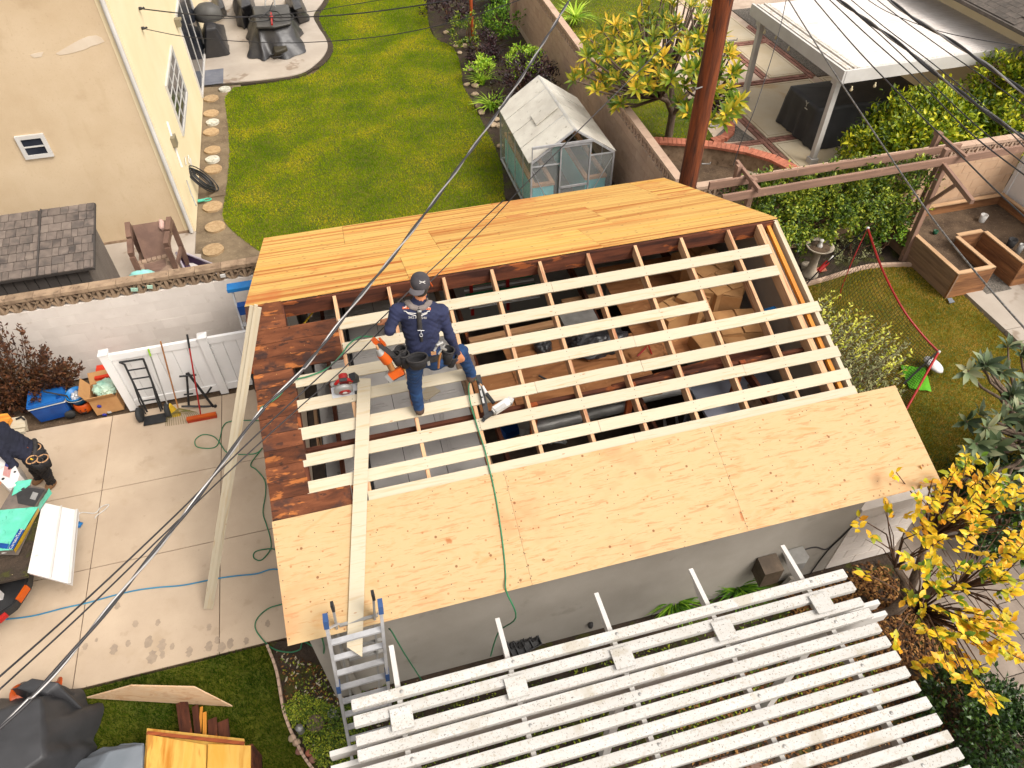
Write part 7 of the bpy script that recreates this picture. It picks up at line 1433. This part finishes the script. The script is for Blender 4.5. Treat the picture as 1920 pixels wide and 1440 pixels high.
J = dict(pel=aty(795,664,Y0), neck=aty(788,555,-1.47), head=aty(788,534,-1.45), shL=aty(744,583,-1.50), shR=aty(827,584,-1.51), elL=aty(731,619,-1.60), wrL=aty(728,608,-1.40), haL=aty(721,598,-1.27), elR=aty(843,630,-1.55), wrR=aty(857,660,-1.50), haR=aty(866,690,-1.46),
    hiL=aty(777,676,Y0), knL=aty(777,719,-1.515), anL=S(1.685,-1.52,.115), toL=S(1.66,-1.32,.05), hiR=aty(816,676,Y0), knR=V(2.225,-1.36,3.60), anR=S(2.325,-1.28,.12), toR=S(2.37,-1.08,.05), pnL=(0,-.2,-1), pnR=(0,1,-.2), curlL=.55, curlR=.22)
vs, fs, fm = person_mesh(J, None)
wk = thing('person', 'man in navy shirt, jeans and backward charcoal cap stepping across the roof battens', 'person', S(1.9,-1.45)); c_ = vs.mean(0)
bodyo = link('body', mesh_np('body', vs-c_, fs, [m_skin, m_navy, m_jean, m_boot, m_hair], True, fm), Matrix.Translation(Vector(c_)), wk)
bvh = BVHTree.FromPolygons([tuple(v) for v in vs], [tuple(f) for f in fs])
def onb_(u, v, off=.004):
    d = Vector(ray(u, v)).normalized(); loc, n, i, dist = bvh.ray_cast(Vector(CL), d)
    if loc is None: loc, n, i, dist = bvh.find_nearest(Vector(CL)+d*7.1)
    return loc+(n.normalized()*.5-d*.5).normalized()*off, n
def strip(name, path, wpx, m, parent, off=.006, th=.006, n=6, lab=None):
    pts = []
    for i in range(len(path)-1):
        for k in range(n): t = k/n; pts.append((path[i][0]*(1-t)+path[i+1][0]*t, path[i][1]*(1-t)+path[i+1][1]*t))
    pts.append(path[-1]); mb = MB(); vs_ = []
    for i, (u, v) in enumerate(pts):
        a, b = pts[max(i-1,0)], pts[min(i+1,len(pts)-1)]; du, dv = b[0]-a[0], b[1]-a[1]; L = math.hypot(du, dv) or 1; w_ = wpx[0]+(wpx[1]-wpx[0])*i/(len(pts)-1) if isinstance(wpx, tuple) else wpx
        nu, nv = -dv/L*w_/2, du/L*w_/2
        for s_ in (-1, 0, 1):
            p, _ = onb_(u+nu*s_, v+nv*s_, off+(.002 if s_ == 0 else 0)); vs_.append(p)
    k = len(pts); base = [p+Vector(ray(960,720)).normalized()*th for p in vs_]; mb.add(vs_+base, [(i*3+j, i*3+j+1, (i+1)*3+j+1, (i+1)*3+j) for i in range(k-1) for j in range(2)]+[(i*3, (i+1)*3, 3*k+(i+1)*3, 3*k+i*3) for i in range(k-1)]+[(i*3+2, 3*k+i*3+2, 3*k+(i+1)*3+2, (i+1)*3+2) for i in range(k-1)]+[(0,3*k,3*k+1,1),(1,3*k+1,3*k+2,2)], True)
    return part(name, mb, m, parent)
# cap
hd = Vector(J['head']); cp = thing_cap = part('cap', MB().lathe(hd+V(.003,-.005,.035), [(.099,-.016),(.100,.010),(.096,.034),(.082,.060),(.054,.078),(.02,.085),(0,.086)], 28, None, True, .93, 1.06), m_cap_, wk)
mb = MB(); br_ = []
for i in range(13):
    a = -math.pi*.5+(-.82+1.64*i/12)-.0; tw = Matrix.Rotation(-.38,3,'Z'); r0 = .100; dirv = tw @ V(math.sin(a+math.pi/2)*.97, -math.cos(a+math.pi/2)*1.02, 0); br_.append((hd+V(.003-.012,-.005,.022)+dirv*r0, hd+V(.003-.016,-.005,.022)+dirv*r0+tw @ V(0,-.060*max(math.cos(a+math.pi/2),.02)**.5,-.012)))
vs_ = [p for q in br_ for p in q]; mb.add(vs_+[p-V(0,0,.006) for p in vs_], [(2*i,2*i+2,2*i+3,2*i+1) for i in range(12)]+[(26+2*i+1,26+2*i+3,26+2*i+2,26+2*i) for i in range(12)]+[(2*i+1,2*i+3,26+2*i+3,26+2*i+1) for i in range(12)], True); part('brim', mb, mat('faded_brim', A(108,102,104), A(92,88,92), scale=8, rough=.9, bump=.15, var=0), cp)
cbv = BVHTree.FromPolygons([tuple(Vector(v.co)+W[cp].translation) for v in cp.data.vertices], [tuple(p.vertices) for p in cp.data.polygons])
def oncap(u, v, off=.002): d = Vector(ray(u, v)).normalized(); l_, n, i, q = cbv.ray_cast(Vector(CL), d); return (l_ if l_ is not None else hd)-d*off
mb = MB()
for a, b, r in [((786.5,527),(790,528.6),.0042),((786.5,531.5),(790,529.6),.0042),((797,527),(793.5,528.6),.0042),((797,531.5),(793.5,529.6),.0042),((789.5,529.1),(794,529.1),.0042)]: mb.tube([oncap(*a), oncap(*b)], r, 5)
part('cap_emblem', mb, m_white, cp)
part('pencil', MB().tube([hd+V(.088,-.01,.03), hd+V(.115,.02,-.055)], .008, 6), m_orange, wk)
# shirt print
prt = []
for pl in [[(762,571),(761,576),(757,577)],[(801,572),(801.5,576),(805,577)],[(757,583),(762,584),(765,588),(780,592)],[(806,583),(801,584),(800,588),(789,592)],[(762,586),(780,588)],[(790,589),(801,586)]]: strip('shirt_print', pl, 1.7, m_white, wk, .003, .0025, 3)
m_print = mat('orange_print', A(236,126,80), A(226,104,60), rough=.7, bump=0, var=0); mb = MB()
for (u0, u1, v0, v1) in [(754.5,778,577.5,577)]+[(788.5,808,577.5,579.5)]:
    n_ = int((u1-u0)/3.0)
    for i in range(n_):
        u = u0+(u1-u0)*(i+.1)/n_; uu = u0+(u1-u0)*(i+.82)/n_; v = v0+(v1-v0)*i/n_; q = [onb_(a, b, .004)[0] for a, b in ((u,v-2.2),(uu,v-2.2),(uu,v+2.2),(u,v+2.2))]; mb.extr(q, Vector(ray(780,580)).normalized()*.002)
part('shirt_lettering', mb, m_print, wk)
def skin_text(s, u, v, hpx, m):
    c = bpy.data.curves.new('t', 'FONT'); c.body = s; c.size = 1; c.align_x = 'CENTER'; c.align_y = 'CENTER'; c.resolution_u = 2; o = bpy.data.objects.new('t', c); COL.objects.link(o); me = bpy.data.meshes.new_from_object(o.evaluated_get(bpy.context.evaluated_depsgraph_get())); bpy.data.objects.remove(o)
    vv = [onb_(u+q.co.x*hpx*1.15, v-q.co.y*hpx, .004)[0] for q in me.vertices]; mb = MB().add(vv, [tuple(p.vertices) for p in me.polygons]); part('phone_number', mb, m, wk)
skin_text('562.8', 773.5, 595, 6.2, m_white); skin_text('540', 795, 596, 6.2, m_white)
# suspenders
su = strip('suspender_pad', [(763,557),(764,567),(772,575),(785,579)], (12,10), m_pad, wk, .010, .012); strip('suspender_pad', [(805,557),(804,567),(797,575),(785,579)], (12,10), m_pad, wk, .010, .012)
strip('suspender_strap', [(784.5,576),(785,590),(786.5,605),(787.5,618)], (7,9), m_belt, wk, .010, .008); strip('suspender_strap', [(789.5,629),(790.5,640)], 5, m_belt, wk, .010, .008)
part('strap_hook', MB().tube([onb_(783,619,.018)[0], onb_(795,619,.018)[0]], .004, 6).tube([onb_(789,619,.018)[0], onb_(789.5,625,.018)[0]], .005, 6).tube([onb_(789.5+2.6*math.cos(a), 627.5+2.6*math.sin(a), .018)[0] for a in [math.pi*2*i/10 for i in range(11)]], .004, 6), m_metal, wk)
strip('buckle', [(782,584),(790,583.5)], 4.5, m_galv, wk, .016, .006, 2)
# tool belt and pouches
pel = Vector(J['pel']); sd = (Vector(J['shR'])-Vector(J['shL'])).normalized(); upb = (Vector(J['neck'])-pel).normalized(); bk_ = sd.cross(upb)*1; bk_ = -bk_ if bk_.y > 0 else bk_
bt_ = thing('tool_belt', 'black padded tool belt with open pouches worn by the man on the roof', 'tool belt', pel); mb = MB(); n_ = 40
bp_ = [[pel+upb*z+sd*(.186+o)*math.cos(a)+bk_*(.132+o)*math.sin(a) for a in [2*math.pi*i/n_ for i in range(n_)]] for z, o in ((.055,.0),(.055,.014),(.045,.020),(.0,.020),(-.012,.014),(-.012,.0))]
mb.add([p for r in bp_ for p in r], [(j*n_+i, (j+1)*n_+i, (j+1)*n_+(i+1) % n_, j*n_+(i+1) % n_) for j in range(5) for i in range(n_)], True); part('belt', mb, m_belt, bt_)
part('belt_buckle', MB().box(pel+sd*.02+bk_*.156+upb*-.01, (.026,.012,.05)), m_galv, bt_); part('belt_tab', MB().box(pel-sd*.055+bk_*.157+upb*.0, (.05,.008,.010)), m_white, bt_)
def pouch(c, r, hgt, sx, sy, tilt=0, name='pouch'):
    M_ = Matrix.Translation(c) @ Matrix.Rotation(tilt,4,'Y'); p = placed(name, MB().lathe((0,0,0), [(0,-hgt),(r*.72,-hgt),(r*.95,-hgt*.45),(r,0),(r*.90,0),(r*.82,-hgt*.4),(r*.6,-hgt*.9),(0,-hgt*.9)], 22, None, True, sx, sy), m_pouch, M_, bt_)
    placed('rim', MB().tube([(r*.96*sx*math.cos(a), r*.96*sy*math.sin(a), .002) for a in [2*math.pi*i/22 for i in range(23)]], .009, 6, False), m_belt, M_, p); return p
pouch(aty(782,671,-1.80), .100, .12, 1.05, .72); pouch(aty(751,655,-1.68), .058, .15, 1, 1, -.15); pouch(aty(741,664,-1.74), .050, .14, 1, 1, -.15); pouch(aty(757,664,-1.74), .052, .17, 1, 1); pouch(aty(841,656,-1.62), .062, .17, 1, 1, .2); pouch(aty(848,668,-1.56), .055, .13, 1, 1, .2)
mb = MB()
for u0, v0, u1, v1, r in [(814,658,824,640,.012),(822,664,834,646,.010),(828,652,836,656,.014),(818,648,830,642,.016)]: mb.tube([aty(u0,v0,-1.80), aty(u1,v1,-1.76)], r, 6)
part('hand_tools', mb, m_galv, bt_); part('hammer_loop', MB().tube([aty(826,662,-1.78), aty(823,676,-1.78), aty(822,690,-1.78)], .012, 6), m_wooden, bt_); part('leather_tab', MB().box(aty(813,662,-1.79), (.05,.012,.04)), m_tanwd, bt_); part('yellow_tool', MB().tube([aty(746,684,-1.72), aty(758,694,-1.72)], .010, 6), m_yellow, bt_)
# orange nailer hanging at the left hip
ng = thing('nail_gun', 'orange cordless nailer with long dark magazine hanging at the man\'s left hip', 'nail gun', aty(735,680,-1.75)); q = lambda u, v, y=-1.75: aty(u, v, y)
part('magazine', MB().bar(q(703,640,-1.70), q(748,674), .035, .055, (0,-1,.4)), m_dkgrey, ng); part('magazine_cover', MB().bar(q(700,637,-1.70), q(716,650,-1.70), .040, .062, (0,-1,.4)).bar(q(712,636,-1.69), q(722,646,-1.69), .02, .05, (0,-1,.4)), m_orange, ng)
bev(part('motor', MB().tube([q(714,663), q(727,676)], [.045,.058], 12), m_orange, ng), .004, 1); part('nose', MB().tube([q(708,655), q(714,663)], [.022,.04], 10), m_galv, ng); part('nozzle', MB().tube([q(706,648), q(710,657)], .012, 8), m_tanwd, ng)
part('grip', MB().tube([q(726,675), q(735,692)], .032, 10), m_wooden, ng); bev(part('battery', MB().bar(q(731,706), q(755,693), .085, .075, (0,-1,.5)), m_orange, ng), .008, 1); part('battery_cap', MB().bar(q(727,709), q(733,705), .095, .08, (0,-1,.5)), m_galv, ng); part('battery_foot', MB().bar(q(734,710), q(758,698), .05, .03, (0,-1,.5)), m_dkgrey, ng)
# ---------------------------------------------------------------- circular saw and silver nailer on the battens
sf = frame(S(.96,-1.17,.0), (1,0,0), NN); sw = thing('circular_saw', 'red cordless circular saw with grey guard resting on the pale battens', 'circular saw', sf.translation)
def sp(name, mb, m, par=None): return placed(name, mb, m, sf, par or sw)
sp('base_plate', MB().bb(-.165,.12,-.06,.07,.0,.006), m_metal); sp('motor', MB().tube([(-.01,.05,.09),(-.01,.16,.09)], .05, 14), m_red); gd = sp('blade_guard', MB().lathe((-.03,-.012,.085), [(.0,-.022),(.098,-.022),(.102,-.012),(.102,.022),(.0,.03)], 26, Matrix.Rotation(math.pi/2,3,'X')), m_galv)
sp('red_cover', MB().lathe((-.02,-.037,.062), [(0,-.004),(.062,-.004),(.066,.006),(0,.008)], 22, Matrix.Rotation(math.pi/2,3,'X')), m_red, gd); sp('arbor_disc', MB().lathe((-.02,-.046,.062), [(.010,-.002),(.026,-.002),(.028,.004),(.010,.004)], 16, Matrix.Rotation(math.pi/2,3,'X')), m_white, gd)
sp('handle', MB().tube(curve([(-.10,.04,.15),(-.05,.05,.20),(.03,.05,.19),(.08,.05,.13)], 5), .019, 8), m_red); sp('grip', MB().tube([(-.05,.05,.207),(.03,.05,.197)], .021, 8), m_dkgrey); sp('battery', MB().box((.105,.08,.13), (.07,.08,.11), Matrix.Rotation(-.3,3,'Y')), m_black); sp('front_knob', MB().lathe((-.13,.06,.10), [(0,-.02),(.025,-.015),(.03,.02),(0,.03)], 12), m_galv); sp('fence_knob', MB().box((.10,-.045,.02), (.04,.03,.025)), m_black)
sn = thing('nail_gun', 'silver framing nailer with dark strip magazine lying across two lower battens', 'nail gun', S(2.45,-1.55)); g = lambda u, v, o=.06: sl_uv(u, v, o)
part('magazine', MB().bar(g(896,704,.03), g(913,778,.03), .055, .035, NN), m_dkgrey, sn); part('magazine_window', MB().bar(g(899,722,.05), g(907,756,.05), .022, .010, NN), m_galv, sn)
for v in (716,730,744,758): part('magazine_slot', MB().box(g(893+(v-700)*.235,v,.052), (.02,.03,.008)), m_black, sn)
bev(part('head', MB().bar(g(924,772,.075), g(955,752,.075), .085, .10, NN), m_white, sn), .016); part('head_panel', MB().bar(g(930,770,.128), g(948,758,.128), .045, .006, NN), m_galv, sn); part('head_cap', MB().bar(g(954,756,.06), g(958,748,.06), .07, .09, NN), m_galv, sn)
part('grip', MB().tube([g(912,738,.06), g(926,756,.07)], .022, 10), m_black, sn); part('air_fitting', MB().tube([g(905,724,.055), g(913,740,.06)], [.014,.022], 8), m_white, sn); part('hose_plug', MB().tube([g(900,720,.05), g(906,726,.055)], .009, 8), m_tanwd, sn); part('nose', MB().bar(g(908,784,.03), g(926,772,.05), .04, .05, NN), m_dkgrey, sn); part('contact_foot', MB().bar(g(905,790,.015), g(911,781,.03), .035, .02, NN), m_black, sn)
# ---------------------------------------------------------------- second man bending over the truck
J2 = dict(pel=at(63,850,.88), neck=at(-22,806,1.28), head=at(-48,806,1.28), shL=at(0,842,1.20), shR=at(4,800,1.26), elL=at(26,872,.98), wrL=at(14,890,.96), haL=at(0,902,.95), elR=at(-16,826,.98), wrR=at(-34,850,.95), haR=at(-50,866,.95), hiL=at(62,866,.84), knL=at(86,887,.46), anL=at(95,902,.13), toL=at(90,914,.06), hiR=at(60,846,.84), knR=at(66,880,.46), anR=at(72,893,.13), toR=at(66,905,.06), pnL=(0,0,-1), pnR=(0,0,-1))
vs2, fs2, fm2 = person_mesh(J2, None, fwd=(-1,-.2,-.3)); w2 = thing('person', 'man in dark navy shirt and black trousers bending over the truck bed', 'person', at(92,903,0)); c2v = vs2.mean(0)
link('body', mesh_np('body', vs2-c2v, fs2, [m_skin, mat('dark_navy_shirt', A(34,36,54), A(26,28,42), scale=4, rough=.9, bump=.3, var=0), m_blackpant, mat('tan_boot', A(150,110,72), A(120,86,58), scale=8, rough=.7, bump=.2, var=0), m_hair], True, fm2), Matrix.Translation(Vector(c2v)), w2)
part('cap', MB().lathe(Vector(J2['head']), [(.106,-.0),(.106,.03),(.09,.08),(.05,.11),(0,.116)], 24, Matrix.Rotation(-1.0,3,'Y')), m_cap_, w2)
tb2 = thing('tool_belt', 'grey and tan trimmed tool pouches on the bending man by the truck', 'tool belt', J2['pel']); pl2 = Vector(J2['pel']); ax2 = (Vector(J2['neck'])-pl2).normalized(); s2 = (Vector(J2['shR'])-Vector(J2['shL'])).normalized(); b2 = s2.cross(ax2).normalized()
mb = MB().tube([pl2+ax2*.02+s2*.19*math.cos(a)+b2*.145*math.sin(a) for a in [2*math.pi*i/30 for i in range(31)]], .03, 8, False); part('belt', mb, m_belt, tb2)
for i, (u, v) in enumerate([(54,835),(66,840),(76,850),(80,860),(70,866),(60,862)]):
    p = at(u, v, .98); M_ = Matrix.Translation(p); pq = placed('pouch', MB().lathe((0,0,0), [(0,-.17),(.05,-.17),(.072,-.06),(.075,0),(.066,0),(.05,-.14),(0,-.14)], 18), m_pouch, M_, tb2); placed('rim', MB().tube([(.072*math.cos(a), .072*math.sin(a), .002) for a in [2*math.pi*k/18 for k in range(19)]], .009, 6, False), m_tanwd if i % 2 else m_belt, M_, pq)
part('yellow_tool', MB().tube([at(57,860,.98), at(66,864,.95)], .012, 6), m_yellow, tb2); part('strap', MB().bar(at(36,848,1.04), at(52,838,1.05), .03, .014), m_redwood, tb2)
# ---------------------------------------------------------------- overhead cables
def cable(label, pts, r, m=m_cable, group='overhead cables', n=10):
    return solo('cable', MB().tube(curve([at(*p) for p in pts], n), r, 6, False), m, label, 'cable', group)
def twisted(label, pts, r, m1, m2):
    c = [at(*p) for p in pts]; c = curve(c, 40); t = thing('cable', label, 'cable', c[len(c)//2], 'overhead cables'); tot = 0; A_, B_ = [], []
    for i, p in enumerate(c):
        d = (c[min(i+1,len(c)-1)]-c[max(i-1,0)]).normalized(); a = d.orthogonal().normalized(); b = d.cross(a)
        if i: tot += (c[i]-c[i-1]).length
        ph = tot*9; A_.append(p+(a*math.cos(ph)+b*math.sin(ph))*r*.8); B_.append(p-(a*math.cos(ph)+b*math.sin(ph))*r*.8)
    part('strand', MB().tube(A_, r, 6, False), m1, t); part('strand', MB().tube(B_, r*.75, 6, False), m2, t); return t
m_bare = mat('bare_aluminium', A(196,192,190), A(150,146,144), rough=.4, metal=.6, bump=0, var=0)
twisted('twisted service cable crossing the whole roof from top centre to lower left', [(1120,-80,6.4),(1068,0,6.3),(975,150,6.15),(870,300,6.0),(760,450,5.85),(660,575,5.75),(570,690,5.65),(490,770,5.6),(420,865,5.55),(330,985,5.5),(220,1120,5.5),(100,1265,5.5),(0,1365,5.5),(-60,1420,5.5)], .0085, m_cable, m_bare)
cable('thin black cable passing behind the man and over the driveway, left one of its pair', [(945,375,4.6),(905,412,4.4),(838,478,4.2),(790,523,4.12),(728,585,4.1),(640,668,4.15),(560,742,4.2),(450,845,4.4),(330,965,4.6),(150,1135,4.8),(0,1268,5.0),(-60,1320,5.0)], .0062)
cable('thin grey cable passing behind the man and over the driveway, right one of its pair', [(1280,52,6.0),(1130,200,5.5),(985,345,4.9),(920,415,4.5),(855,480,4.25),(800,535,4.12),(735,598,4.1),(645,690,4.15),(560,765,4.25),(450,865,4.4),(330,980,4.6),(160,1145,4.8),(0,1292,5.0),(-60,1345,5.0)], .0055)
cable('thin service wire from the upper hook on the cream house wall', [(262,16,3.76),(340,25,3.75),(420,30,3.76),(520,33,3.8),(640,28,3.95),(760,14,4.1),(880,-6,4.4)], .012)
cable('thin service wire from the lower hook on the cream house wall', [(266,53,3.52),(330,66,3.5),(380,72,3.5),(460,78,3.5),(560,80,3.55),(700,70,3.7),(830,46,3.9),(960,5,4.3),(1000,-12,4.4)], .008)
cable('thin wire crossing the back lawn near the top edge', [(380,38,3.9),(560,24,4.0),(640,12,4.1),(760,-8,4.3)], .007)
for i, (u, v, z) in enumerate([(261,16,3.75),(266,53,3.52)]):
    p = atx(u, v, -1.85); solo('cable_clamp', MB().tube([p+V(-.02,0,0), p+V(.10,0,0), p+V(.10,-.05,.03), p+V(.04,-.06,0)], .014, 6).lathe(p+V(.02,0,0), [(0,-.03),(.035,-.02),(.035,.02),(0,.03)], 8), m_cable, ['wire clamp hook higher up on the cream house wall','wire clamp hook lower down on the cream house wall'][i], 'clamp')
cable('near vertical thin cable running down beside the rust brown pole', [(1478,-20,4.2),(1462,55,3.8),(1440,130,3.3),(1415,205,2.8),(1390,265,2.3),(1375,310,1.9)], .008)
cable('long cable from the top beside the pole down to the right edge past the net', [(1470,-15,6.6),(1500,35,6.55),(1570,145,6.5),(1640,250,6.4),(1700,340,6.35),(1760,425,6.3),(1850,535,6.3),(1925,620,6.3)], .0055, m_cablegrey)
cable('cable over the arbor ending at the right edge near the raised bed', [(1515,-15,6.6),(1600,85,6.6),(1700,190,6.5),(1800,290,6.5),(1860,350,6.5),(1930,415,6.5)], .005)
cable('black cable left of the thick bundle over the patio cover', [(1540,-15,6.8),(1620,60,6.8),(1720,150,6.7),(1820,250,6.7),(1930,335,6.7)], .0045)
cable('second black cable left of the thick bundle over the round bush', [(1560,-12,6.8),(1650,65,6.8),(1740,150,6.7),(1830,235,6.7),(1930,315,6.7)], .004)
twisted('thick dark cable bundle in the middle of the wires at upper right', [(1540,-22,6.9),(1600,20,6.9),(1690,85,6.9),(1770,150,6.8),(1850,210,6.8),(1930,265,6.8)], .0085, m_cable, m_cablegrey)
cable('thin cable riding just above the thick dark bundle', [(1578,-15,6.9),(1660,52,6.9),(1750,120,6.9),(1840,195,6.8),(1930,285,6.8)], .0035)
twisted('thick cable highest of the wires crossing the white patio cover', [(1640,-22,7.0),(1700,25,7.0),(1780,75,7.0),(1850,122,7.0),(1930,180,7.0)], .0085, m_cable, m_bare)
cable('thin slack cable curving over the white patio cover to the right edge', [(1600,-20,6.2),(1660,20,6.2),(1750,55,6.2),(1840,75,6.2),(1930,88,6.2)], .004)
cable('thin cable between the two thick ones on the upper right', [(1620,-20,6.9),(1690,35,6.9),(1780,100,6.9),(1860,155,6.9),(1930,205,6.9)], .0035)
